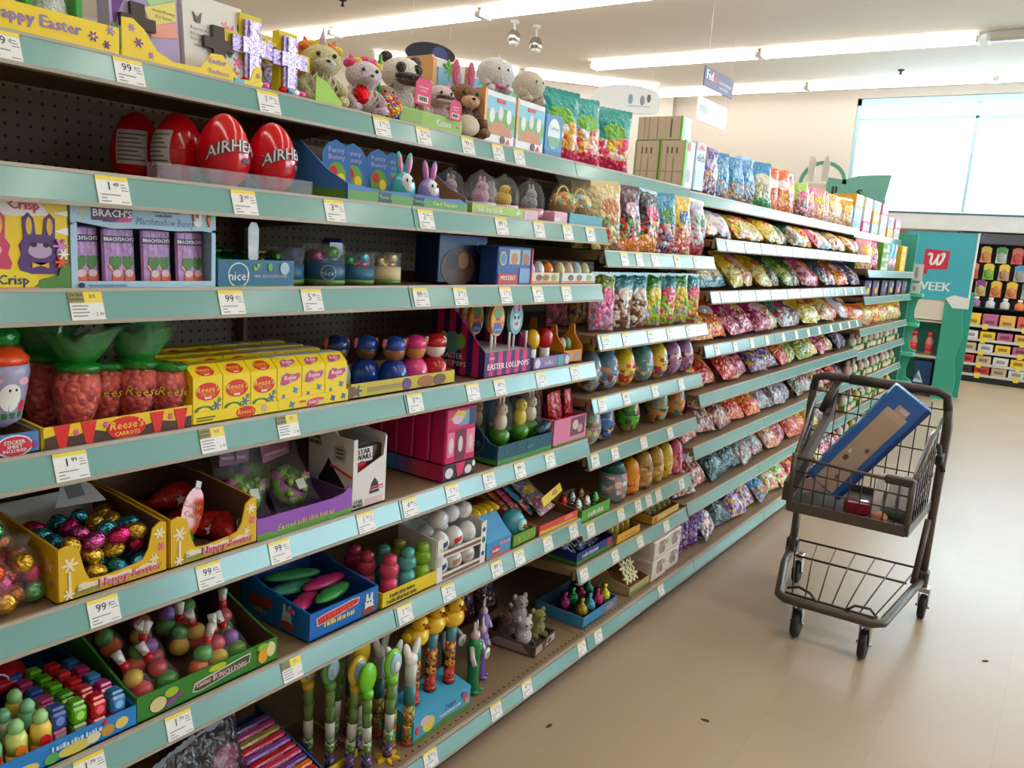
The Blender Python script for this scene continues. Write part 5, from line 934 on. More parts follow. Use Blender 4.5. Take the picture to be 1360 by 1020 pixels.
for yy in (1.765, 1.85, 1.935): put(tag(M().tube([(0, 0, 0), (0, 0, 0.05)], 0.0035, gloss(WHITE), 8).build('lollipop_stick'), 'bare white lollipop stick in the front of the striped display', 'lollipop stick', 'bare sticks in the striped display'), yy, XFR - 0.014, Z4 + 0.0675)
tray('display_tray', 'small lilac and teal tray with red and yellow topped tubes', 0.20, 0.12, 0.036, 0.038, (150, 125, 185), y=2.065, x=XFR, z=Z4, decs=[('e', -0.08, 0.018, 0.014, 0.014, (225, 215, 235)), ('r', 0.03, 0.06, 0.002, 0.034, (70, 170, 165)), ('e', 0.085, 0.018, 0.013, 0.014, (225, 215, 235)), ('b', -0.02, 0.018, 0.05, 0.018 * 0.7, (215, 200, 230))])
for yy, c, lb in ((2.02, (235, 190, 40), 'yellow round topped candy tube in the lilac tray'), (2.095, (205, 25, 40), 'red round topped candy tube in the lilac tray')):
    r = thing('candy_tube', lb, 'candy container', yy, XFR - 0.05, Z4 + DZ); M().lathe([(0.016, 0), (0.016, 0.05)], gloss(WHITE), 12).build('tube', r); M().ell((0, 0, 0.078), (0.027, 0.024, 0.033), gloss(c), 14, 10).build('round_top', r)
for (yy, xx, lb) in ((2.22, XFR - 0.02, 'orange cardboard carrier with handle posts, nearer one'), (2.265, XFR - 0.20, 'orange cardboard carrier standing back against the bags')):
    r = thing('orange_carrier', lb, 'display box', yy, xx, Z4)
    oc = card((235, 150, 35))
    for sx in (-1, 1): M().prism([(0, 0), (0.09, 0), (0.09, 0.06), (0.06, 0.085), (0.05, 0.118), (0.035, 0.118), (0.03, 0.085), (0, 0.05)], sx * 0.055 - 0.002, sx * 0.055 + 0.002, oc, XSW).build('end_panel', r)
    M().box(-0.055, 0.055, 0, 0.003, 0, 0.04, oc).build('front_panel', r); M().box(-0.055, 0.055, 0.087, 0.09, 0, 0.05, oc).box(-0.055, 0.055, 0, 0.09, 0, 0.003, oc).build('back_panel', r)
    prints(r, [('e', -0.02, 0.02, 0.018, 0.013, (200, 170, 120)), ('e', 0.025, 0.02, 0.015, 0.013, (170, 160, 170))])
    for k in range(3):
        M().lathe(egg_prof(0.015, 0.045, 8), gloss(((225, 90, 50), (210, 200, 190), (120, 190, 120))[k]), 10, T(-0.032 + 0.032 * k, 0.045, 0.03)).build('egg', r)
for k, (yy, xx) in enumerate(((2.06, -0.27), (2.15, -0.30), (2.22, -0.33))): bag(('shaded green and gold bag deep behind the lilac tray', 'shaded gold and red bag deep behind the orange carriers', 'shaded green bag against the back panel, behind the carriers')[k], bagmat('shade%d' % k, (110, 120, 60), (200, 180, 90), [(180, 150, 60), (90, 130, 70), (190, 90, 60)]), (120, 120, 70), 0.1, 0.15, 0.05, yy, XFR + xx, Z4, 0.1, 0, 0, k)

# ================================================================= FIFTH SHELF
Z5 = 0.792
def foil_eggs(n, y0, y1, x0, x1, z0, cols, label, group, r=0.016, seed=1, layers=2, names=None):
    rn = random.Random(seed); protos = {}
    nx = max(1, int((y1 - y0) / (2.15 * r))); ny = max(1, int((x1 - x0) / (2.15 * r)))
    spots = [(a, b, l) for l in range(layers) for b in range(ny) for a in range(nx)]
    spots = spots[:n] if n < len(spots) else spots
    for a, b, l in spots:
        c = cols[rn.randrange(len(cols))]
        if c not in protos: protos[c] = M().lathe([(r * q, z * r) for q, z in ((0, -1.25), (.45, -1.1), (.82, -.6), (1, 0), (.9, .55), (.55, 1.05), (0, 1.3))], foil(c), 10).mesh('foil_egg')
        o = obj('foil_egg', protos[c]); tag(o, label % (names[cols.index(c)] if names else ''), 'chocolate egg', group)
        o.location = (-(x0 + (b + 0.5 + 0.3 * (l % 2) * (ny > 1)) * (x1 - x0) / ny) + rn.uniform(-.2, .2) * r, y0 + (a + 0.5 + rn.uniform(-.15, .15)) * (y1 - y0) / nx, z0 + r + l * 1.75 * r)
        o.rotation_euler = (rn.uniform(0, 6), rn.uniform(0, 6), rn.uniform(0, 6))
EC_ = [(210, 170, 60), (80, 180, 200), (215, 50, 120), (60, 150, 180), (225, 190, 70), (200, 90, 150)]
EN_ = ['gold', 'turquoise', 'pink', 'blue', 'pale gold', 'rose']
HT = lambda w, h, lip: [(-w / 2, 0), (w / 2, 0), (w / 2, h), (w / 2 - 0.012, h + 0.004), (w / 2 - 0.026, h - 0.006), (w / 2 - 0.034, h * 0.55), (w / 2 - 0.045, lip + 0.004), (0.03, lip), (-0.02, lip - 0.004), (-w / 2 + 0.05, lip - 0.002), (-w / 2 + 0.042, h * 0.5), (-w / 2 + 0.032, h - 0.004), (-w / 2 + 0.015, h + 0.004), (-w / 2, h)]
def happy_box(label, yy, w, d, tail):
    h = 0.092
    r = tray('happy_box', label, w, d, 0.03, 0.105, (225, 180, 25), inner=(120, 88, 62), y=yy, x=XFR, z=Z5, front=HT(w, h, 0.030), cut=[(0, h), (0.05, h + 0.004), (0.18, 0.105), (d, 0.105)], cat='display box',
             decs=[('p', flower(-w / 2 + 0.018, 0.062, 0.014, 6), (240, 225, 200)), ('p', flower(w / 2 - 0.013, 0.075, 0.011, 6), (240, 225, 200)), ('p', flower(w / 2 - 0.010, 0.05, 0.009, 6), (235, 110, 150)), ('p', flower(w / 2 - 0.024, 0.03, 0.009, 6), (240, 225, 200)), ('r', -w / 2 + 0.015, -w / 2 + 0.019, 0.01, 0.05, (240, 225, 190)), ('p', flower(-w / 2 + 0.015, 0.012, 0.010, 6), (240, 225, 200)),
                   ('p', wavy(-w / 2 + 0.03, w / 2 - 0.02, 0.024, 0.002, 14) + [(w / 2 - 0.02, 0.018), (-w / 2 + 0.03, 0.014)], (240, 225, 200)), ('t', 'Easter', -w / 2 + 0.048, 0.012, 0.018, (140, 160, 110), {'italic': .2, 'bold': .03}), ('t', 'Happy Easter', 0.025, 0.0165, 0.021, (120, 70, 50), {'bold': .08, 'maxw': w * .6}), ('t', 'Happy Easter', 0.025, 0.0165, 0.021, (240, 130, 160), {'bold': .03, 'maxw': w * .58})],
             side=[('p', flower(d - 0.03, 0.06, 0.014, 6), (220, 190, 130)), ('p', flower(d - 0.02, 0.03, 0.009, 6), (200, 100, 90))])
    return r
happy_box('yellow flowered carton full of foil eggs, lettered front, nearer of two', 0.704, 0.188, 0.30, 0)
foil_eggs(64, 0.622, 0.786, -XFR + 0.012, -XFR + 0.17, Z5 + 0.004, EC_, '%s foil-wrapped chocolate egg in the nearer yellow carton', 'foil eggs in the nearer yellow carton', 0.0165, 3, 3, EN_)
o = M().prism([(-0.045, 0), (0.045, -0.005), (0.03, 0.03), (0.0, 0.06), (-0.01, 0.062)], 0, 0.002, film('labelfilm', (200, 195, 190), 0.85, 0.2, 0.2)).build('clear_label'); prints(o, [('r', -0.018, 0.012, 0.012, 0.036, (120, 120, 120))]); tag(o, 'crumpled clear bag header with grey label lying on the foil eggs', 'label'); put(o, 0.72, XFR - 0.14, Z5 + 0.112, 0.0, -0.7)
o = M().box(-0.085, 0.085, 0, 0.003, 0, 0.11, card((190, 180, 168))).build('white_flap'); tag(o, 'pale cardboard flap standing in the nearer yellow carton', 'cardboard flap'); put(o, 0.70, XFR - 0.2, Z5 + 0.004, 0, -0.35)
happy_box('yellow flowered carton of red carrot bags, lettered front, farther of two', 0.900, 0.186, 0.30, 1)
r = thing('carrot_net', 'orange carrot-shaped tag with white word standing in the farther yellow carton', 'tag', 0.865, XFR - 0.05, Z5 + DZ)
M().prism([(a, b) for a, b in disc(0, 0.075, 0.024, 0.05, 24)], 0, 0.003, gloss((240, 85, 25))).build('carrot_tag', r); prints(r, [('t', 'Easter', -0.002, 0.088, 0.016, (250, 200, 170), {'bold': .02}), ('t', 'Candy', 0.002, 0.07, 0.016, (250, 200, 170), {'bold': .02})]); r.rotation_euler = (-0.25, 0.45, PI / 2)
M().box(-0.006, 0.006, 0.0, 0.003, 0.12, 0.137, card(WHITE)).build('white_tab', r); M().ell((0.0, -0.006, 0.02), (0.012, 0.008, 0.02), gloss((60, 140, 40)), 8, 6).build('green_leaf', r)
for i, (yy, dx, z_, rz, c) in enumerate(((0.90, 0.12, 0.03, 0.4, (190, 35, 20)), (0.94, 0.08, 0.03, -0.5, (170, 25, 20)), (0.87, 0.2, 0.03, 0.9, (200, 40, 20)), (0.935, 0.2, 0.06, 0.1, (180, 30, 22)), (0.95, 0.05, 0.028, 1.2, (150, 25, 22)))):
    r = thing('carrot_bag', ('red net bag in the middle of the farther yellow carton', 'dark red bag by the far post of the yellow carton', 'bright red bag at the back of the yellow carton', 'red bag on top at the back of the farther yellow carton', 'deep red bag behind the low lip of the farther yellow carton')[i], 'candy bag', yy, XFR - dx, Z5 + z_, rz)
    M().lathe([(0, -0.055), (0.014, -0.04), (0.028, 0.0), (0.026, 0.035), (0.01, 0.052), (0, 0.055)], mat('red_net_%d' % c[0], c, 0.3, bump=0.8, bscale=70), 12, RY(PI / 2)).build('red_body', r)
    M().ell((0.062, 0, 0), (0.018, 0.012, 0.012), gloss((60, 130, 40)), 8, 6).build('green_end', r)
    M().prism(star(0, 0, 0.012, 0.006, 5), -0.030, -0.028, ink((225, 200, 190))).build('pale_mark', r)
# net bags of round foil balls at the row start
BC_ = [(215, 50, 110), (225, 180, 60), (200, 120, 60), (110, 190, 110), (200, 70, 130), (220, 90, 60)]
for i, (yy, dx, z_) in enumerate(((0.525, 0.04, 0.0), (0.575, 0.055, 0.0), (0.55, 0.10, 0.045))):
    r = thing('foil_ball_bag', ('net bag of pink and gold foil balls, first on the fifth shelf', 'net bag of striped foil balls touching the nearer yellow carton', 'net bag of foil balls lying on the two front ones')[i], 'candy bag', yy, XFR - dx, Z5 + z_ + 0.001)
    rn = random.Random(i + 5); k = 0
    for a, b, c in ((-.013, -.01, .018), (.015, -.014, .017), (0, .012, .02), (-.016, .004, .048), (.014, -.008, .047), (0, -.016, .07), (.003, .008, .074)):
        M().ell((a, b, c), 0.0175, foil(BC_[(i * 2 + k) % 6]), 12, 8).build('foil_ball', r); k += 1
    M().lathe([(0.024, 0.0), (0.036, 0.03), (0.03, 0.07), (0.012, 0.095), (0.02, 0.108)], m_wrap, 12).build('clear_net', r)
# purple tray of green sweets bags
tp = tray('display_tray', 'purple and green tray of clear bags with green sweets', 0.258, 0.24, 0.048, 0.055, (150, 85, 185), inner=(110, 70, 130), y=1.124, x=XFR, z=Z5, front=[(-0.129, 0), (0.129, 0), (0.129, 0.055), (0.12, 0.062), (0.105, 0.05), (0.07, 0.045), (-0.129, 0.046)],
          decs=[('p', wavy(-0.128, 0.128, 0.012, 0.002, 12) + [(0.128, 0), (-0.128, 0)], (100, 160, 60)), ('t', 'Easter', -0.055, 0.016, 0.019, (80, 60, 110), {'bold': .06, 'italic': .15}), ('t', 'Easter', -0.055, 0.016, 0.019, (190, 205, 150), {'bold': .02, 'italic': .15}), ('b', 0.02, 0.017, 0.11, 0.016 * 0.7, (190, 170, 130))])
m_gs = candymat('green_sweets', [(110, 160, 50), (150, 190, 70), (90, 140, 45), (190, 90, 170)], 55)
for i, (yy, dx, lean, top) in enumerate(((1.045, 0.10, 0.5, (165, 110, 150)), (1.17, 0.085, 0.55, (185, 120, 160)), (1.12, 0.16, 0.3, (150, 100, 140)))):
    r = thing('clear_bag', ('clear bag of green sweets with pale pink header, nearer in the purple tray', 'clear bag of green sweets with folded pink header, beside the white box', 'dim clear bag of green sweets behind the other two')[i], 'candy bag', yy, XFR - dx, Z5 + DZ + 0.01); r.rotation_euler = (-lean, 0.1 * (1, -1, 0)[i], PI / 2)
    M().ell((0, -0.005, 0.05), (0.046, 0.02, 0.048), m_gs, 12, 8).build('green_sweets', r)
    obj('clear_film', BAGM.setdefault(('film',), (bag_mesh('film', 0.12, 0.15, 0.065, 5), None))[0], r).data.materials[0] = m_wrap
    M().prism([(-0.04, 0.115), (0.035, 0.12), (0.045, 0.15), (-0.03, 0.152)], -0.004, -0.001, card(top)).box(-0.03, 0.03, -0.0055, -0.004, 0.128, 0.134, card((225, 190, 210))).build('header_card', r)
    for k in range(5): M().ell((-0.026 + 0.013 * k, -0.03, 0.03 + 0.012 * ((k * 2) % 3)), (0.009, 0.006, 0.009), gloss((140, 185, 60)), 8, 6).build('sweet', r)
    M().prism(rect(-0.005, 0.017, 0.03, 0.052), -0.037, -0.0362, ink((215, 215, 210))).build('price_label', r)
    M().prism(star(0.03, 0.055, 0.012, 0.006, 5), -0.034, -0.033, ink((210, 110, 180))).build('pink_mark', r)
o = M().box(-0.003, 0.003, 0, 0.004, 0, 0.14, m_steel_dark, 0.001).box(-0.006, 0.006, -0.006, 0.0, 0.03, 0.036, gloss((230, 210, 80))).build('shelf_peg'); put(tag(o, 'dark peg with a yellow clip standing between two clear bags', 'peg'), 1.06, XFR - 0.155, Z5 + 0.012)
# white lollipop box, lettering kept, figures left out
r = thing('white_display_box', 'white lollipop box with black lettering and a red lollipop picture', 'display box', 1.31, XFR - 0.003, Z5)
WB, DB, HB = 0.106, 0.15, 0.165
f = M(); wc = card((228, 224, 220)); f.prism([(-WB / 2, 0), (WB / 2, 0), (WB / 2, HB * 0.97), (WB / 2 - 0.004, HB * 0.99), (WB / 2 - 0.01, 0.115), (-WB / 2 + 0.014, 0.085), (-WB / 2 + 0.012, HB), (-WB / 2, HB)], 0, 0.003, wc); f.build('front_panel', r)
M().prism([(0.003, 0), (DB, 0), (DB, HB * 1.06), (0.06, HB * 1.06), (0.05, HB), (0.003, HB)], -WB / 2, -WB / 2 + 0.003, wc, XSW).build('side_panel', r); M().prism([(0.003, 0), (DB, 0), (DB, HB * 1.06), (0.003, HB)], WB / 2 - 0.003, WB / 2, wc, XSW).build('side_panel', r)
M().box(-WB / 2, WB / 2, DB - 0.003, DB, 0, HB * 1.1, wc).box(-WB / 2, WB / 2, 0, DB, 0, 0.003, wc).build('back_panel', r)
prints(r, [('r', -0.012, 0.045, 0.004, 0.020, (225, 190, 190)), ('t', 'STAR', -0.036, 0.018, 0.012, BLACK, {'bold': .05}), ('t', 'WARS', -0.036, 0.009, 0.012, BLACK, {'bold': .05}), ('p', [(0.0, 0.03), (0.032, 0.03), (0.026, 0.055), (0.016, 0.066), (0.006, 0.052)], (40, 34, 36)), ('r', 0.004, 0.044, 0.043, 0.046, (235, 60, 60)), ('r', 0.004, 0.044, 0.037, 0.0395, (190, 150, 150))])
i_ = M().box(-0.05, 0.05, 0.014, 0.05, 0.004, 0.14, card((60, 50, 48))).build('lolly_box', r); g = [('r', -0.035, 0.02, 0.105, 0.138, (235, 232, 230)), ('t', 'STAR', -0.008, 0.129, 0.017, BLACK, {'bold': .06}), ('t', 'WARS', -0.008, 0.116, 0.017, BLACK, {'bold': .06}), ('e', -0.014, 0.088, 0.018, 0.02, (190, 30, 45)), ('p', [(0.0, 0.075), (0.003, 0.078), (0.034, 0.048), (0.031, 0.045)], WHITE), ('p', [(0.018, 0.062), (0.042, 0.062), (0.046, 0.09), (0.038, 0.104), (0.018, 0.085)], (200, 190, 180)), ('r', 0.022, 0.04, 0.068, 0.072, BLACK), ('r', 0.022, 0.04, 0.078, 0.082, BLACK)]
prints(i_, g, 0.014)
M().box(-0.05, 0.05, 0.016, 0.13, 0.141, 0.150, m_clear, 0.003).build('clear_pack_top', r)
prints(r, [('t', 'STAR', 0.026, 0.15, 0.015, BLACK, {'bold': .05}), ('t', 'WARS', 0.026, 0.138, 0.015, BLACK, {'bold': .05}), ('p', [(0.03, 0.004), (0.12, 0.004), (0.125, 0.05), (0.09, 0.085), (0.07, 0.11), (0.06, 0.09), (0.04, 0.06)], (34, 28, 30)), ('p', [(0.075, 0.092), (0.148, 0.074), (0.148, 0.080), (0.076, 0.098)], (235, 60, 70)), ('p', [(0.09, 0.11), (0.125, 0.108), (0.128, 0.135), (0.118, 0.148), (0.088, 0.14)], (190, 180, 172)), ('r', 0.096, 0.12, 0.115, 0.118, (60, 50, 50)), ('r', 0.096, 0.12, 0.125, 0.128, (60, 50, 50)), ('r', 0.096, 0.12, 0.134, 0.137, (60, 50, 50))], 0.0, RZ(-PI / 2) @ T(-DB, -WB / 2, 0), 'side_print')
# magenta boxes in depth
def doll_box_mesh():
    g = M(); g.box(-0.064, 0.064, 0, 0.051, 0, 0.15, card((205, 25, 90)), 0.004)
    for (a, b, c, d, col) in ((-0.058, -0.012, 0.095, 0.143, (215, 60, 120)), (-0.012, 0.03, 0.10, 0.14, (120, 160, 200)), (0.03, 0.058, 0.098, 0.143, (40, 60, 110)), (-0.055, -0.028, 0.02, 0.085, (235, 120, 165)), (-0.022, 0.018, 0.008, 0.09, (110, 30, 60)), (0.024, 0.058, 0.02, 0.085, (235, 140, 175))): g.box(a, b, -0.0007, 0, c, d, ink(col))
    g.prism([(-0.05, 0.12), (-0.02, 0.143), (0.02, 0.135), (0.0, 0.11)], -0.001, 0, ink((235, 200, 90))); g.prism(disc(-0.02, 0.118, 0.02, 0.012), -0.0013, 0, ink((230, 200, 215)))
    for x in (-0.041, -0.002, 0.041): g.prism(disc(x, 0.05, 0.010, 0.022, 14), -0.0013, 0, ink((225, 205, 205)))
    return g.mesh('doll_box')
db = doll_box_mesh()
base = M().box(-0.066, 0.066, 0, 0.33, 0, 0.042, card((40, 30, 45)), 0.002).build('box_plinth'); tag(base, 'low dark box with rainbow side under the magenta boxes', 'box')
prints(base, [('e', -0.045, 0.02, 0.016, 0.014, (225, 220, 225)), ('p', [(-0.02, 0.042), (0.02, 0.042), (0.01, 0.01), (-0.01, 0.005)], (215, 30, 95)), ('e', 0.035, 0.018, 0.015, 0.012, (225, 215, 220)), ('e', 0.058, 0.03, 0.006, 0.008, WHITE)]); prints(base, [('r', 0.06 + 0.027 * k, 0.087 + 0.027 * k, 0.0, 0.042, c) for k, c in enumerate(((25, 60, 120), (35, 90, 140), (60, 130, 150), (70, 120, 170), (110, 90, 150), (140, 80, 120), (190, 70, 100), (200, 60, 80), (190, 40, 80), (180, 35, 85)))], 0.0, RZ(-PI / 2) @ T(-0.33, -0.066, 0), 'side_print')
put(base, 1.645, XFR - 0.002, Z5)
for k in range(6):
    o = obj('magenta_box', db); tag(o, 'magenta picture box, %s from the front in the row on the rainbow plinth' % ORD[k].replace('front', 'first'), 'box', 'magenta boxes'); put(o, 1.645, XFR - 0.004 - 0.056 * k, Z5 + 0.0425)
# teal tray with rabbits on sticks
r = tray('display_tray', 'teal and green slope-sided tray with round logo and wrapped rabbit pops', 0.285, 0.19, 0.055, 0.155, (15, 80, 100), inner=(20, 70, 80), y=1.955, x=XFR, z=Z5, cut=[(0, 0.055), (0.03, 0.06), (0.13, 0.15), (0.19, 0.155)], decs=[('r', -0.142, 0.142, 0, 0.013, (70, 150, 50))] + nice_logo(0.02, 0.033, 0.017, (60, 130, 150))[:1] + [('p', disc(0.02, 0.033, 0.0155, 0.0155, 24), (15, 80, 100)), ('t', 'nice!', 0.02, 0.031, 0.015, (110, 170, 185))] + [('e', -0.1 + 0.06 * k, 0.035 + 0.01 * (k % 2), 0.004, 0.006, (50, 120, 130)) for k in range(4)],
         side=[('r', 0, 0.187, 0, 0.013, (70, 150, 50)), ('p', disc(0.10, 0.06, 0.042, 0.042, 28), (70, 120, 140)), ('p', disc(0.10, 0.06, 0.039, 0.039, 28), (15, 65, 85)), ('t', 'nice', 0.10, 0.055, 0.036, (110, 150, 165), {'bold': .02})])
for i, (yy, dx, c, lb) in enumerate(((1.885, 0.05, (235, 220, 200), 'cream wrapped rabbit pop at the front of the teal tray'), (1.985, 0.05, (235, 215, 50), 'yellow wrapped chick pop in the teal tray'), (2.055, 0.06, (230, 215, 190), 'cream wrapped rabbit pop at the far end of the teal tray'), (1.86, 0.12, (190, 175, 150), 'cream rabbit pop in the back row of the teal tray'))):
    r = thing('rabbit_pop', lb, 'candy', yy, XFR - dx, Z5 + DZ)
    M().lathe([(0.018, 0.03), (0.03, 0.055), (0.032, 0.07), (0.02, 0.085)], gloss((80, 150, 40)), 12).tube([(0, 0, 0.0), (0, 0, 0.04)], 0.004, gloss(WHITE), 8).build('green_base', r)
    b = M().ell((0, 0, 0.105), (0.024, 0.02, 0.03), gloss(c), 12, 8).ell((0, -0.003, 0.142), (0.019, 0.018, 0.020), gloss(c), 12, 8).build('figure', r)
    if i != 1:
        for s in (-1, 1): M().ell((s * 0.009, 0, 0.168), (0.006, 0.005, 0.018), gloss(c), 8, 6).build('ear', b)
    for s in (-1, 1): M().ell((s * 0.006, -0.0195, 0.146), (0.002, 0.002, 0.003), gloss(BLACK), 6, 5).build('eye', b)
    M().lathe([(0.02, 0.05), (0.036, 0.09), (0.034, 0.14), (0.02, 0.175), (0.03, 0.192)], m_wrap, 12).build('clear_wrap', r)
o = M().ell((0, 0, 0.0), (0.04, 0.02, 0.014), gloss((20, 70, 85)), 12, 6).build('sunglasses_case'); put(tag(o, 'dark oval label card tilted at the far corner of the teal tray', 'label'), 2.06, XFR - 0.012, Z5 + 0.075, 0, 0, -0.3)
# pink box with red bags
r = tray('display_tray', 'pink and green carton holding red foil bags at the end of the fifth shelf', 0.20, 0.15, 0.085, 0.09, (225, 130, 165), inner=(190, 100, 130), y=2.215, x=XFR - 0.004, z=Z5, decs=[('r', 0.0, 0.09, 0.02, 0.08, (120, 70, 90)), ('e', 0.03, 0.055, 0.018, 0.016, (220, 190, 180)), ('e', 0.06, 0.04, 0.016, 0.014, (200, 160, 160)), ('r', -0.1, 0.1, 0, 0.006, (110, 150, 60))], side=[('p', [(0, 0), (0.148, 0), (0.12, 0.045), (0.0, 0.06)], (105, 145, 45)), ('e', 0.05, 0.03, 0.025, 0.012, (190, 130, 120))])
for k, (yy, dx) in enumerate(((2.165, 0.04), (2.215, 0.05), (2.27, 0.045), (2.19, 0.11))):
    bag(('red foil bag nearest in the pink carton', 'middle red foil bag in the pink carton', 'red foil bag at the far end of the pink carton', 'red foil bag behind the front ones in the pink carton')[k], bagmat('redfoil', (205, 25, 45), (170, 30, 60), [(215, 30, 50), (180, 20, 40)], 0.6), (215, 40, 60), 0.055, 0.15, 0.035, yy, XFR - dx, Z5 + DZ, 0.1, 0.2, 0.05 * (k - 1), k)

# ================================================================= SIXTH SHELF
Z6 = 0.515
tb = tray('display_tray', 'bright blue open tray of candy tubes at the near end of the sixth shelf', 0.255, 0.34, 0.040, 0.055, (35, 130, 205), inner=(30, 95, 160), y=0.61, x=XFR, z=Z6, cut=[(0, 0.04), (0.1, 0.048), (0.34, 0.058)],
          decs=[('p', disc(0.02, 0.012, 0.03, 0.010), (220, 200, 90)), ('e', 0.05, 0.016, 0.012, 0.010, (230, 220, 180)), ('e', 0.075, 0.017, 0.012, 0.010, (190, 150, 60)), ('e', 0.1, 0.02, 0.012, 0.010, (225, 200, 110)), ('e', -0.02, 0.012, 0.012, 0.009, (90, 170, 90)), ('e', -0.06, 0.012, 0.02, 0.008, (220, 200, 100)), ('p', star(0.07, 0.034, 0.006, 0.003), RED), ('b', 0.02, 0.028, 0.08, 0.013 * 0.7, (200, 225, 240))])
def tube_bottle(lb, yy, dx, cols, z_=0.0):
    r = thing('candy_tube', lb, 'candy container', yy, XFR - dx, Z6 + DZ + z_)
    M().lathe([(0.015, 0), (0.0165, 0.004), (0.0165, 0.03)], gloss(cols[0]), 12).build('lower_tube', r); M().lathe([(0.0165, 0.03), (0.0165, 0.055), (0.012, 0.066)], gloss(cols[1]), 12).build('upper_tube', r)
    M().lathe([(0.012, 0.066), (0.012, 0.078), (0.006, 0.086), (0.0, 0.087)], gloss(cols[2]), 12).build('cap', r)
    M().prism(disc(0, 0.038, 0.009, 0.010, 12), -0.0182, -0.0165, gloss(cols[3])).build('label_dot', r)
C4 = [((225, 190, 60), (130, 200, 140), (150, 215, 160), RED), ((240, 210, 70), (220, 225, 120), (160, 215, 150), ORG), ((225, 120, 50), (240, 205, 80), (170, 220, 140), RED), ((200, 60, 80), (170, 190, 140), (120, 190, 150), WHITE)]
for j in range(3):
    for i in range(3):
        tube_bottle('pastel fruit-shaped candy tube, %s row, %s from the near end of the blue tray' % (ORD[j], ('first', 'second', 'third')[i]), 0.512 + 0.038 * i, 0.03 + 0.045 * j, C4[(i + 2 * j) % 4])
PC = [((60, 90, 170), (190, 60, 120)), ((110, 190, 40), (90, 170, 40)), ((215, 40, 45), (225, 60, 70)), ((60, 130, 190), (200, 60, 130))]
for i in range(4):
    for j in range(5):
        a, b_ = PC[i]
        if j % 2: b_, a = a, b_
        o = M().box(-0.0135, 0.0135, -0.02, 0.012, 0.031, 0.062, gloss(a), 0.004).box(-0.0135, 0.0135, -0.02, 0.012, 0, 0.030, gloss(b_), 0.004).build('squeeze_candy')
        M().box(-0.0115, 0.0115, -0.016, 0.008, 0.062, 0.070, gloss(a), 0.003).build('lid', o); prints(o, [('r', -0.009, 0.009, 0.012, 0.024, (225, 190, 210)), ('e', 0, 0.047, 0.007, 0.008, tuple(min(255, v + 70) for v in a))], -0.02)
        tag(o, '%s squeeze candy, %s in its file in the blue tray' % (('blue and purple', 'green', 'red', 'blue and pink')[i], ORD[j].replace('front', 'first')), 'candy container', 'squeeze candies in the blue tray'); put(o, 0.622 + 0.030 * i, XFR - 0.03 - 0.0375 * j - 0.008 * (3 - i), Z6 + DZ)
r = thing('red_pouch', 'big red pouch lying over the back of the blue tray', 'candy bag', 0.60, XFR - 0.24, Z6 + 0.04); M().ell((0, 0, 0.02), (0.06, 0.06, 0.022), mat('red_pouch', (190, 25, 40), 0.25, bump=0.5, bscale=30), 14, 8).build('pouch_body', r); M().tube([(0.03 * math.cos(a) - 0.02, -0.05, 0.03 + 0.02 * math.sin(a)) for a in [PI * k / 8 for k in range(9)]], 0.002, gloss((180, 180, 190)), 6).build('ring', r)
# green tray of fruit lollies
r = tray('display_tray', 'green cardboard tray of wrapped fruit lollipops with framed lettering', 0.312, 0.30, 0.052, 0.105, (50, 125, 40), inner=(95, 65, 48), y=0.895, x=XFR, z=Z6, cut=[(0, 0.052), (0.04, 0.056), (0.2, 0.11), (0.30, 0.115)],
         decs=[('e', -0.115, 0.022, 0.018, 0.016, BLACK), ('e', -0.115, 0.022, 0.0165, 0.0145, (220, 205, 150)), ('e', -0.088, 0.035, 0.014, 0.009, (160, 190, 40)), ('p', [(-0.10, 0.016), (-0.07, 0.03), (-0.065, 0.024), (-0.095, 0.008)], (140, 60, 150)), ('p', [(-0.045, 0.014), (-0.03, 0.01), (0.085, 0.024), (0.088, 0.042), (0.07, 0.042), (-0.04, 0.030)], (225, 225, 200)), ('p', [(-0.043, 0.016), (-0.03, 0.012), (0.083, 0.0255), (0.086, 0.0405), (0.07, 0.0405), (-0.038, 0.028)], (60, 80, 40)), ('t', 'Easter BUNCH POPS', 0.02, 0.0255, 0.0165, (235, 180, 200), {'bold': .05, 'maxw': 0.112}), ('e', 0.01, 0.044, 0.02, 0.006, (190, 200, 40)), ('e', 0.118, 0.024, 0.012, 0.016, (235, 160, 40)), ('e', 0.138, 0.032, 0.011, 0.016, (225, 210, 150)), ('e', 0.118, 0.043, 0.014, 0.007, (150, 190, 50))],
         side=[('e', 0.2, 0.04, 0.04, 0.02, (60, 90, 50))])
LP = [((225, 60, 70), (235, 190, 60)), ((60, 160, 50), (200, 60, 60)), ((240, 110, 50), (90, 170, 60)), ((230, 200, 60), (220, 70, 90)), ((90, 170, 60), (150, 90, 180)), ((240, 90, 50), (90, 160, 50)), ((200, 60, 90), (150, 80, 160)), ((235, 190, 50), (70, 150, 60))]
rn = random.Random(4)
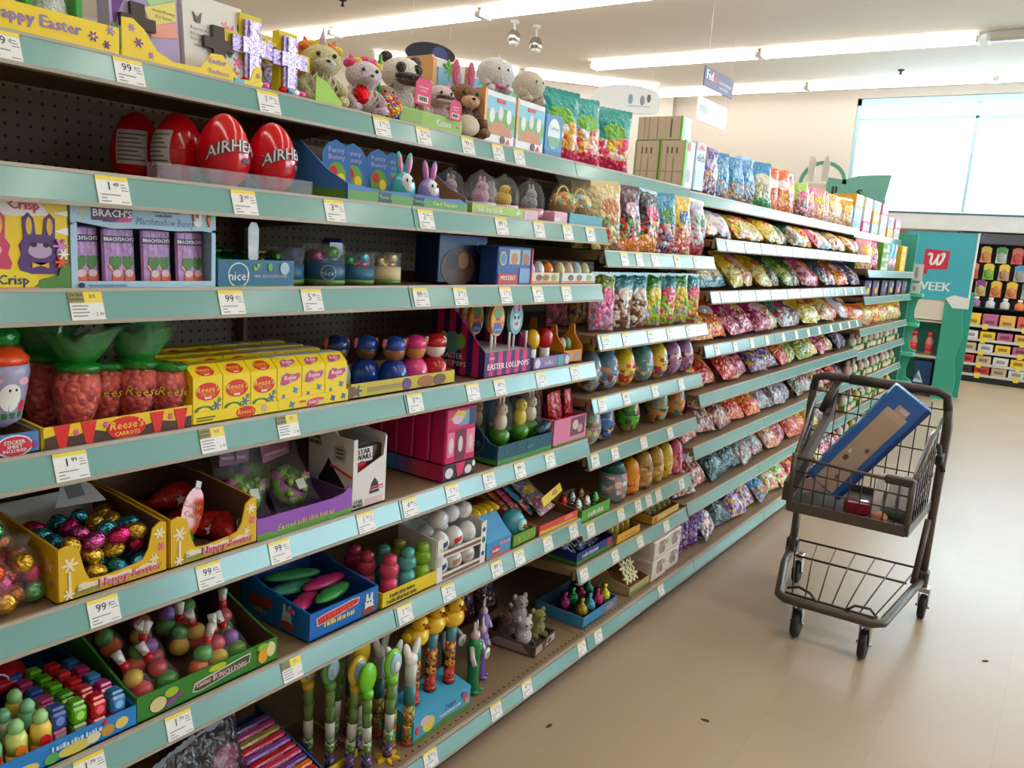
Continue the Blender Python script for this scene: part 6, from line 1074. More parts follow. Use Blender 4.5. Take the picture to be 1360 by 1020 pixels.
for k in range(14):
    a, b_ = LP[k % 8]; cx, cy = 0.785 + 0.052 * (k % 5) + 0.012 * (k // 5), 0.045 + 0.075 * (k // 5)
    r = thing('fruit_lollipop', 'wrapped lollipop with %s balls and white stick, %s row of the green tray' % (('red and yellow', 'green and red', 'orange and green', 'yellow and pink', 'green and violet', 'orange-red and green', 'crimson and violet', 'gold and green')[k % 8], ORD[k // 5]), 'lollipop', cy=0) if False else thing('fruit_lollipop', 'wrapped lollipop with %s balls and white stick, %s row of the green tray' % (('red and yellow', 'green and red', 'orange and green', 'yellow and pink', 'green and violet', 'orange-red and green', 'crimson and violet', 'gold and green')[k % 8], ORD[k // 5]), 'lollipop', cx, XFR - cy, Z6 + 0.012 + 0.014 * (k // 5))
    r.rotation_euler = (rn.uniform(-.7, .2), rn.uniform(-.5, .5), PI / 2 + rn.uniform(-.6, .6))
    M().ell((0, 0, 0.018), (0.022, 0.02, 0.019), gloss(a), 12, 8).build('lower_ball', r); M().ell((0, 0, 0.047), (0.019, 0.018, 0.017), gloss(b_), 12, 8).build('upper_ball', r)
    M().lathe([(0.0245, 0.005), (0.026, 0.02), (0.022, 0.05), (0.008, 0.07)], m_wrap, 10).build('clear_wrap', r)
    M().lathe([(0.008, 0.068), (0.0085, 0.082)], gloss((210, 25, 35)), 10).build('red_tie', r); M().lathe([(0.007, 0.082), (0.010, 0.105), (0.007, 0.107)], mat('twist_white', (230, 225, 220), 0.35, bump=0.6, bscale=120), 8).build('twist_end', r)
# bright blue box of bunny pouches
r = tray('display_tray', 'bright blue open box with red lettering and rabbits on front and side', 0.212, 0.24, 0.066, 0.085, (10, 105, 190), inner=(15, 85, 160), y=1.249, x=XFR - 0.004, z=Z6, cut=[(0, 0.066), (0.15, 0.085), (0.24, 0.11)],
         decs=[('p', [(-0.085, 0.03), (-0.04, 0.033), (0.0, 0.038), (0.04, 0.044), (0.045, 0.058), (0.02, 0.06), (-0.02, 0.056), (-0.06, 0.054), (-0.088, 0.05)], (215, 215, 210)), ('p', [(-0.082, 0.032), (-0.04, 0.035), (0.0, 0.040), (0.038, 0.046), (0.042, 0.056), (0.02, 0.058), (-0.02, 0.054), (-0.06, 0.052), (-0.085, 0.048)], (205, 45, 40)), ('b', -0.02, 0.0465, 0.09, 0.0195 * 0.7, (230, 70, 60)), ('b', -0.02, 0.028, 0.09, 0.016 * 0.7, (230, 215, 120)), ('p', bunny_outline(0.076, 0.014, 0.042), (230, 228, 225)), ('e', 0.076, 0.014, 0.022, 0.009, (150, 70, 50)), ('e', 0.071, 0.036, 0.002, 0.003, BLACK), ('e', 0.080, 0.036, 0.002, 0.003, BLACK)],
         side=[('p', bunny_outline(0.165, 0.014, 0.05), (200, 205, 210)), ('e', 0.165, 0.016, 0.026, 0.010, (150, 70, 50)), ('p', [(0.03, 0.03), (0.11, 0.035), (0.115, 0.06), (0.035, 0.058)], (170, 50, 50)), ('b', 0.07, 0.025, 0.05, 0.018 * 0.7, (150, 150, 80))])
for k, (c, yy, dx, z_) in enumerate((((200, 60, 120), 1.20, 0.09, 0.050), ((60, 150, 70), 1.27, 0.07, 0.056), ((190, 50, 110), 1.29, 0.12, 0.062), ((70, 160, 130), 1.22, 0.15, 0.060), ((60, 150, 90), 1.25, 0.19, 0.07))):
    r = put(tag(M().ell((0, 0, 0), (0.075, 0.022, 0.012), mat('pouch_%d' % k, c, 0.3, bump=0.7, bscale=30), 14, 8).build('candy_pouch'), '%s crinkled pouch in the bright blue box' % ('front pink', 'long green', 'rear pink', 'sea green', 'back green')[k], 'candy bag'), yy, XFR - dx, Z6 + z_, 0.5 - 0.2 * k, 0.1, 0.06)
# yellow tray of character bottles
r = tray('display_tray', 'yellow low tray of round topped candy bottles on the sixth shelf', 0.20, 0.19, 0.040, 0.042, (230, 200, 35), y=1.468, x=XFR, z=Z6, decs=[('b', -0.03, 0.027, 0.09, 0.014 * 0.7, (90, 80, 40)), ('b', -0.03, 0.013, 0.11, 0.014 * 0.7, (100, 85, 40))])
def ball_bottle(lb, yy, dx, c):
    r = thing('candy_bottle', lb, 'candy container', yy, XFR - dx, Z6 + DZ)
    M().lathe([(0.020, 0), (0.022, 0.004), (0.021, 0.045), (0.015, 0.052)], gloss(c), 14).build('bottle', r); M().ell((0, 0, 0.074), (0.026, 0.024, 0.024), mat('clear_%d_%d' % c[:2], c, 0.08, alpha=0.7), 14, 10).build('round_top', r)
    M().lathe([(0.019, 0.088), (0.018, 0.106), (0.012, 0.112), (0, 0.113)], gloss(tuple(int(v * .9) for v in c)), 14).build('cap', r); M().box(-0.004, 0.004, -0.028, -0.022, 0.03, 0.07, m_wrap).build('clear_strip', r)
for k, (yy, dx, c, n_) in enumerate(((1.425, 0.035, (235, 70, 110), 'pink'), (1.49, 0.035, (90, 185, 175), 'turquoise'), (1.548, 0.033, (150, 195, 45), 'lime'), (1.40, 0.09, (205, 60, 90), 'crimson'), (1.46, 0.09, (60, 150, 145), 'dark teal'), (1.52, 0.09, (140, 165, 50), 'olive'), (1.41, 0.145, (180, 50, 90), 'deep pink'))):
    ball_bottle('%s round-topped candy bottle, %s row of the low yellow tray' % (n_, 'front' if k < 3 else 'rear'), yy, dx, c)
# two-tier carton of sports egg balls
r = thing('ball_carton', 'white two-tier carton of white egg balls with brown shelves', 'display box', 1.675, XFR, Z6)
M().box(-0.104, 0.104, 0.14, 0.143, 0, 0.135, card((230, 226, 222))).build('back_panel', r)
for x in (-0.105, 0.085): M().prism([(x, 0), (x + 0.022, 0), (x + 0.022, 0.125), (x, 0.12)], 0, 0.003, card((235, 232, 228))).build('corner_post', r)
for x in (-0.106, 0.105): M().prism([(0.003, 0), (0.14, 0), (0.14, 0.135), (0.003, 0.12)], x - 0.0015, x + 0.0015, card((232, 228, 224)), XSW).build('side_panel', r)
for z_ in (0.0, 0.062): M().box(-0.104, 0.104, 0.001, 0.14, z_, z_ + 0.003, card((225, 220, 214))).box(-0.083, 0.085, 0, 0.003, z_, z_ + 0.02, card((225, 222, 218))).box(-0.08, 0.083, -0.0006, 0, z_ + 0.005, z_ + 0.014, ink((130, 85, 70))).build('tier', r)
prints(r, [('p', star(0.096, 0.10, 0.010, 0.005), NAVY), ('e', 0.096, 0.07, 0.007, 0.009, (60, 110, 60)), ('p', star(0.096, 0.03, 0.009, 0.005), NAVY), ('t', '72', -0.094, 0.09, 0.012, BLACK), ('r', -0.102, -0.086, 0.045, 0.075, (200, 195, 195))])
for k, (x, t_, c, z_) in enumerate(((-0.062, 0, NAVY, 0.003), (-0.002, 0, (200, 120, 90), 0.003), (0.056, 0, (170, 170, 175), 0.003), (-0.062, 0, NAVY, 0.065), (-0.002, 0, RED, 0.065), (0.056, 0, (205, 205, 208), 0.065), (-0.05, 1, (120, 120, 125), 0.065), (0.01, 1, (180, 180, 185), 0.065))):
    o = M().lathe(egg_prof(0.027, 0.062, 10, 0.05), gloss((232, 230, 228)), 16).build('egg_ball'); wp = eggwarp(0.027, 0.062, -0.3, 0.0008); g = M(); warped_poly(g, [(-0.012, 0.02), (0.012, 0.03), (0.014, 0.042), (-0.014, 0.034)], ink(c), wp); g.build('stripe', o)
    tag(o, 'white egg ball with %s patch, %s tier of the white carton' % (('navy', 'orange', 'grey', 'dark blue', 'red', 'silver', 'smoky', 'dull grey')[k], 'lower' if k < 3 else 'upper'), 'toy ball'); put(o, 1.675 + x, XFR - 0.032 - 0.058 * t_, Z6 + z_ + 0.0005)
for k, (x, dx) in enumerate(((-0.05, 0.04), (0.01, 0.05), (0.06, 0.045), (-0.02, 0.1), (0.05, 0.1))): 
    o = M().ell((0, 0, 0.026), (0.030, 0.028, 0.026), gloss((222, 220, 220)), 14, 8).build('egg_ball'); tag(o, 'plain white ball heaped on top of the two-tier carton, %s' % ('nearest in front', 'middle front', 'far front', 'rear middle', 'rear far')[k], 'toy ball'); put(o, 1.675 + x, XFR - dx - 0.01, Z6 + 0.128)
# duck box
r = thing('duck_box', 'blue slope-fronted box with yellow ribbed top and a toy bird on its side', 'box', 1.85, XFR, Z6)
M().prism([(0, 0), (0.11, 0), (0.11, 0.12), (0.07, 0.12), (0.03, 0.075), (0.0, 0.05)], -0.06, 0.06, card((60, 150, 205)), XSW).build('carton_body', r)
prints(r, [('e', -0.015, 0.02, 0.024, 0.013, (200, 60, 90)), ('b', -0.015, 0.02, 0.035, 0.013 * 0.7, WHITE), ('r', -0.058, 0.058, 0.0, 0.006, (210, 120, 90)), ('b', 0.03, 0.036, 0.05, 0.014 * 0.7, (240, 170, 160))])
for k in range(4): M().ell((-0.045 + 0.03 * k, 0.075, 0.122), (0.016, 0.035, 0.014), gloss((235, 195, 40)), 10, 6).build('yellow_rib', r)
r = tray('display_tray', 'low green carrot-printed tray with a turquoise toy beside the blue box', 0.12, 0.12, 0.038, 0.04, (95, 160, 50), y=1.985, x=XFR, z=Z6, decs=[('p', carrot(-0.03, 0.02, 0.03, 0.4), ORG), ('p', carrot(0.02, 0.02, 0.028, -0.5), ORG)])
r = thing('toy_bird', 'turquoise round toy with orange beak in the green tray', 'toy', 1.985, XFR - 0.05, Z6 + DZ); M().ell((0, 0, 0.048), (0.044, 0.04, 0.045), gloss((70, 165, 180)), 16, 10).build('body', r); M().ell((0, -0.036, 0.052), (0.024, 0.012, 0.02), gloss((150, 205, 205)), 12, 8).build('face_patch', r); M().lathe([(0.008, 0), (0, 0.016)], gloss(ORG), 8, T(0, -0.046, 0.05) @ RX(PI / 2)).build('beak', r)
r = tray('display_tray', 'orange red tray of colourful toy packs with a yellow strip', 0.235, 0.26, 0.03, 0.07, (215, 75, 60), inner=(110, 80, 60), y=2.185, x=XFR, z=Z6, cut=[(0, 0.03), (0.1, 0.04), (0.22, 0.07), (0.26, 0.07)], decs=[('p', [(-0.117, 0), (0.117, 0), (0.117, 0.006), (-0.117, 0.012)], (235, 190, 40)), ('e', 0.06, 0.02, 0.03, 0.008, (240, 130, 110))])
for k, (c, n_) in enumerate((((120, 160, 60), 'green'), ((235, 120, 60), 'orange'), ((230, 90, 140), 'pink'), ((80, 160, 210), 'sky blue'), ((140, 130, 140), 'grey'))):
    bag('%s flat toy pack slanting in the orange red tray' % n_, bagmat('toy_' + n_.replace(' ', ''), c, (230, 200, 90), [c, (230, 190, 160), (200, 90, 120)], 0.4), c, 0.13, 0.15, 0.022, 2.14 + 0.022 * k, XFR - 0.07 - 0.03 * (4 - k), Z6 + 0.02, 0.95, 0.2, 0, k)
o = M().box(-0.075, 0.075, 0, 0.002, 0, 0.03, card((240, 215, 50))).build('yellow_strip'); prints(o, [('e', 0.02, 0.015, 0.02, 0.008, (225, 120, 90))]); put(tag(o, 'yellow header strip lying across the toy packs', 'card'), 2.22, XFR - 0.05, Z6 + 0.075, 0.15, -0.3, -0.12)

# ================================================================= BASE DECK, bays one and two
ZB = BASEZ
XFB = XF + 0.058 - 0.03
for k, (yy, dx, lb) in enumerate(((0.93, 0.14, 'dark grey candy bag at the near end of the base deck'), (1.03, 0.16, 'dark grey pink-printed bag beside the rope candy box'), (0.98, 0.24, 'dark grey bag behind two others on the base deck'))):
    bag(lb, bagmat('grey%d' % k, (70, 66, 72), (150, 90, 110), [(60, 55, 60), (90, 80, 85), (160, 80, 110)], 0.5), (80, 76, 80), 0.14, 0.20, 0.05, yy, XFB - dx, ZB, 0.35, 0.2, 0.1 * k - 0.1, k)
r = tray('display_tray', 'blue slanted tray of candy rope packets on the base deck', 0.16, 0.26, 0.05, 0.09, (20, 100, 180), inner=(20, 70, 120), y=1.135, x=XFB - 0.07, z=ZB, cut=[(0, 0.05), (0.26, 0.12)])
RC = [(205, 40, 60), (235, 110, 40), (120, 60, 150), (215, 60, 100), (200, 30, 50), (150, 80, 180), (225, 50, 70), (180, 150, 60), (200, 60, 130), (90, 60, 130)]
for k in range(10):
    o = M().box(-0.065, 0.065, -0.009, 0.009, 0, 0.012, mat('rope_%d' % k, RC[k], 0.25, bump=0.5, bscale=50), 0.004).build('rope_candy'); prints(o, [('b', 0, 0.006, 0.05, 0.012 * 0.7, (240, 230, 230))], -0.009); tag(o, '%s rope candy packet, number %s up the slanted blue tray' % (('crimson', 'orange', 'violet', 'rose', 'red', 'lilac', 'scarlet', 'olive gold', 'magenta', 'indigo')[k], 'one two three four five six seven eight nine ten'.split()[k]), 'candy packet', 'rope candy in the blue tray'); put(o, 1.135, XFB - 0.088 - 0.0195 * k, ZB + 0.055 + 0.0065 * k, 0, 0.3)
def bands(g, R_, z0, z1, cols):
    n = len(cols)
    for k, c in enumerate(cols): g.lathe([(R_, z0 + (z1 - z0) * k / n), (R_, z0 + (z1 - z0) * (k + 1) / n)], c, 12)
def spoon(lb, yy, xx, c, flip, face, h=0.20, tilt=0.0):
    r = thing('spoon_lollipop', lb, 'candy container', yy, xx, ZB + 0.004); r.rotation_euler = (0.02, tilt, PI / 2)
    g = M(); bands(g, 0.0125, 0, h, [candymat('spoon_lo', [(110, 80, 150), (200, 190, 210), (90, 60, 120)], 120), candymat('spoon_mid', [(90, 150, 60), (120, 170, 70), (200, 210, 190)], 120), gloss((205, 205, 200)), mat('clear_green', (110, 150, 80), 0.1, alpha=0.8), mat('clear_green2', (130, 170, 90), 0.1, alpha=0.8)]); g.build('filled_tube', r)
    M().lathe([(0.013, h), (0.016, h + 0.012), (0.014, h + 0.022)], gloss(c), 12).build('collar', r)
    b = M().ell((0, 0, h + 0.055), (0.030, 0.013, 0.040), gloss(c), 16, 10).build('spoon_bowl', r)
    if face: M().ell((0, -0.010, h + 0.057), (0.021, 0.006, 0.028), gloss((150, 190, 210)), 12, 8).build('picture_inset', b); M().ell((0, -0.0155, h + 0.052), (0.010, 0.002, 0.014), gloss(face), 10, 6).build('picture', b)
GY = [((130, 205, 40), 'lime'), ((240, 205, 40), 'yellow')]
for k, (yy, dx, c, f, h, nm) in enumerate(((1.335, 0.055, (110, 200, 30), None, 0.19, 'front lime spoon with plain back'), (1.40, 0.045, (120, 205, 45), (225, 225, 220), 0.20, 'lime spoon with white rabbit inset beside the plain one'), (1.305, 0.085, (235, 200, 50), (225, 110, 150), 0.20, 'yellow spoon with pink inset'), (1.275, 0.12, (90, 160, 80), (160, 190, 200), 0.215, 'green spoon with pale blue inset'), (1.365, 0.12, (240, 205, 40), None, 0.215, 'yellow spoon standing behind the front lime one'), (1.33, 0.17, (120, 200, 40), None, 0.225, 'lime spoon in the rear row'), (1.25, 0.17, (230, 195, 45), (225, 160, 60), 0.21, 'yellow spoon at the dark near end'), (1.29, 0.22, (215, 180, 45), None, 0.225, 'deep yellow spoon farthest back'))):
    spoon(nm + ' among the spoon candy tubes', yy, XFB - dx, c, 0, f, h, 0.05 * (k % 3 - 1))
for (yy, dx, s_) in ((1.40, 0.04, 0.034), (1.325, 0.06, 0.0)):
    if s_: M_ = M().prism(flower(0, 0, s_, 6), 0, 0.006, card((240, 195, 30)), RX(PI / 2)).build('flower_base'); put(tag(M_, 'yellow flower-shaped foot under a spoon candy tube', 'stand'), 1.40, XFB - 0.045, ZB - 0.0035)
r = tray('display_tray', 'low yellow tray in the dark under the spoon candy tubes', 0.14, 0.2, 0.02, 0.03, (225, 190, 40), y=1.28, x=XFB - 0.10, z=ZB)
def tube_top(lb, yy, xx, zz, h, body, kind, c, rad=0.0155, cat='candy container'):
    r = thing('candy_tube', lb, cat, yy, xx, zz)
    g = M(); bands(g, rad, 0, h, body); g.build('filled_tube', r); M().lathe([(rad * 1.12, 0), (rad * 1.12, 0.008), (rad, 0.010)], gloss((190, 60, 60)), 12).build('foot_ring', r)
    if kind == 'duck':
        M().ell((0, 0, h + 0.028), (0.036, 0.034, 0.030), gloss(c), 14, 10).build('bird_body', r); d = M().ell((0, -0.012, h + 0.066), (0.024, 0.024, 0.022), gloss(c), 12, 8).build('bird_head', r)
        M().lathe([(0.009, 0), (0, 0.018)], gloss((215, 110, 30)), 8, T(0, -0.034, h + 0.064) @ RX(PI / 2)).build('beak', d)
        for s in (-1, 1): M().ell((s * 0.010, -0.033, h + 0.073), (0.003, 0.002, 0.004), gloss(BLACK), 6, 5).build('eye', d); M().ell((s * 0.034, 0.004, h + 0.032), (0.009, 0.018, 0.014), gloss(c), 8, 6).build('wing', r)
    elif kind == 'ears':
        M().ell((0, 0, h + 0.012), (0.020, 0.016, 0.018), gloss(c), 12, 8).build('bunny_head', r)
        for s in (-1, 1): M().ell((s * 0.017, 0, h + 0.038), (0.012, 0.008, 0.028), gloss(c), 10, 8, rot=RY(s * 0.35)).build('ear', r)
TB1 = [candymat('tube_red', [(225, 70, 50), (235, 100, 60), (215, 50, 60)], 110), candymat('tube_org', [(235, 110, 50), (240, 160, 50), (90, 60, 50)], 110), candymat('tube_mix', [(235, 200, 60), (220, 90, 60), (120, 90, 140), (230, 160, 60)], 110), gloss((90, 150, 160))]
TB2 = [candymat('tube_grn', [(110, 160, 80), (230, 190, 60), (190, 80, 70)], 110), candymat('tube_yel', [(230, 200, 80), (225, 130, 50), (120, 150, 90)], 110), gloss((60, 130, 130)), gloss((200, 205, 200))]
for k, (yy, dx, lb) in enumerate(((1.435, 0.07, 'white eared candy tube nearest the spoon tubes'), (1.475, 0.045, 'white eared candy tube standing clear in front'), (1.45, 0.13, 'white eared candy tube in the second row'), (1.41, 0.19, 'white eared candy tube deep behind the spoons'))):
    tube_top(lb, yy, XFB - dx, ZB, 0.225, TB2, 'ears', (232, 230, 226))
r = thing('blue_block', 'sky blue block stand with lettering holding candy tubes', 'display stand', 1.595, XFB - 0.025, ZB)
M().prism([(0, 0), (0.10, 0), (0.10, 0.088), (0.0, 0.066)], -0.12, 0.12, card((70, 165, 205)), XSW).build('block_body', r)
prints(r, [('p', [(-0.12, 0), (0.12, 0), (0.12, 0.014), (0.0, 0.02), (-0.05, 0.012), (-0.12, 0.012)], (90, 130, 60)), ('e', -0.06, 0.035, 0.024, 0.022, (235, 205, 60)), ('e', -0.075, 0.05, 0.02, 0.012, (225, 190, 205)), ('t', 'Peeps', 0.03, 0.05, 0.02, (50, 80, 160), {'bold': .04, 'italic': .15}), ('t', 'MARSHMALLOW', 0.03, 0.032, 0.013, (235, 235, 230), {'bold': .05, 'maxw': .09}), ('e', 0.095, 0.045, 0.012, 0.01, (200, 80, 70)), ('e', 0.085, 0.055, 0.008, 0.008, (100, 70, 140)), ('e', 0.10, 0.03, 0.008, 0.007, (230, 150, 60)), ('e', -0.105, 0.035, 0.007, 0.012, (220, 80, 80))]); prints(r, [('e', 0.04, 0.03, 0.012, 0.015, (200, 110, 80)), ('e', 0.08, 0.02, 0.010, 0.012, (220, 200, 90))], 0.0, RZ(-PI / 2) @ T(-0.10, -0.12, 0), 'side_print')
for k, (x, dx) in enumerate(((-0.07, 0.05), (0.01, 0.06), (0.08, 0.05))):
    M().lathe([(0.019, 0.0), (0.019, 0.002)], m_steel_dark, 14, T(x, dx, 0.0665 + 0.22 * dx)).build('socket', r)
    tube_top(('yellow bird-topped candy tube in the block, nearest the eared tubes', 'yellow bird-topped candy tube in the middle of the block', 'bird-topped candy tube at the far end of the block')[k], 1.595 + x, XFB - 0.025 - dx, ZB + 0.0695 + 0.22 * dx, 0.165, TB1, 'duck', (240, 195, 25))
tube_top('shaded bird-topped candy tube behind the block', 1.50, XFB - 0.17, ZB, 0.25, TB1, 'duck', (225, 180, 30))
def rabbit_figure(lb, yy, xx, h, c, rz, dot=True):
    r = thing('rabbit_toy', lb, 'toy', yy, xx, ZB, rz); s = h / 0.22; m = gloss(c); gr = gloss((205, 205, 205))
    M().lathe([(0.019 * s, 0), (0.021 * s, 0.004), (0.017 * s, 0.05 * s), (0.020 * s, 0.11 * s), (0.024 * s, 0.15 * s), (0.014 * s, 0.165 * s)], m, 14).build('body', r)
    hd = M().ell((0, 0, 0.172 * s), (0.016 * s, 0.015 * s, 0.016 * s), gloss((215, 190, 190)), 12, 8).build('head', r)
    for q in (-1, 1): M().ell((q * 0.008 * s, 0, 0.20 * s), (0.005 * s, 0.004 * s, 0.018 * s), gr, 8, 6).build('ear', hd); M().tube([(q * 0.02 * s, 0, 0.145 * s), (q * 0.036 * s, -0.012, 0.12 * s), (q * 0.034 * s, -0.02, 0.10 * s)], 0.0075 * s, gr, 8).build('arm', r); M().ell((q * 0.012 * s, -0.012 * s, 0.006), (0.012 * s, 0.018 * s, 0.006), m, 8, 6).build('foot', r)
    if dot: M().lathe([(0, -0.001), (0.017 * s, -0.001), (0.017 * s, 0.003), (0, 0.003)], gloss((225, 225, 222)), 18, T(0.016 * s, -0.032 * s, 0.118 * s) @ RX(PI / 2)).prism(flower(0, 0, 0.007 * s, 6), -0.002, 0, ink((70, 160, 120)), T(0.016 * s, -0.0335 * s, 0.118 * s)).build('round_badge', r)
rabbit_figure('green bodied rabbit toy with round white badge, front one', 1.785, XFB - 0.07, 0.225, (20, 130, 75), 0.2)
rabbit_figure('purple bodied rabbit toy standing behind the green one', 1.86, XFB - 0.10, 0.20, (120, 90, 175), 0.5, False)
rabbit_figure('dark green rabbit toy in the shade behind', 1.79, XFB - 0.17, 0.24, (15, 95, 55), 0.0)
rabbit_figure('purple rabbit toy at the back with pale paws', 1.96, XFB - 0.17, 0.20, (140, 110, 190), 0.4, False)
r = tray('crate', 'small brown and white printed crate of plush animals on the deck', 0.15, 0.20, 0.034, 0.045, (95, 72, 66), inner=(90, 70, 58), y=2.145, x=XFB - 0.045, z=ZB, rz=0.12, decs=[('p', [(-0.07, 0.005), (-0.02, 0.005), (-0.03, 0.03), (-0.07, 0.03)], (170, 155, 150)), ('p', [(0.0, 0.006), (0.07, 0.006), (0.07, 0.028), (0.02, 0.03)], (190, 180, 175)), ('e', 0.03, 0.017, 0.014, 0.009, (90, 50, 70))], side=[('p', [(0.02, 0.004), (0.18, 0.004), (0.15, 0.03), (0.06, 0.034)], (150, 140, 140))])
for k, (yy, dx, c, n_, z_) in enumerate(((2.11, 0.11, (225, 222, 220), 'white and black', 0.0), (2.19, 0.11, (150, 150, 70), 'olive green', 0.0), (2.10, 0.18, (95, 55, 35), 'dark brown', 0.0), (2.17, 0.19, (200, 195, 195), 'grey white', 0.0), (2.135, 0.15, (185, 180, 178), 'silver grey', 0.055))):
    r = thing('small_plush', '%s small plush in the printed crate' % n_, 'plush toy', yy, XFB - dx, ZB + DZ + 0.001 + z_, -0.4)
    M().ell((0, 0, 0.032), (0.028, 0.026, 0.032), fur(c), 12, 8).build('torso', r); h = M().ell((0, -0.008, 0.076), (0.024, 0.022, 0.022), fur(c), 12, 8).build('head', r)
    for s in (-1, 1): M().ell((s * 0.02, 0, 0.094), (0.009, 0.006, 0.011), fur(c), 8, 6).build('ear', h); M().ell((s * 0.009, -0.028, 0.08), (0.003, 0.002, 0.004), gloss(BLACK), 6, 5).build('eye', h); M().ell((s * 0.02, -0.02, 0.012), (0.011, 0.016, 0.011), fur((60, 55, 52) if k == 0 else c), 8, 6).build('leg', r)
r = tray('display_tray', 'sky blue shallow tray of dark foil eggs on the deck', 0.25, 0.20, 0.040, 0.044, (60, 140, 185), inner=(50, 90, 110), y=2.475, x=XFB - 0.02, z=ZB, rz=0.0, decs=[('r', 0.02, 0.12, 0.0, 0.036, (120, 110, 130)), ('e', 0.07, 0.02, 0.03, 0.012, (160, 140, 150))])
for k in range(8):
    c, n_ = (((150, 130, 50), 'bronze'), ((60, 140, 150), 'teal'), ((150, 40, 90), 'wine'), ((190, 170, 60), 'gold'), ((150, 50, 110), 'purple'), ((40, 140, 80), 'green'), ((130, 40, 80), 'plum'), ((50, 120, 90), 'bottle green'))[k]
    o = M().lathe([(0.0, 0), (0.018, 0.006), (0.026, 0.03), (0.022, 0.055), (0.008, 0.072), (0.012, 0.088)], foil(c), 12).build('foil_egg'); tag(o, '%s foil-wrapped egg in the sky blue tray on the deck' % n_, 'chocolate egg'); put(o, 2.39 + 0.056 * (k % 4), XFB - 0.055 - 0.07 * (k // 4), ZB + DZ)
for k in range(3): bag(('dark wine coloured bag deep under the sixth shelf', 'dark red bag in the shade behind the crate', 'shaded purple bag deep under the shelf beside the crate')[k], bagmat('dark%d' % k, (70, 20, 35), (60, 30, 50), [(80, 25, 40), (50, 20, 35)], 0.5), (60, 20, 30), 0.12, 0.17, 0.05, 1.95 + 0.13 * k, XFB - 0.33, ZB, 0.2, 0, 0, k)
r = tray('display_tray', 'kraft slope-fronted tray with cream blossoms on the deck', 0.17, 0.2, 0.035, 0.09, (190, 165, 110), y=2.79, x=XFB - 0.02, z=ZB, cut=[(0, 0.035), (0.08, 0.05), (0.17, 0.12), (0.2, 0.12)], decs=[('p', [(-0.08, 0), (0.08, 0), (0.08, 0.01), (-0.08, 0.016)], (120, 140, 70))])
g = thing('blossom_pack', 'cream blossom bunch resting on the kraft tray', 'candy', 2.76, XFB - 0.05, ZB + 0.03)
for k in range(6): M().prism(flower(0, 0, 0.030, 6), -0.003, 0.003, mat('cream_petal', (225, 210, 160), 0.6), T(-0.03 + 0.03 * (k % 3), 0.02 * (k // 3), 0.03 + 0.035 * (k // 3)) @ RX(-0.5)).build('blossom', g)
for k, (yy, z_) in enumerate(((2.955, 0), (3.095, 0), (2.96, 0.083), (3.10, 0.083))):
    o = carton('white_carton', ('white printed carton, lower near one of four on the deck', 'white printed carton, lower far one of four on the deck', 'white printed carton, upper near one of four on the deck', 'white printed carton, upper far one of four on the deck')[k], 0.135, 0.082, 0.14, (225, 212, 200), [('e', 0.0, 0.045, 0.028, 0.025, (170, 140, 130)), ('e', 0.02, 0.035, 0.012, 0.014, (130, 110, 100)), ('r', -0.06, 0.06, 0.005, 0.015, (230, 190, 190)), ('b', 0, 0.072, 0.05, 0.015 * 0.7, (190, 110, 130)), ('e', 0.045, 0.06, 0.010, 0.010, (150, 180, 130))], side=[('r', 0.02, 0.12, 0.012, 0.07, (212, 195, 182))], y=yy, x=XFB - 0.015 - 0.006 * (k % 2), z=ZB + z_)
for k in range(5): bag('upright purple candy bag, %s in the row after the white cartons' % ORD[k].replace('front', 'first'), bagmat('purple', (110, 40, 140), (90, 30, 110), [(120, 50, 150), (190, 170, 200), (90, 30, 110)], 0.5), (200, 190, 205), 0.11, 0.165, 0.04, 3.245 + 0.058 * k, XFB - 0.09, ZB, 0.15, -0.9, 0, k)

# ================================================================= THIRD BAY
B = LV['B']
HB_ = [('cream and gold', (225, 205, 150), (200, 120, 60), [(230, 200, 120), (200, 90, 60), (120, 150, 80)], None), ('dark plum with orange foot', (90, 25, 55), (200, 160, 180), [(60, 25, 40), (230, 60, 50), (90, 150, 60)], (240, 130, 30)), ('black and pink', (40, 25, 35), (225, 60, 110), [(225, 70, 50), (60, 30, 40), (240, 180, 40)], (235, 150, 30)),
       ('sky blue with green hill', (60, 150, 185), (70, 130, 60), [(150, 90, 70), (220, 210, 200), (200, 60, 60), (90, 60, 120)], None), ('yellow and navy', (225, 190, 50), (45, 90, 150), [(220, 120, 90), (200, 60, 80), (240, 200, 150)], None), ('grey lilac and green', (190, 180, 195), (90, 130, 60), [(160, 170, 160), (190, 40, 80), (210, 200, 205)], (180, 40, 70))]
for k, (n_, a, b_, pal, lo) in enumerate(HB_):
    for j in range(2 if k in (0, 3) else 1):
        bag('%s candy bag, upper shelf of the egg bay, %s' % (n_, 'front' if not j else 'rear'), bagmat('hb%d' % k, a, b_, pal, 0.5, lo), a, 0.145, 0.215, 0.06, 2.425 + 0.15 * k, XFR + 0.0 - 0.045 - 0.075 * j, B[1], 0.10, -0.25 + 0.1 * (k % 3), 0.05 * ((k % 3) - 1), k)
r = tag(M().box(-0.42, 0.42, 0, 0.15, 0, 0.06, mat('green_film_row', (70, 130, 40), 0.25, bump=0.6, bscale=18), 0.02).build('green_pack'), 'long shaded green pack lying behind the hanging bags', 'candy pack'); put(r, 2.78, XFR - 0.20, B[1])
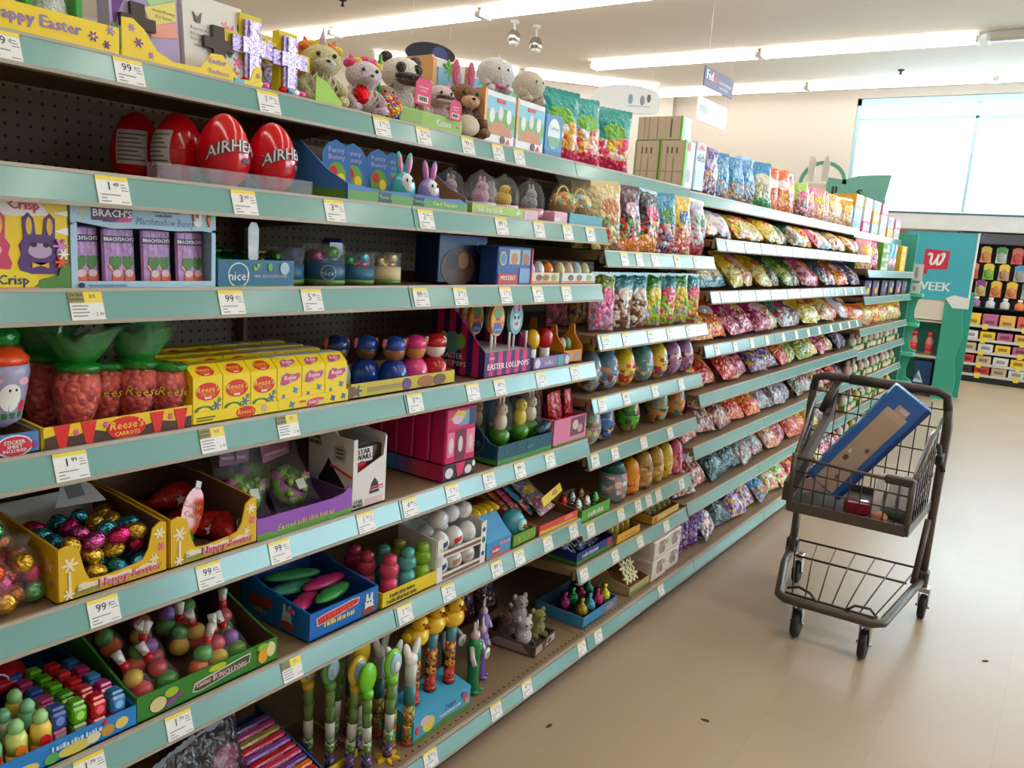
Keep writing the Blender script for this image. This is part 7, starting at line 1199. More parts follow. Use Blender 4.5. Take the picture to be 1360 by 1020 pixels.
PO = [('pink and lilac', (150, 170, 70), (235, 90, 150), [(235, 90, 150), (200, 160, 215), (240, 180, 210)]), ('brown and white egg', (80, 160, 170), (235, 225, 215), [(110, 65, 45), (235, 225, 215), (150, 90, 60)]), ('lime and yellow', (80, 160, 60), (240, 210, 50), [(150, 210, 40), (240, 200, 50), (190, 160, 210)]), ('teal topped pink', (70, 150, 160), (235, 80, 120), [(230, 70, 110), (240, 190, 60), (130, 200, 60)])]
for k in range(7):
    n_, a, b_, pal = PO[(0, 1, 1, 2, 3, 2, 3)[k]]
    bag('%s upright candy pouch, %s from the near end above the big eggs' % (n_, ('first', 'second', 'third', 'fourth', 'fifth', 'sixth', 'seventh')[k]), bagmat('po_' + n_.replace(' ', ''), a, b_, pal, 0.68), a, 0.12, 0.19, 0.075, 2.44 + 0.125 * k, XFR - 0.05, B[2], 0.05, -0.3, 0, k)
for k, (yy, c, n_) in enumerate(((2.40, (215, 90, 130), 'rose'), (2.55, (200, 150, 60), 'amber'), (2.75, (60, 60, 80), 'slate'))): bag('%s bag in the rear of the pouch row above the big eggs' % n_, bagmat('bb%d' % k, c, c, [c, (120, 90, 80)], 0.5), c, 0.14, 0.17, 0.05, yy, XFR - 0.2, B[2], 0.1, 0, 0, k)
def eggmat(key, c, pal):
    key = 'eggprint_' + key
    if key in MATS: return MATS[key]
    m = bagmat('e' + key, c, pal[0], pal + [c, c], 0.62); MATS[key] = m
    for n in m.node_tree.nodes:
        if n.bl_idname == 'ShaderNodeBump': n.inputs['Strength'].default_value = 0.12
    return m
EP = [('grey blue', (120, 150, 170), [(120, 70, 60), (225, 180, 150), (60, 60, 90)]), ('steel blue', (110, 150, 180), [(130, 60, 50), (230, 170, 140), (190, 200, 220)]), ('yellow', (230, 205, 40), [(215, 60, 60), (120, 170, 80), (240, 220, 80)]), ('turquoise', (90, 160, 180), [(220, 130, 160), (240, 200, 200), (230, 210, 90)]), ('yellow and blue', (235, 205, 60), [(60, 120, 180), (190, 60, 60), (230, 180, 120)]), ('lilac', (170, 130, 180), [(230, 190, 180), (60, 40, 50), (200, 80, 120)]),
      ('pale green', (140, 190, 170), [(200, 120, 140), (230, 220, 160), (90, 140, 90)]), ('bright blue', (50, 120, 190), [(120, 80, 60), (220, 190, 150), (40, 60, 120)]), ('lime green', (90, 190, 60), [(200, 60, 60), (110, 70, 50), (60, 120, 60)]), ('mint', (140, 185, 160), [(120, 80, 50), (220, 150, 90), (60, 90, 60)]), ('orange and green', (210, 150, 80), [(70, 130, 170), (80, 160, 90), (220, 90, 60)])]
def big_egg(lb, yy, dx, z_, h, R_, k):
    n_, c, pal = EP[k]
    o = M().lathe(egg_prof(R_, h, 12, 0.10), eggmat(n_.replace(' ', ''), c, pal), 18).build('printed_egg'); M().lathe([(egg_r(R_, h, h * .44, .10) + 0.0002, h * .44), (egg_r(R_, h, h * .46, .10) + 0.0014, h * .46), (egg_r(R_, h, h * .48, .10) + 0.0002, h * .48)], gloss(c), 18).build('seam_ring', o)
    tag(o, lb % n_, 'plastic egg'); put(o, yy, XFR - dx, z_, 0.4)
for k, yy in enumerate((2.42, 2.515, 2.645, 2.80, 2.93, 3.06, 3.185)):
    big_egg('%s big printed egg, number ' + 'one two three four five six seven'.split()[k] + ' along the upper egg shelf', yy, 0.055 if k else 0.07, B[3], 0.145, 0.048, (0, 1, 2, 3, 4, 5, 5)[k])
for k, yy in enumerate((2.58, 2.72, 2.86)): big_egg('%s big egg in the rear row of the upper egg shelf', yy, 0.17, B[3], 0.145, 0.046, (2, 4, 10)[k])
for k, (yy, i) in enumerate(((2.43, 6), (2.53, 7), (2.73, 8), (2.99, 9), (3.16, 10))):
    big_egg('%s big printed egg, number ' + 'one two three four five'.split()[k] + ' along the lower egg shelf', yy, 0.06, B[4], 0.15, 0.048, i)
# bottles and golden eggs
r = tray('display_tray', 'bright lime tray of silver and white sweets', 0.20, 0.15, 0.045, 0.05, (90, 170, 50), y=2.435, x=XFR, z=B[5], decs=[('b', 0.0, 0.022, 0.11, 0.026 * 0.7, (220, 225, 215))])
for k in range(6): o = M().lathe([(0.014, 0), (0.02, 0.02), (0.016, 0.05), (0.006, 0.07)], foil(((190, 195, 195), (215, 205, 190), (90, 160, 90), (200, 60, 50), (180, 190, 195), (170, 120, 80))[k]), 10).build('foil_sweet'); tag(o, '%s foil sweet in the bright lime tray' % ('silver', 'cream', 'green', 'red', 'pale silver', 'copper')[k], 'candy'); put(o, 2.37 + 0.06 * (k % 3), XFR - 0.04 - 0.06 * (k // 3), B[5] + DZ)
def flask(lb, yy, dx, c, pal, R_, h, capc=None):
    o = M().lathe([(R_ * .8, 0), (R_, h * .12), (R_ * 1.02, h * .5), (R_ * .9, h * .72), (R_ * .6, h * .9), (R_ * .3, h * .97), (0, h)], eggmat('f%d%d%d' % c, c, pal), 16).build('candy_flask'); tag(o, lb, 'candy container'); put(o, yy, XFR - dx, B[5], 0.4)
    if capc: M().lathe([(R_ * .93, h * .7), (R_ * .62, h * .91), (R_ * .3, h * .985), (0, h * 1.01)], gloss(capc), 16).build('cap', o)
flask('large teal capped grey flask beside the lime tray', 2.66, 0.06, (120, 150, 160), [(215, 150, 150), (230, 220, 215), (110, 140, 150)], 0.055, 0.16, (20, 90, 95))
flask('orange and red flask next to the teal capped one', 2.79, 0.055, (235, 160, 30), [(225, 70, 40), (240, 190, 50), (230, 110, 40)], 0.042, 0.14)
flask('clear golden flask, nearer of two', 2.90, 0.055, (190, 150, 80), [(160, 120, 60), (220, 190, 120), (120, 100, 60)], 0.045, 0.15)
flask('clear golden flask, farther of two', 3.01, 0.055, (205, 165, 70), [(190, 140, 60), (225, 195, 110), (150, 120, 60)], 0.042, 0.15)
flask('yellow flask with pink neighbour in the bottle row', 3.105, 0.055, (225, 190, 50), [(215, 170, 50), (235, 215, 120), (200, 80, 90)], 0.04, 0.15)
flask('pink flask at the far end of the bottle row', 3.195, 0.05, (215, 90, 130), [(200, 60, 110), (230, 150, 170), (150, 40, 80)], 0.04, 0.15)
r = tray('display_tray', 'navy and green tray of blue packets under the egg bay', 0.27, 0.22, 0.042, 0.05, (25, 50, 130), inner=(20, 40, 100), y=2.48, x=XFR - 0.01, z=B[6], decs=[('r', -0.135, 0.135, 0, 0.012, (80, 150, 50)), ('b', -0.04, 0.024, 0.12, 0.02 * 0.7, (215, 215, 235)), ('e', 0.1, 0.024, 0.02, 0.014, (200, 50, 90))], side=[('r', 0, 0.217, 0, 0.012, (80, 150, 50))])
for k in range(3): bag('%s blue packet slanting in the navy tray' % ('near', 'middle', 'far')[k], bagmat('navy', (40, 55, 140), (190, 200, 225), [(30, 45, 120), (80, 100, 170), (200, 205, 220)], 0.5), (40, 55, 140), 0.085, 0.14, 0.025, 2.40 + 0.08 * k, XFR - 0.06, B[6] + DZ, 1.0, 0.1, 0, k)
tray('display_tray', 'plain amber yellow tray of gold sweets beside the navy tray', 0.19, 0.16, 0.036, 0.04, (230, 170, 35), y=2.72, x=XFR, z=B[6], decs=[('r', -0.03, 0.06, 0.012, 0.02, (200, 140, 30))])
for k in range(4): put(tag(M().lathe([(0.014, 0), (0.018, 0.02), (0.012, 0.06), (0, 0.066)], gloss(((190, 170, 60), (215, 190, 80), (170, 150, 50), (200, 180, 70))[k]), 10).build('gold_sweet'), '%s topped sweet in the amber tray' % ('olive', 'pale gold', 'moss', 'honey')[k], 'candy'), 2.655 + 0.043 * k, XFR - 0.05, B[6] + DZ)
tray('display_tray', 'gold fronted tray with red and green sweets at the end of the egg bay', 0.26, 0.16, 0.032, 0.045, (215, 170, 50), y=3.06, x=XFR, z=B[6], decs=[('p', wavy(-0.12, 0.12, 0.02, 0.004, 12) + [(0.12, 0.008), (-0.12, 0.008)], (225, 200, 90)), ('e', -0.1, 0.016, 0.02, 0.01, (200, 60, 50))])
for k in range(5): put(tag(M().ell((0, 0, 0.028), (0.022, 0.02, 0.028), candymat('gs%d' % k, [(150, 140, 60), (200, 60, 50), (90, 140, 70)], 90), 10, 8).build('sweet_pouch'), '%s round sweet pouch in the gold fronted tray' % ('first', 'second', 'third', 'fourth', 'fifth')[k], 'candy'), 2.96 + 0.048 * k, XFR - 0.045, B[6] + DZ)
put(tag(M().ell((0, 0, 0.025), (0.08, 0.03, 0.025), mat('wine_pack', (120, 40, 80), 0.3, bump=0.6, bscale=30), 12, 8).build('wine_pack'), 'wine coloured pack lying between amber and gold trays', 'candy'), 2.87, XFR - 0.1, B[6])

# ================================================================= CANDY BAG BAYS
SC = {}
def sch(k, n_, a, b_, pal, split=0.55, low=None): SC[k] = (n_, a, b_, pal, split, low)
sch('pu', 'purple', (95, 45, 135), (190, 170, 205), [(110, 55, 140), (190, 160, 200), (220, 180, 90)], .5)
sch('bl', 'sky blue', (45, 135, 195), (120, 180, 215), [(150, 95, 60), (190, 150, 110), (60, 130, 180)], .42)
sch('bg', 'blue with green foot', (60, 150, 205), (225, 220, 200), [(190, 180, 150), (230, 210, 180), (120, 150, 90)], .6, (40, 140, 60))
sch('or', 'orange', (240, 105, 25), (240, 225, 220), [(225, 60, 50), (245, 180, 60), (240, 110, 40)], .5)
sch('of', 'orange red', (235, 120, 40), (245, 200, 80), [(225, 60, 45), (240, 140, 50), (245, 210, 90)], .75)
sch('pk', 'pink', (235, 95, 150), (240, 200, 90), [(225, 110, 140), (240, 170, 180), (150, 60, 80)], .55)
sch('gp', 'lime and pink', (170, 205, 60), (225, 90, 130), [(170, 60, 80), (120, 70, 60), (215, 170, 170)], .5)
sch('py', 'pink and yellow', (235, 150, 160), (240, 205, 60), [(235, 200, 90), (220, 120, 110), (230, 190, 180)], .5)
sch('yo', 'yellow and orange', (245, 170, 35), (240, 215, 90), [(230, 190, 150), (200, 130, 60), (235, 215, 180)], .6)
sch('ye', 'yellow', (240, 200, 35), (215, 90, 50), [(240, 210, 80), (200, 170, 50), (230, 230, 190)], .5)
sch('lg', 'lime green', (150, 200, 40), (235, 235, 225), [(190, 210, 90), (230, 225, 190), (210, 70, 70)], .45)
sch('wp', 'white and lilac', (235, 230, 240), (170, 130, 195), [(235, 230, 235), (200, 180, 215), (225, 220, 225)], .4)
sch('rg', 'red, yellow and green', (220, 205, 80), (215, 60, 60), [(215, 60, 70), (150, 190, 50), (240, 215, 80)], .8)
sch('dg', 'dark green', (25, 95, 65), (190, 170, 130), [(120, 80, 60), (60, 110, 70), (170, 140, 110)], .55)
sch('tw', 'teal and white', (120, 165, 180), (235, 235, 230), [(225, 190, 140), (210, 160, 110), (235, 225, 205)], .5, (70, 130, 145))
sch('br', 'tan brown', (190, 140, 100), (240, 200, 60), [(150, 100, 70), (220, 180, 150), (235, 215, 200)], .5)
sch('tr', 'teal and red', (40, 110, 120), (190, 40, 60), [(50, 110, 120), (180, 190, 200), (150, 50, 60)], .5)
sch('bw', 'navy and white', (60, 90, 160), (235, 160, 60), [(220, 215, 220), (90, 110, 170), (200, 90, 80)], .5)
sch('re', 'red', (215, 40, 45), (245, 160, 50), [(225, 70, 60), (240, 150, 60), (200, 40, 60)], .55)
sch('ho', 'magenta pink', (205, 40, 110), (240, 190, 200), [(200, 60, 110), (235, 170, 170), (150, 40, 80)], .6)
sch('vi', 'violet', (110, 60, 150), (215, 200, 90), [(150, 90, 170), (190, 170, 90), (90, 50, 120)], .6)
sch('gn', 'leaf green', (110, 165, 50), (60, 110, 40), [(140, 180, 70), (90, 130, 50), (215, 200, 120)], .6)
sch('dp', 'dark purple', (50, 30, 65), (150, 80, 140), [(70, 50, 90), (120, 80, 120), (40, 30, 50)], .55)
sch('wn', 'wine', (130, 40, 75), (225, 160, 100), [(110, 40, 70), (190, 120, 100), (215, 180, 150)], .5)
sch('sg', 'silver grey', (150, 135, 150), (190, 100, 130), [(170, 160, 170), (120, 100, 120), (200, 190, 195)], .6)
sch('td', 'dark teal', (25, 75, 85), (80, 130, 140), [(30, 80, 90), (60, 110, 110), (20, 50, 60)], .5)
sch('tp', 'grey green and pink', (110, 150, 140), (200, 60, 100), [(130, 160, 150), (190, 70, 100), (200, 205, 205)], .5)
sch('no', 'navy and orange', (45, 50, 110), (225, 130, 70), [(60, 55, 110), (225, 140, 90), (230, 200, 190)], .5)
sch('rw', 'red and white', (205, 60, 50), (235, 225, 215), [(200, 70, 60), (235, 210, 195), (150, 70, 60)], .5)
ROWS = {1: 'pu bl bl bl bg or or pk gp pk py py yo yo yo', 2: 'lg wp rg rg ye dg dg of pk tw br ye yo br', 3: 'tw tw ye py ye dg gn dg pk re tr bw or bw bw', 4: 'of or ho pk ho yo tp vi ye ye yo re wp or', 5: 'of re re ho vi vi re gn gn ye ho lg dp dp', 6: 'rw wn wn re or sg sg sg dg tp yo pk re dp', 7: 'no rw td td tp tp py pk re or ye dg yo re', 8: 'no td pu pu bl lg lg re or of ye pk tp re'}
OD = 'first second third fourth fifth sixth seventh eighth ninth tenth eleventh twelfth thirteenth fourteenth fifteenth'.split()
SHN = {1: 'top', 2: 'second', 3: 'third', 4: 'fourth', 5: 'fifth', 6: 'sixth', 7: 'seventh', 8: 'bottom'}
C_ = LV['C'] + [BASEZ]
def mkbag(k): n_, a, b_, pal, sp_, lo = SC[k]; return bagmat('s_' + k, a, b_, pal, sp_, lo)
for row, line in ROWS.items():
    ks = line.split(); n = len(ks); y0, y1 = (3.54 if row == 1 else 3.58 if row == 8 else 3.33), 6.12; st = (y1 - y0) / (n - 1) if n > 1 else 0; z_ = C_[row - 1]; rn = random.Random(row)
    for i, k in enumerate(ks):
        w = st * 0.98; yy = y0 + st * i; up = row == 1
        x_ = XFR - (0.136 if up else 0) + (0.056 if row == 8 else 0) - 0.035
        bag('%s candy bag, %s along the %s shelf, candy bays' % (SC[k][0], OD[i], SHN[row]), mkbag(k), SC[k][1], w, (0.205 if i < 3 else 0.225 if i < 8 else 0.19) if up else 0.165 if row == 2 else 0.205, 0.065 if up else 0.075, yy, x_ - 0.02 * (i % 2), z_, (0.12 if up else 0.88 if row == 2 else 0.80) + rn.uniform(-.06, .06), rn.uniform(-.18, .18) - (0.25 if up else 0), rn.uniform(-.07, .07), i)
    if row != 1:
        for i in range(7):
            k = ks[(i * 2 + 1) % n]; yy = y0 + 0.2 + (y1 - y0 - 0.3) * i / 6 + (0.12 if i == 4 and row < 8 else 0)
            bag('%s candy bag, rear row, %s along the %s shelf, candy bays' % (SC[k][0], OD[i], SHN[row]), mkbag(k), SC[k][1], 0.22, 0.155 if row == 2 else 0.2, 0.05, yy, XFR - 0.27, z_, 0.85 if row == 2 else 0.7, rn.uniform(-.2, .2), 0, i)

# ================================================================= LAST TWO BAYS
D_ = LV['D'] + [BASEZ]
PB = [((235, 225, 235), (120, 175, 200), 'white and blue'), ((225, 110, 170), (240, 235, 240), 'pink'), ((150, 205, 230), (235, 240, 245), 'light blue'), ((245, 245, 245), (200, 190, 215), 'white'), ((230, 175, 50), (240, 225, 170), 'amber'), ((235, 230, 215), (200, 190, 170), 'cream')]
Q3 = ('lower', 'middle', 'upper')
for i in range(6):
    for j in range(3 if i < 4 else 2):
        c, c2, n_ = PB[(i + j * 2) % 6]
        carton('pastel_carton', '%s carton, %s of stack %s on top of the seventh and last bays' % (n_, Q3[j], 'one two three four five six'.split()[i]), 0.23, 0.085, 0.16, c, [('e', -0.03, 0.045, 0.05, 0.028, c2), ('r', 0.04, 0.1, 0.02, 0.065, c2), ('r', -0.1, -0.08, 0.01, 0.075, c2)], [('r', 0.02, 0.13, 0.015, 0.06, c2)], y=6.34 + 0.31 * i, x=XFR - 0.136, z=D_[0] + 0.0855 * j)
for i, k in enumerate(('py', 'pk')): bag('%s bag at the start of the last two bays, second shelf' % SC[k][0], mkbag(k), SC[k][1], 0.17, 0.21, 0.07, 6.34 + 0.2 * i, XFR - 0.05, D_[1], 0.15, -0.5, 0, i)
for j in range(3): carton('green_carton', 'green topped carton, %s in the stack beside pink bags, last two bays' % Q3[j], 0.26, 0.068, 0.15, (110, 175, 60), [('r', -0.125, 0.125, 0.006, 0.03, (215, 225, 215)), ('e', 0.06, 0.045, 0.04, 0.014, (235, 235, 220))], y=6.82, x=XFR, z=D_[1] + 0.0685 * j)
for i in range(2): put(tag(M().lathe([(0.055, 0), (0.058, 0.01), (0.058, 0.2), (0.05, 0.215), (0, 0.22)], gloss((110, 170, 205)), 16).lathe([(0.0585, 0.02), (0.0585, 0.10)], gloss((225, 180, 195)), 16).build('candy_canister'), 'blue and pink candy canister, %s of two on the far second shelf' % ('nearer', 'farther')[i], 'canister'), 7.16 + 0.15 * i, XFR - 0.07, D_[1])
for j in range(3): carton('yellow_carton', 'bright yellow carton, %s in the stack at the very end' % Q3[j], 0.24, 0.07, 0.15, (235, 190, 30), [('e', 0, 0.035, 0.06, 0.02, (240, 225, 150)), ('r', 0.07, 0.11, 0.01, 0.06, (215, 150, 30))], y=7.58, x=XFR, z=D_[1] + 0.0705 * j)
for i in range(6): carton('dark_carton', 'dark violet carton, %s along the third shelf of the last two bays' % OD[i], 0.22, 0.12, 0.14, ((50, 40, 70), (60, 45, 90), (40, 40, 55))[i % 3], [('e', 0.02, 0.045, 0.05, 0.025, ((215, 190, 60), (230, 160, 50), (120, 100, 150))[i % 3]), ('r', -0.1, -0.04, 0.03, 0.1, (90, 80, 120)), ('e', 0.06, 0.085, 0.03, 0.02, (190, 180, 200))], y=6.34 + 0.3 * i, x=XFR - 0.004 * (i % 2), z=D_[2])
for i, k in enumerate(('or', 'yo', 'of', 'ye', 'yo', 'ye')): bag('%s bag, %s along the fourth shelf of the last two bays' % (SC[k][0], OD[i]), mkbag(k), SC[k][1], 0.26, 0.165, 0.09, 6.35 + 0.3 * i, XFR - 0.06, D_[3], 0.15, -0.2, 0, i)
def rabbit_pack_mesh(c):
    g = M(); g.box(-0.075, 0.075, 0, 0.09, 0, 0.05, card((100, 165, 80)), 0.002); g.box(-0.07, 0.07, -0.0007, 0, 0.008, 0.04, ink((225, 170, 150)))
    g.ell((0, 0.045, 0.075), (0.05, 0.035, 0.045), fur(c), 10, 8)
    for s in (-1, 1): g.ell((s * 0.022, 0.045, 0.13), (0.013, 0.009, 0.03), fur(c), 8, 6); g.ell((s * 0.022, 0.037, 0.13), (0.007, 0.004, 0.02), ink((235, 170, 180)), 8, 6)
    return g.mesh('rabbit_pack')
RPM = [rabbit_pack_mesh((235, 225, 210)), rabbit_pack_mesh((235, 190, 170)), rabbit_pack_mesh((245, 215, 90))]
for row in (4, 5, 6, 7):
    for i in range(9):
        o = obj('rabbit_pack', RPM[(i + row) % 2 if row < 6 else (0, 0, 2)[i % 3]]); o.scale = (1, 1, (0.9, 0.95, 0.9, 0.95)[row - 4]); tag(o, '%s rabbit pack with green box, %s along the %s shelf of the last two bays' % (('white', 'peach', 'yellow')[(i + row) % 2 if row < 6 else (0, 0, 2)[i % 3]], OD[i], ('fifth', 'sixth', 'seventh', 'bottom')[row - 4]), 'candy pack'); put(o, 6.3 + 0.205 * i, XFR - 0.01 - 0.006 * (i % 2), D_[row], 0.1 * (i % 3 - 1))

# ================================================================= far end: green display, signs on top, wall fixture
tl_ = card((75, 178, 152)); tl2 = card((60, 160, 138))
r = thing('side_display', 'slim scalloped green cardboard display at the end of the shelving run', 'display stand', YB[9] + 0.10, -1.16, 0)
r.rotation_euler = (0, 0, 0)
pts = [(-0.20, 0.0), (-0.06, 0.0)]
for z_ in (0.10, 0.33, 0.60, 0.87, 1.14): pts += [(-0.04, z_), (0.0, z_ + 0.03), (0.0, z_ + 0.07), (-0.05, z_ + 0.10), (-0.06, z_ + 0.17)]
M().prism(pts + [(-0.06, 1.42), (-0.20, 1.42)], 0, 0.012, tl_).build('scalloped_panel', r)
for z_ in (0.10, 0.33, 0.60, 0.87, 1.14): M().box(-0.20, 0.0, -0.09, 0.0, z_ + 0.03, z_ + 0.06, card((90, 205, 180))).build('tray_shelf', r)
for z0, z1 in ((1.31, 1.46), (1.20, 1.29)):
    c = M().box(-0.13, -0.035, -0.008, -0.004, z0, z1, card((228, 218, 218))).build('white_card', r); prints(c, [('r', -0.10, -0.075, z0 + 0.025, z1 - 0.03, (190, 150, 165))], -0.008)
# topper sign
r = thing('topper_sign', 'teal sign with an arch and two pale rabbit ears on top of the run', 'sign', YB[9] - 0.03, 0, 1.742); r.location = (-1.83, YB[9] - 0.03, 1.742); r.rotation_euler = (0, 0, 0)
tc_ = card((110, 180, 165))
M().prism([(-0.28, 0.0), (0.26, 0.0), (0.27, 0.10), (0.25, 0.28), (0.28, 0.49), (0.0, 0.48), (-0.12, 0.44), (-0.28, 0.46)], 0, 0.015, tc_).build('sign_panel', r)
arc = [(-0.32 + 0.22 * math.cos(a), 0.40 + 0.21 * math.sin(a)) for a in [PI * k / 14 for k in range(15)]]; inn = [(-0.32 + 0.185 * math.cos(a), 0.40 + 0.175 * math.sin(a)) for a in [PI * k / 14 for k in range(15)]]
M().prism(arc + inn[::-1], 0, 0.015, card((90, 165, 140))).build('arch', r)
for x in (-0.43, -0.30): M().prism([(x - 0.03, 0.42), (x + 0.03, 0.42), (x + 0.035, 0.6), (x + 0.01, 0.66), (x - 0.02, 0.64), (x - 0.035, 0.55)], -0.006, -0.001, card((205, 205, 195))).build('rabbit_ear', r)
M().prism([(-0.54, 0.0), (-0.10, 0.0), (-0.10, 0.40), (-0.54, 0.40)], 0.004, 0.012, card((215, 210, 195))).build('arch_back', r)
g = [('t', 'll', -0.20, 0.33, 0.13, (40, 55, 55), {'bold': .04}), ('t', 's', 0.02, 0.33, 0.15, (40, 55, 55), {'bold': .04})]
prints(r, g)
# promotional stand beyond the run
r = thing('promo_stand', 'teal promotional stand with a red square script W logo', 'display stand', 10.1, -1.33, 0); r.location = (-1.33, 10.1, 0); r.rotation_euler = (0, 0, 0)
M().box(-0.36, 0.34, 0.0, 0.03, 1.10, 1.83, card((70, 175, 195))).box(0.335, 0.352, -0.005, 0.035, 1.02, 1.84, card((225, 222, 222))).build('header_sign', r)
prints(r, [('p', [(-0.145, 1.43), (-0.10, 1.43), (-0.105, 1.37), (-0.13, 1.365), (-0.145, 1.385)], (190, 40, 70)), ('p', [(-0.155, 1.42), (0.09, 1.43), (0.095, 1.63), (-0.155, 1.645)], (205, 45, 75)), ('t', 'WEEK', -0.03, 1.235, 0.135, (225, 235, 235), {'bold': .03}), ('p', [(0.12, 1.12), (0.20, 1.02), (0.335, 1.02), (0.335, 1.14), (0.2, 1.16)], (228, 226, 226))])
W_ = [(-.085, .035), (-.07, .06), (-.052, .055), (-.048, .02), (-.055, -.03), (-.042, -.062), (-.018, -.05), (.004, .0), (.018, .055), (.008, -.02), (.016, -.06), (.038, -.055), (.06, -.01), (.075, .04), (.07, .066), (.052, .06), (.055, .035)]
M().tube([(x - 0.032, -0.003, z_ + 1.535) for x, z_ in W_], 0.013, card((245, 238, 238)), 8, xf=T(0, -0.002, 0) @ Matrix.Diagonal((1, 0.3, 1, 1))).build('script_w', r)
M().box(-0.36, 0.36, 0.35, 0.38, 0, 1.2, tl2).build('back_panel', r)
M().box(-0.36, -0.345, 0.0, 0.38, 0, 1.12, tl2).build('side_panel', r)
pts = [(0.12, 0.0), (0.30, 0.0)] + [(0.30 + 0.02 * math.sin(k * 1.1) + 0.02, 0.05 + 0.095 * k) for k in range(11)] + [(0.34, 1.12), (0.12, 1.12)]
M().prism(pts, 0.0, 0.03, tl2).box(0.12, 0.135, 0.03, 0.38, 0, 1.12, tl2).build('side_panel', r)
M().prism([(-0.345, 0.86), (0.12, 0.86), (0.12, 1.19), (-0.345, 1.19)], 0.02, 0.03, card((226, 216, 202))).build('white_header', r)
for z_ in (0.10, 0.44, 0.84): M().box(-0.345, 0.12, 0.02, 0.35, z_, z_ + 0.03, card((196, 184, 172))).build('stand_shelf', r)
for i, x in enumerate((-0.30, -0.14, 0.02)):
    o = thing('red_bottle', 'red capped bottle on the green stand, %s of three' % OD[i], 'bottle', 10.19, -1.33 + x, 0.471); M().lathe([(0.038, 0), (0.042, 0.02), (0.042, 0.16), (0.018, 0.20), (0.018, 0.21)], gloss((200, 120, 115)), 14).build('bottle_body', o); M().lathe([(0.0425, 0.04), (0.0425, 0.12)], gloss((215, 50, 70)), 14).build('bottle_label', o); M().lathe([(0.03, 0.205), (0.032, 0.25), (0.0, 0.26)], gloss((205, 35, 60)), 12).build('cap', o)
o = M().box(-0.09, 0.09, 0, 0.12, 0, 0.27, card((25, 55, 110)), 0.004).build('blue_pack'); prints(o, [('p', [(-0.085, 0.02), (0.02, 0.02), (-0.04, 0.16)], (200, 215, 215)), ('p', [(-0.08, 0.06), (0.0, 0.05), (-0.05, 0.12)], (90, 140, 170))]); tag(o, 'dark blue pack with pale triangle low in the green stand', 'box'); o.location = (-1.33, 10.15, 0.131)
o = M().box(-0.022, 0.022, 0, 0.006, 0, 0.07, card((240, 205, 70))).box(-0.016, 0.016, -0.001, 0, 0.0, 0.03, ink(WHITE)).build('yellow_tag'); tag(o, 'yellow and white ticket hanging at the edge of the green stand', 'tag'); o.location = (-1.66, 10.075, 0.78)
# black wall fixture under the window
r = thing('wall_fixture', 'black pegged wall fixture full of hanging snacks under the high window', 'shelving', 0, 0, 0); r.location = (0, 12.2, 0); r.rotation_euler = (0, 0, 0)
m_bk = mat('fixture_black', (26, 26, 30), 0.55)
M().box(-1.45, 1.2, 0.40, 0.43, 0, 1.93, m_bk).build('back_panel', r); M().box(-1.45, 1.2, 0.0, 0.4, 0, 0.10, m_bk).build('base_plinth', r); M().box(-1.45, 1.2, 0.16, 0.4, 1.80, 1.93, card((84, 84, 92))).build('top_canopy', r)
for s in (-1.45, 1.185): M().box(s, s + 0.015, 0.0, 0.4, 0, 1.93, m_bk).build('side_panel', r)
SHZ = (0.10, 0.24, 0.40, 0.56, 0.74)
for z_ in SHZ: M().box(-1.435, 1.185, 0.0, 0.4, z_, z_ + 0.008, m_bk).box(-1.435, 1.185, -0.012, 0.0, z_ - 0.02, z_ + 0.014, card((205, 200, 195))).build('shelf', r)
M().box(-1.435, 1.185, 0.10, 0.4, 0.965, 0.975, m_bk).build('bottle_shelf', r)
HC = [((240, 195, 60), (235, 140, 80)), ((240, 200, 70), (230, 150, 90)), ((110, 170, 90), (200, 205, 190)), ((225, 130, 110), (220, 90, 80)), ((235, 205, 70), (140, 180, 60)), ((245, 205, 60), (200, 150, 120)), ((90, 160, 210), (180, 170, 165)), ((150, 70, 130), (225, 190, 120))]
CN = ['amber and orange', 'gold and orange', 'green and grey', 'rose and red', 'yellow and lime', 'yellow and tan', 'sky blue and grey', 'violet and cream']
for row, z_ in enumerate((1.56, 1.34, 1.12)):
    for i in range(9):
        k = (i + 3 * row) % 8 if row else (0, 1, 2, 3, 5, 0, 4, 6, 7)[i]
        a, b_ = HC[k]; h = 0.19
        p_ = tag(M().prism([(-0.065, 0), (0.065, 0), (0.06, h * .5), (0.065, h), (-0.065, h), (-0.06, h * .5)], -0.02, 0.012, gloss(b_)).ell((0, -0.02, h * .42), (0.05, 0.022, h * .36), gloss(tuple(int(v * .9) for v in b_)), 10, 6).build('snack_bag'), '%s snack bag, %s peg row, %s from the stand side, wall fixture' % (CN[k], OD[row], OD[i]), 'snack bag')
        M().prism([(-0.055, h * .62), (0.055, h * .62), (0.055, h), (0.03, h + 0.02), (-0.03, h + 0.02), (-0.055, h)], -0.028, -0.021, gloss(a)).build('header', p_)
        M().tube([(0, -0.04, h * 0.93), (0, 0.098, h * 0.95)], 0.003, m_chrome, 6).build('hook', p_)
        p_.location = (-1.28 + 0.178 * i + 0.06 * (row == 1), 12.5, z_)
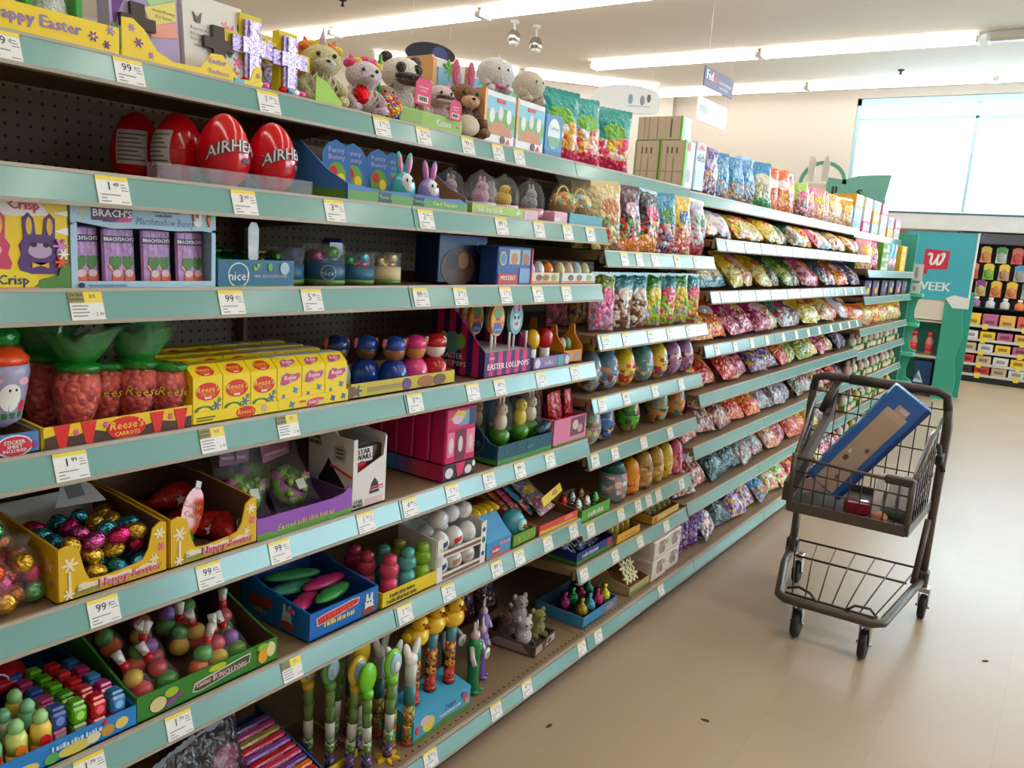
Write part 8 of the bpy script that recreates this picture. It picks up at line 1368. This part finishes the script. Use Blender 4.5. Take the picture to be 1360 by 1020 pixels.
for i in range(9):
    c = ((120, 150, 180), (150, 100, 140), (190, 200, 205), (205, 195, 190), (225, 120, 60))[i % 5]; n_ = ('slate blue', 'mauve', 'silver', 'pale grey', 'orange')[i % 5]
    r_ = thing('drink_bottle', '%s drink bottle with a pale cap, %s along the wall fixture' % (n_, OD[i]), 'bottle', 12.36, 0, 0.976); r_.location = (-1.28 + 0.165 * i, 12.36, 0.976); M().lathe([(0.05, 0), (0.056, 0.01), (0.054, 0.075), (0.025, 0.10), (0.022, 0.11)], gloss(c), 12).build('bottle_body', r_); M().lathe([(0.03, 0.105), (0.03, 0.135), (0, 0.138)], gloss((232, 228, 220)), 10).build('cap', r_)
BC2 = [(225, 222, 220), (90, 170, 190), (205, 65, 60), (235, 175, 90), (90, 140, 60), (240, 195, 60), (225, 130, 50), (210, 180, 150), (215, 90, 80), (70, 45, 60), (190, 100, 140), (200, 200, 200)]
BN2 = ['white', 'turquoise', 'red', 'peach', 'moss green', 'yellow', 'orange', 'tan', 'coral', 'plum', 'pink', 'pale grey']
for row, z_ in enumerate((0.748, 0.568, 0.408, 0.248, 0.108)):
    for i in range(8):
        k = (i * 5 + row * 7) % 12; o = M().box(-0.085, 0.085, 0, 0.2, 0, 0.15 if row == 0 else 0.105, card(BC2[k]), 0.004).box(-0.05, 0.05, -0.001, 0, 0.03, 0.07, ink(tuple(int(v * .65) for v in BC2[k]))).build('snack_carton'); tag(o, '%s carton, %s along wall fixture shelf %s from the top' % (BN2[k], OD[i], 'one two three four five'.split()[row]), 'box'); o.location = (-1.30 + 0.195 * i, 12.21, z_)
    for i in range(3): o = M().box(-0.03, 0.03, 0, 0.004, -0.04, 0.03, card((240, 205, 70))).build('offer_tag', r); o.location = (-0.95 + 0.44 * i, -0.018, SHZ[4 - row])

# ================================================================= shopping cart
m_ct = mat('cart_powder_coat', (92, 82, 74), 0.38, metal=0.4, var=0.04); m_cw = mat('cart_wire', (74, 66, 60), 0.4, metal=0.4); m_cp = mat('cart_plastic', (62, 54, 50), 0.45); m_rub = mat('black_rubber', (22, 22, 24), 0.6)
r = thing('shopping_cart', 'small two-tier grey brown shopping cart standing in the aisle', 'shopping cart', 0, 0, 0); r.rotation_euler = (0, 0, 0)
XL_, XR_ = -0.885, -0.355; YR, YF = 3.62, 3.03
for s, x in ((-1, XL_), (1, XR_)):
    M().tube([(x + s * -0.005, YR - 0.02, 0.90), (x + s * 0.002, YR, 0.80), (x, YR + 0.005, 0.45), (x, YR, 0.155)], [0.017, 0.019, 0.017, 0.017], m_ct, 10).build('upright', r)
    M().tube([(x - s * 0.01, YR - 0.02, 0.42), (x - s * 0.02, YR - 0.09, 0.16)], 0.012, m_ct, 8).build('brace', r)
    M().box(x - 0.024, x + 0.024, YR - 0.03, YR + 0.03, 0.13, 0.20, m_cp, 0.008).build('pivot_bracket', r)
M().tube([(XL_, YR, 0.155), (-0.855, 3.4, 0.152), (-0.775, 3.06, 0.15), (-0.745, 3.025, 0.15), (-0.43, 3.03, 0.153), (-0.40, 3.06, 0.153), (-0.372, 3.4, 0.155), (XR_, YR, 0.155)], 0.017, m_ct, 10).build('base_frame', r)
M().tube([(XL_ + 0.005, YR - 0.02, 0.88), (XL_ + 0.012, YR - 0.03, 0.93), (XL_ + 0.05, YR - 0.035, 0.945), (XR_ - 0.05, YR - 0.035, 0.945), (XR_ - 0.012, YR - 0.03, 0.93), (XR_ - 0.005, YR - 0.02, 0.88)], 0.018, m_cp, 10).build('handle', r)
M().tube([(XL_ + 0.15, YR - 0.035, 0.945), (XR_ - 0.15, YR - 0.035, 0.945)], 0.022, m_cp, 12).build('handle_grip', r)
def wheel(x, y, rad, label):
    w_ = M(); pr = [(rad * .55, -0.013), (rad * .9, -0.013), (rad, -0.007), (rad, 0.007), (rad * .9, 0.013), (rad * .55, 0.013)]
    w_.lathe(pr, m_rub, 20, T(x, y, rad) @ RY(PI / 2)); wh = w_.build('wheel', r)
    M().lathe([(0.0, -0.010), (rad * .56, -0.010), (rad * .56, 0.010), (0.0, 0.010)], mat('wheel_hub', (150, 148, 145), 0.4), 14, T(x, y, rad) @ RY(PI / 2)).build('hub', wh)
    c = M()
    for s in (-1, 1): c.prism([(y - 0.012, rad), (y + 0.012, rad), (y + 0.024, rad * 2 + 0.015), (y - 0.024, rad * 2 + 0.015)], x + s * 0.018 - 0.002, x + s * 0.018 + 0.002, m_chrome, XSW)
    c.box(x - 0.02, x + 0.02, y - 0.022, y + 0.022, rad * 2 + 0.012, 0.137, m_chrome, 0.003); c.build('caster_fork', r); M().tube([(x - 0.026, y, rad), (x + 0.026, y, rad)], 0.006, m_chrome, 8).build('axle', wh)
wheel(-0.694, 3.06, 0.056, ''); wheel(-0.452, 3.06, 0.056, ''); wheel(-0.335, 3.60, 0.052, ''); wheel(-0.845, 3.60, 0.052, '')
# lower tray
def wires(name, lines, rad=0.0035, m=None):
    for l in lines: M().tube(l, rad, m or m_cw, 6).build(name, r)
wires('lower_wire', [[(XL_, YR, 0.19), (XR_, YR, 0.20)], [(-0.84, 3.48, 0.165), (-0.395, 3.50, 0.165)]], 0.005)
wires('lower_wire', [[(-0.86 + 0.08 * k, YR, 0.19 + 0.0015 * k), (-0.835 + 0.072 * k, 3.48, 0.165), (-0.72 + 0.047 * k, 3.04, 0.158)] for k in range(7)], 0.0028, m_cw)
wires('front_loop', [[(-0.755, 3.10, 0.165), (-0.71, 3.09, 0.185), (-0.66, 3.06, 0.185), (-0.63, 3.04, 0.165)], [(-0.53, 3.04, 0.165), (-0.50, 3.06, 0.188), (-0.45, 3.07, 0.188), (-0.42, 3.06, 0.165)], [(-0.75, 3.05, 0.165), (-0.42, 3.05, 0.168)]], 0.0055)
# upper basket
FL, FR_, BL, BR = (-0.775, YF), (-0.37, YF), (-0.868, YR - 0.03), (-0.372, YR - 0.03)
lp = lambda a, b, t: a + (b - a) * t
def P3(c, z_): return (c[0], c[1], z_)
rim = [P3(FL, 0.70), P3(FR_, 0.685), (BR[0], BR[1], 0.84), (BL[0], BL[1], 0.84)]
for a, b in ((0, 1), (1, 2), (3, 0)): M().tube([rim[a], rim[b]], 0.0065, m_ct, 8).build('basket_rim', r)
pan = [P3(FL, 0.515), P3(FR_, 0.52), (BR[0], BR[1], 0.485), (BL[0], BL[1], 0.485)]
for a, b in ((0, 1), (1, 2), (2, 3), (3, 0)):
    g = M(); p, q = Vector(pan[a]), Vector(pan[b]); d = (q - p); n = Vector((-d.y, d.x, 0)).normalized() * 0.009
    g.add([tuple(p + n + Vector((0, 0, -0.022))), tuple(p - n + Vector((0, 0, -0.022))), tuple(q - n + Vector((0, 0, -0.022))), tuple(q + n + Vector((0, 0, -0.022))), tuple(p + n + Vector((0, 0, 0.016))), tuple(p - n + Vector((0, 0, 0.016))), tuple(q - n + Vector((0, 0, 0.016))), tuple(q + n + Vector((0, 0, 0.016)))], [(0, 1, 2, 3), (7, 6, 5, 4), (0, 4, 5, 1), (1, 5, 6, 2), (2, 6, 7, 3), (3, 7, 4, 0)], m_ct); g.build('pan_edge', r)
g = M(); g.add([(x, y, z_ - 0.018) for x, y, z_ in pan] + [(x, y, z_ - 0.012) for x, y, z_ in pan], [(3, 2, 1, 0), (4, 5, 6, 7), (0, 1, 5, 4), (1, 2, 6, 5), (2, 3, 7, 6), (3, 0, 4, 7)], mat('cart_pan', (62, 52, 45), 0.75)); g.build('basket_floor', r)
def side(a, b, n, zt, zb, hz):
    L_ = [[(lp(a[0], b[0], k / n), lp(a[1], b[1], k / n), zb[0] + (zb[1] - zb[0]) * k / n), (lp(a[0], b[0], k / n), lp(a[1], b[1], k / n), zt[0] + (zt[1] - zt[0]) * k / n)] for k in range(1, n)]
    wires('basket_wire', L_, 0.0026)
    wires('basket_wire', [[(a[0], a[1], lp(zb[0], zt[0], t)), (b[0], b[1], lp(zb[1], zt[1], t))] for t in hz], 0.0032)
side(FL, FR_, 10, (0.70, 0.685), (0.53, 0.535), (0.34, 0.7)); side(FL, BL, 9, (0.70, 0.84), (0.53, 0.50), (0.34, 0.7)); side(FR_, BR, 9, (0.685, 0.84), (0.535, 0.50), (0.34, 0.7)); side(BL, BR, 11, (0.90, 0.90), (0.50, 0.50), (0.25, 0.5, 0.75, 0.94))
for c, z0, z1 in ((FL, 0.515, 0.715), (FR_, 0.52, 0.70)): M().tube([P3(c, z0), P3(c, z1)], 0.011, m_ct, 8).build('corner_post', r)
M().prism([(YF - 0.005, 0.60), (YF + 0.06, 0.62), (YR - 0.1, 0.80), (YR - 0.02, 0.90), (YR - 0.02, 0.80), (YF + 0.1, 0.55), (YF - 0.005, 0.53)], -0.012, 0.012, m_cp, T(-0.79, 0, 0) @ Matrix(((0, 1, 0, 0), (1, 0, 0, 0), (0, 0, 1, 0), (0, 0, 0, 1)))).build('side_plate', r).rotation_euler = (0, 0, 0)
M().box(-0.46, -0.365, YF - 0.012, YF + 0.012, 0.675, 0.705, m_cp, 0.005).build('rim_clip', r)
M().tube([(-0.50, YR - 0.04, 0.925), (-0.49, YR - 0.09, 0.86), (-0.46, YR - 0.10, 0.80)], 0.012, m_cp, 8).build('seat_arm', r); M().tube([(-0.78, YR - 0.04, 0.925), (-0.80, YR - 0.09, 0.86), (-0.82, YR - 0.08, 0.80)], 0.016, m_cp, 8).build('seat_arm', r)
M().prism([(3.12, 0.54), (3.50, 0.52), (3.54, 0.80), (3.40, 0.80), (3.14, 0.70)], -0.003, 0.003, mat('side_panel_plastic', (165, 155, 165), 0.3, alpha=0.75), T(-0.385, 0, 0) @ XSW).build('side_panel', r)
M().box(-0.36, -0.335, 3.44, 3.52, 0.68, 0.72, m_rub, 0.005).tube([(-0.36, 3.50, 0.75), (-0.345, 3.46, 0.70), (-0.325, 3.44, 0.66)], 0.009, m_rub, 8).build('side_clip', r)
# goods in the cart
def loose(o, label, cat, loc, rot): tag(o, label, cat); o.location = loc; o.rotation_euler = rot; return o
o = M().box(-0.24, 0.24, -0.028, 0.028, -0.078, 0.078, gloss((40, 105, 190)), 0.004).build('long_box'); loose(o, 'long tan and bright blue packaged box tilted up in the cart', 'box', (-0.583, 3.29, 0.752), (0.12, -0.97, 0.10))
prints(o, [('r', -0.235, 0.13, -0.042, 0.046, (196, 172, 148)), ('r', 0.13, 0.19, -0.03, 0.02, (196, 172, 148)), ('r', 0.13, 0.16, -0.042, 0.046, (205, 185, 170)), ('r', 0.17, 0.185, -0.025, 0.005, (215, 205, 220)), ('e', -0.09, 0.02, 0.012, 0.010, (110, 80, 65)), ('e', -0.17, -0.01, 0.012, 0.008, (120, 90, 75)), ('e', -0.02, -0.02, 0.010, 0.008, (120, 90, 75)), ('e', -0.06, 0.025, 0.008, 0.006, (235, 225, 215)), ('r', -0.12, 0.06, -0.0405, -0.0395, (150, 125, 105))], -0.028)
M().box(-0.24, 0.24, -0.029, 0.029, -0.079, -0.062, card((36, 66, 130))).build('dark_edge', o)
for k in range(3): loose(M().box(-0.016, 0.016, -0.004, 0.004, 0, 0.16, card(((232, 226, 222), (215, 208, 205), (236, 232, 226))[k]), 0.002).build('white_strip'), 'upright white strip pack in the cart, %s of three' % OD[k], 'pack', (-0.50 + 0.042 * k, 3.17 + 0.02 * k, 0.51), (-0.08, 0.05, 0))
loose(M().ell((0, 0, 0), (0.05, 0.035, 0.024), fur((40, 70, 50)), 12, 8).build('green_bundle'), 'dark green bundle lying in the front corner of the cart', 'bundle', (-0.425, 3.15, 0.535), (0, 0.2, 0.3))
loose(M().box(-0.045, 0.045, -0.02, 0.02, 0, 0.055, gloss((150, 35, 55)), 0.008).build('red_pack'), 'crimson pack on the cart floor beneath the long box', 'pack', (-0.555, 3.12, 0.512), (0, 0, 0.2))
loose(M().ell((0, 0, 0), (0.03, 0.03, 0.022), mat('rosy', (200, 120, 90), 0.4, bump=0.4), 12, 8).build('brown_item'), 'small tan round item on the cart floor by the green bundle', 'item', (-0.47, 3.09, 0.528), (0, 0, 0))
loose(M().prism([(-0.05, 0), (0.05, 0), (0.03, 0.075), (-0.03, 0.05)], -0.004, 0.004, card((215, 165, 150))).build('pink_card'), 'dusty pink card leaning at the far corner of the cart basket', 'card', (-0.765, 3.32, 0.502), (-0.2, 0, 0.9))
loose(M().ell((0, 0, 0), (0.055, 0.05, 0.05), mat('lilac_wrap', (205, 185, 205), 0.15, bump=0.8, bscale=30), 14, 10).build('lilac_bag'), 'crinkled lilac clear bag at the back of the cart basket', 'bag', (-0.445, 3.44, 0.545), (0.0, 0.1, 0))
# specks on the floor
for k, (x, y) in enumerate(((-0.745, 2.278), (-0.08, 3.361), (-1.10, 1.93))):
    o = M().prism([(-0.014, -0.004), (0.0, -0.007), (0.013, -0.002), (0.009, 0.006), (-0.004, 0.004)], 0, 0.002, mat('speck', (70, 55, 42), 0.8)).build('litter_speck'); loose(o, ('small dark crumb on the floor by the base deck', 'tiny dry leaf on the floor past the cart wheel', 'tiny crumb close under the kick plate')[k], 'litter', (x, y, 0.0025), (-PI / 2, 0, 0.6 * k))
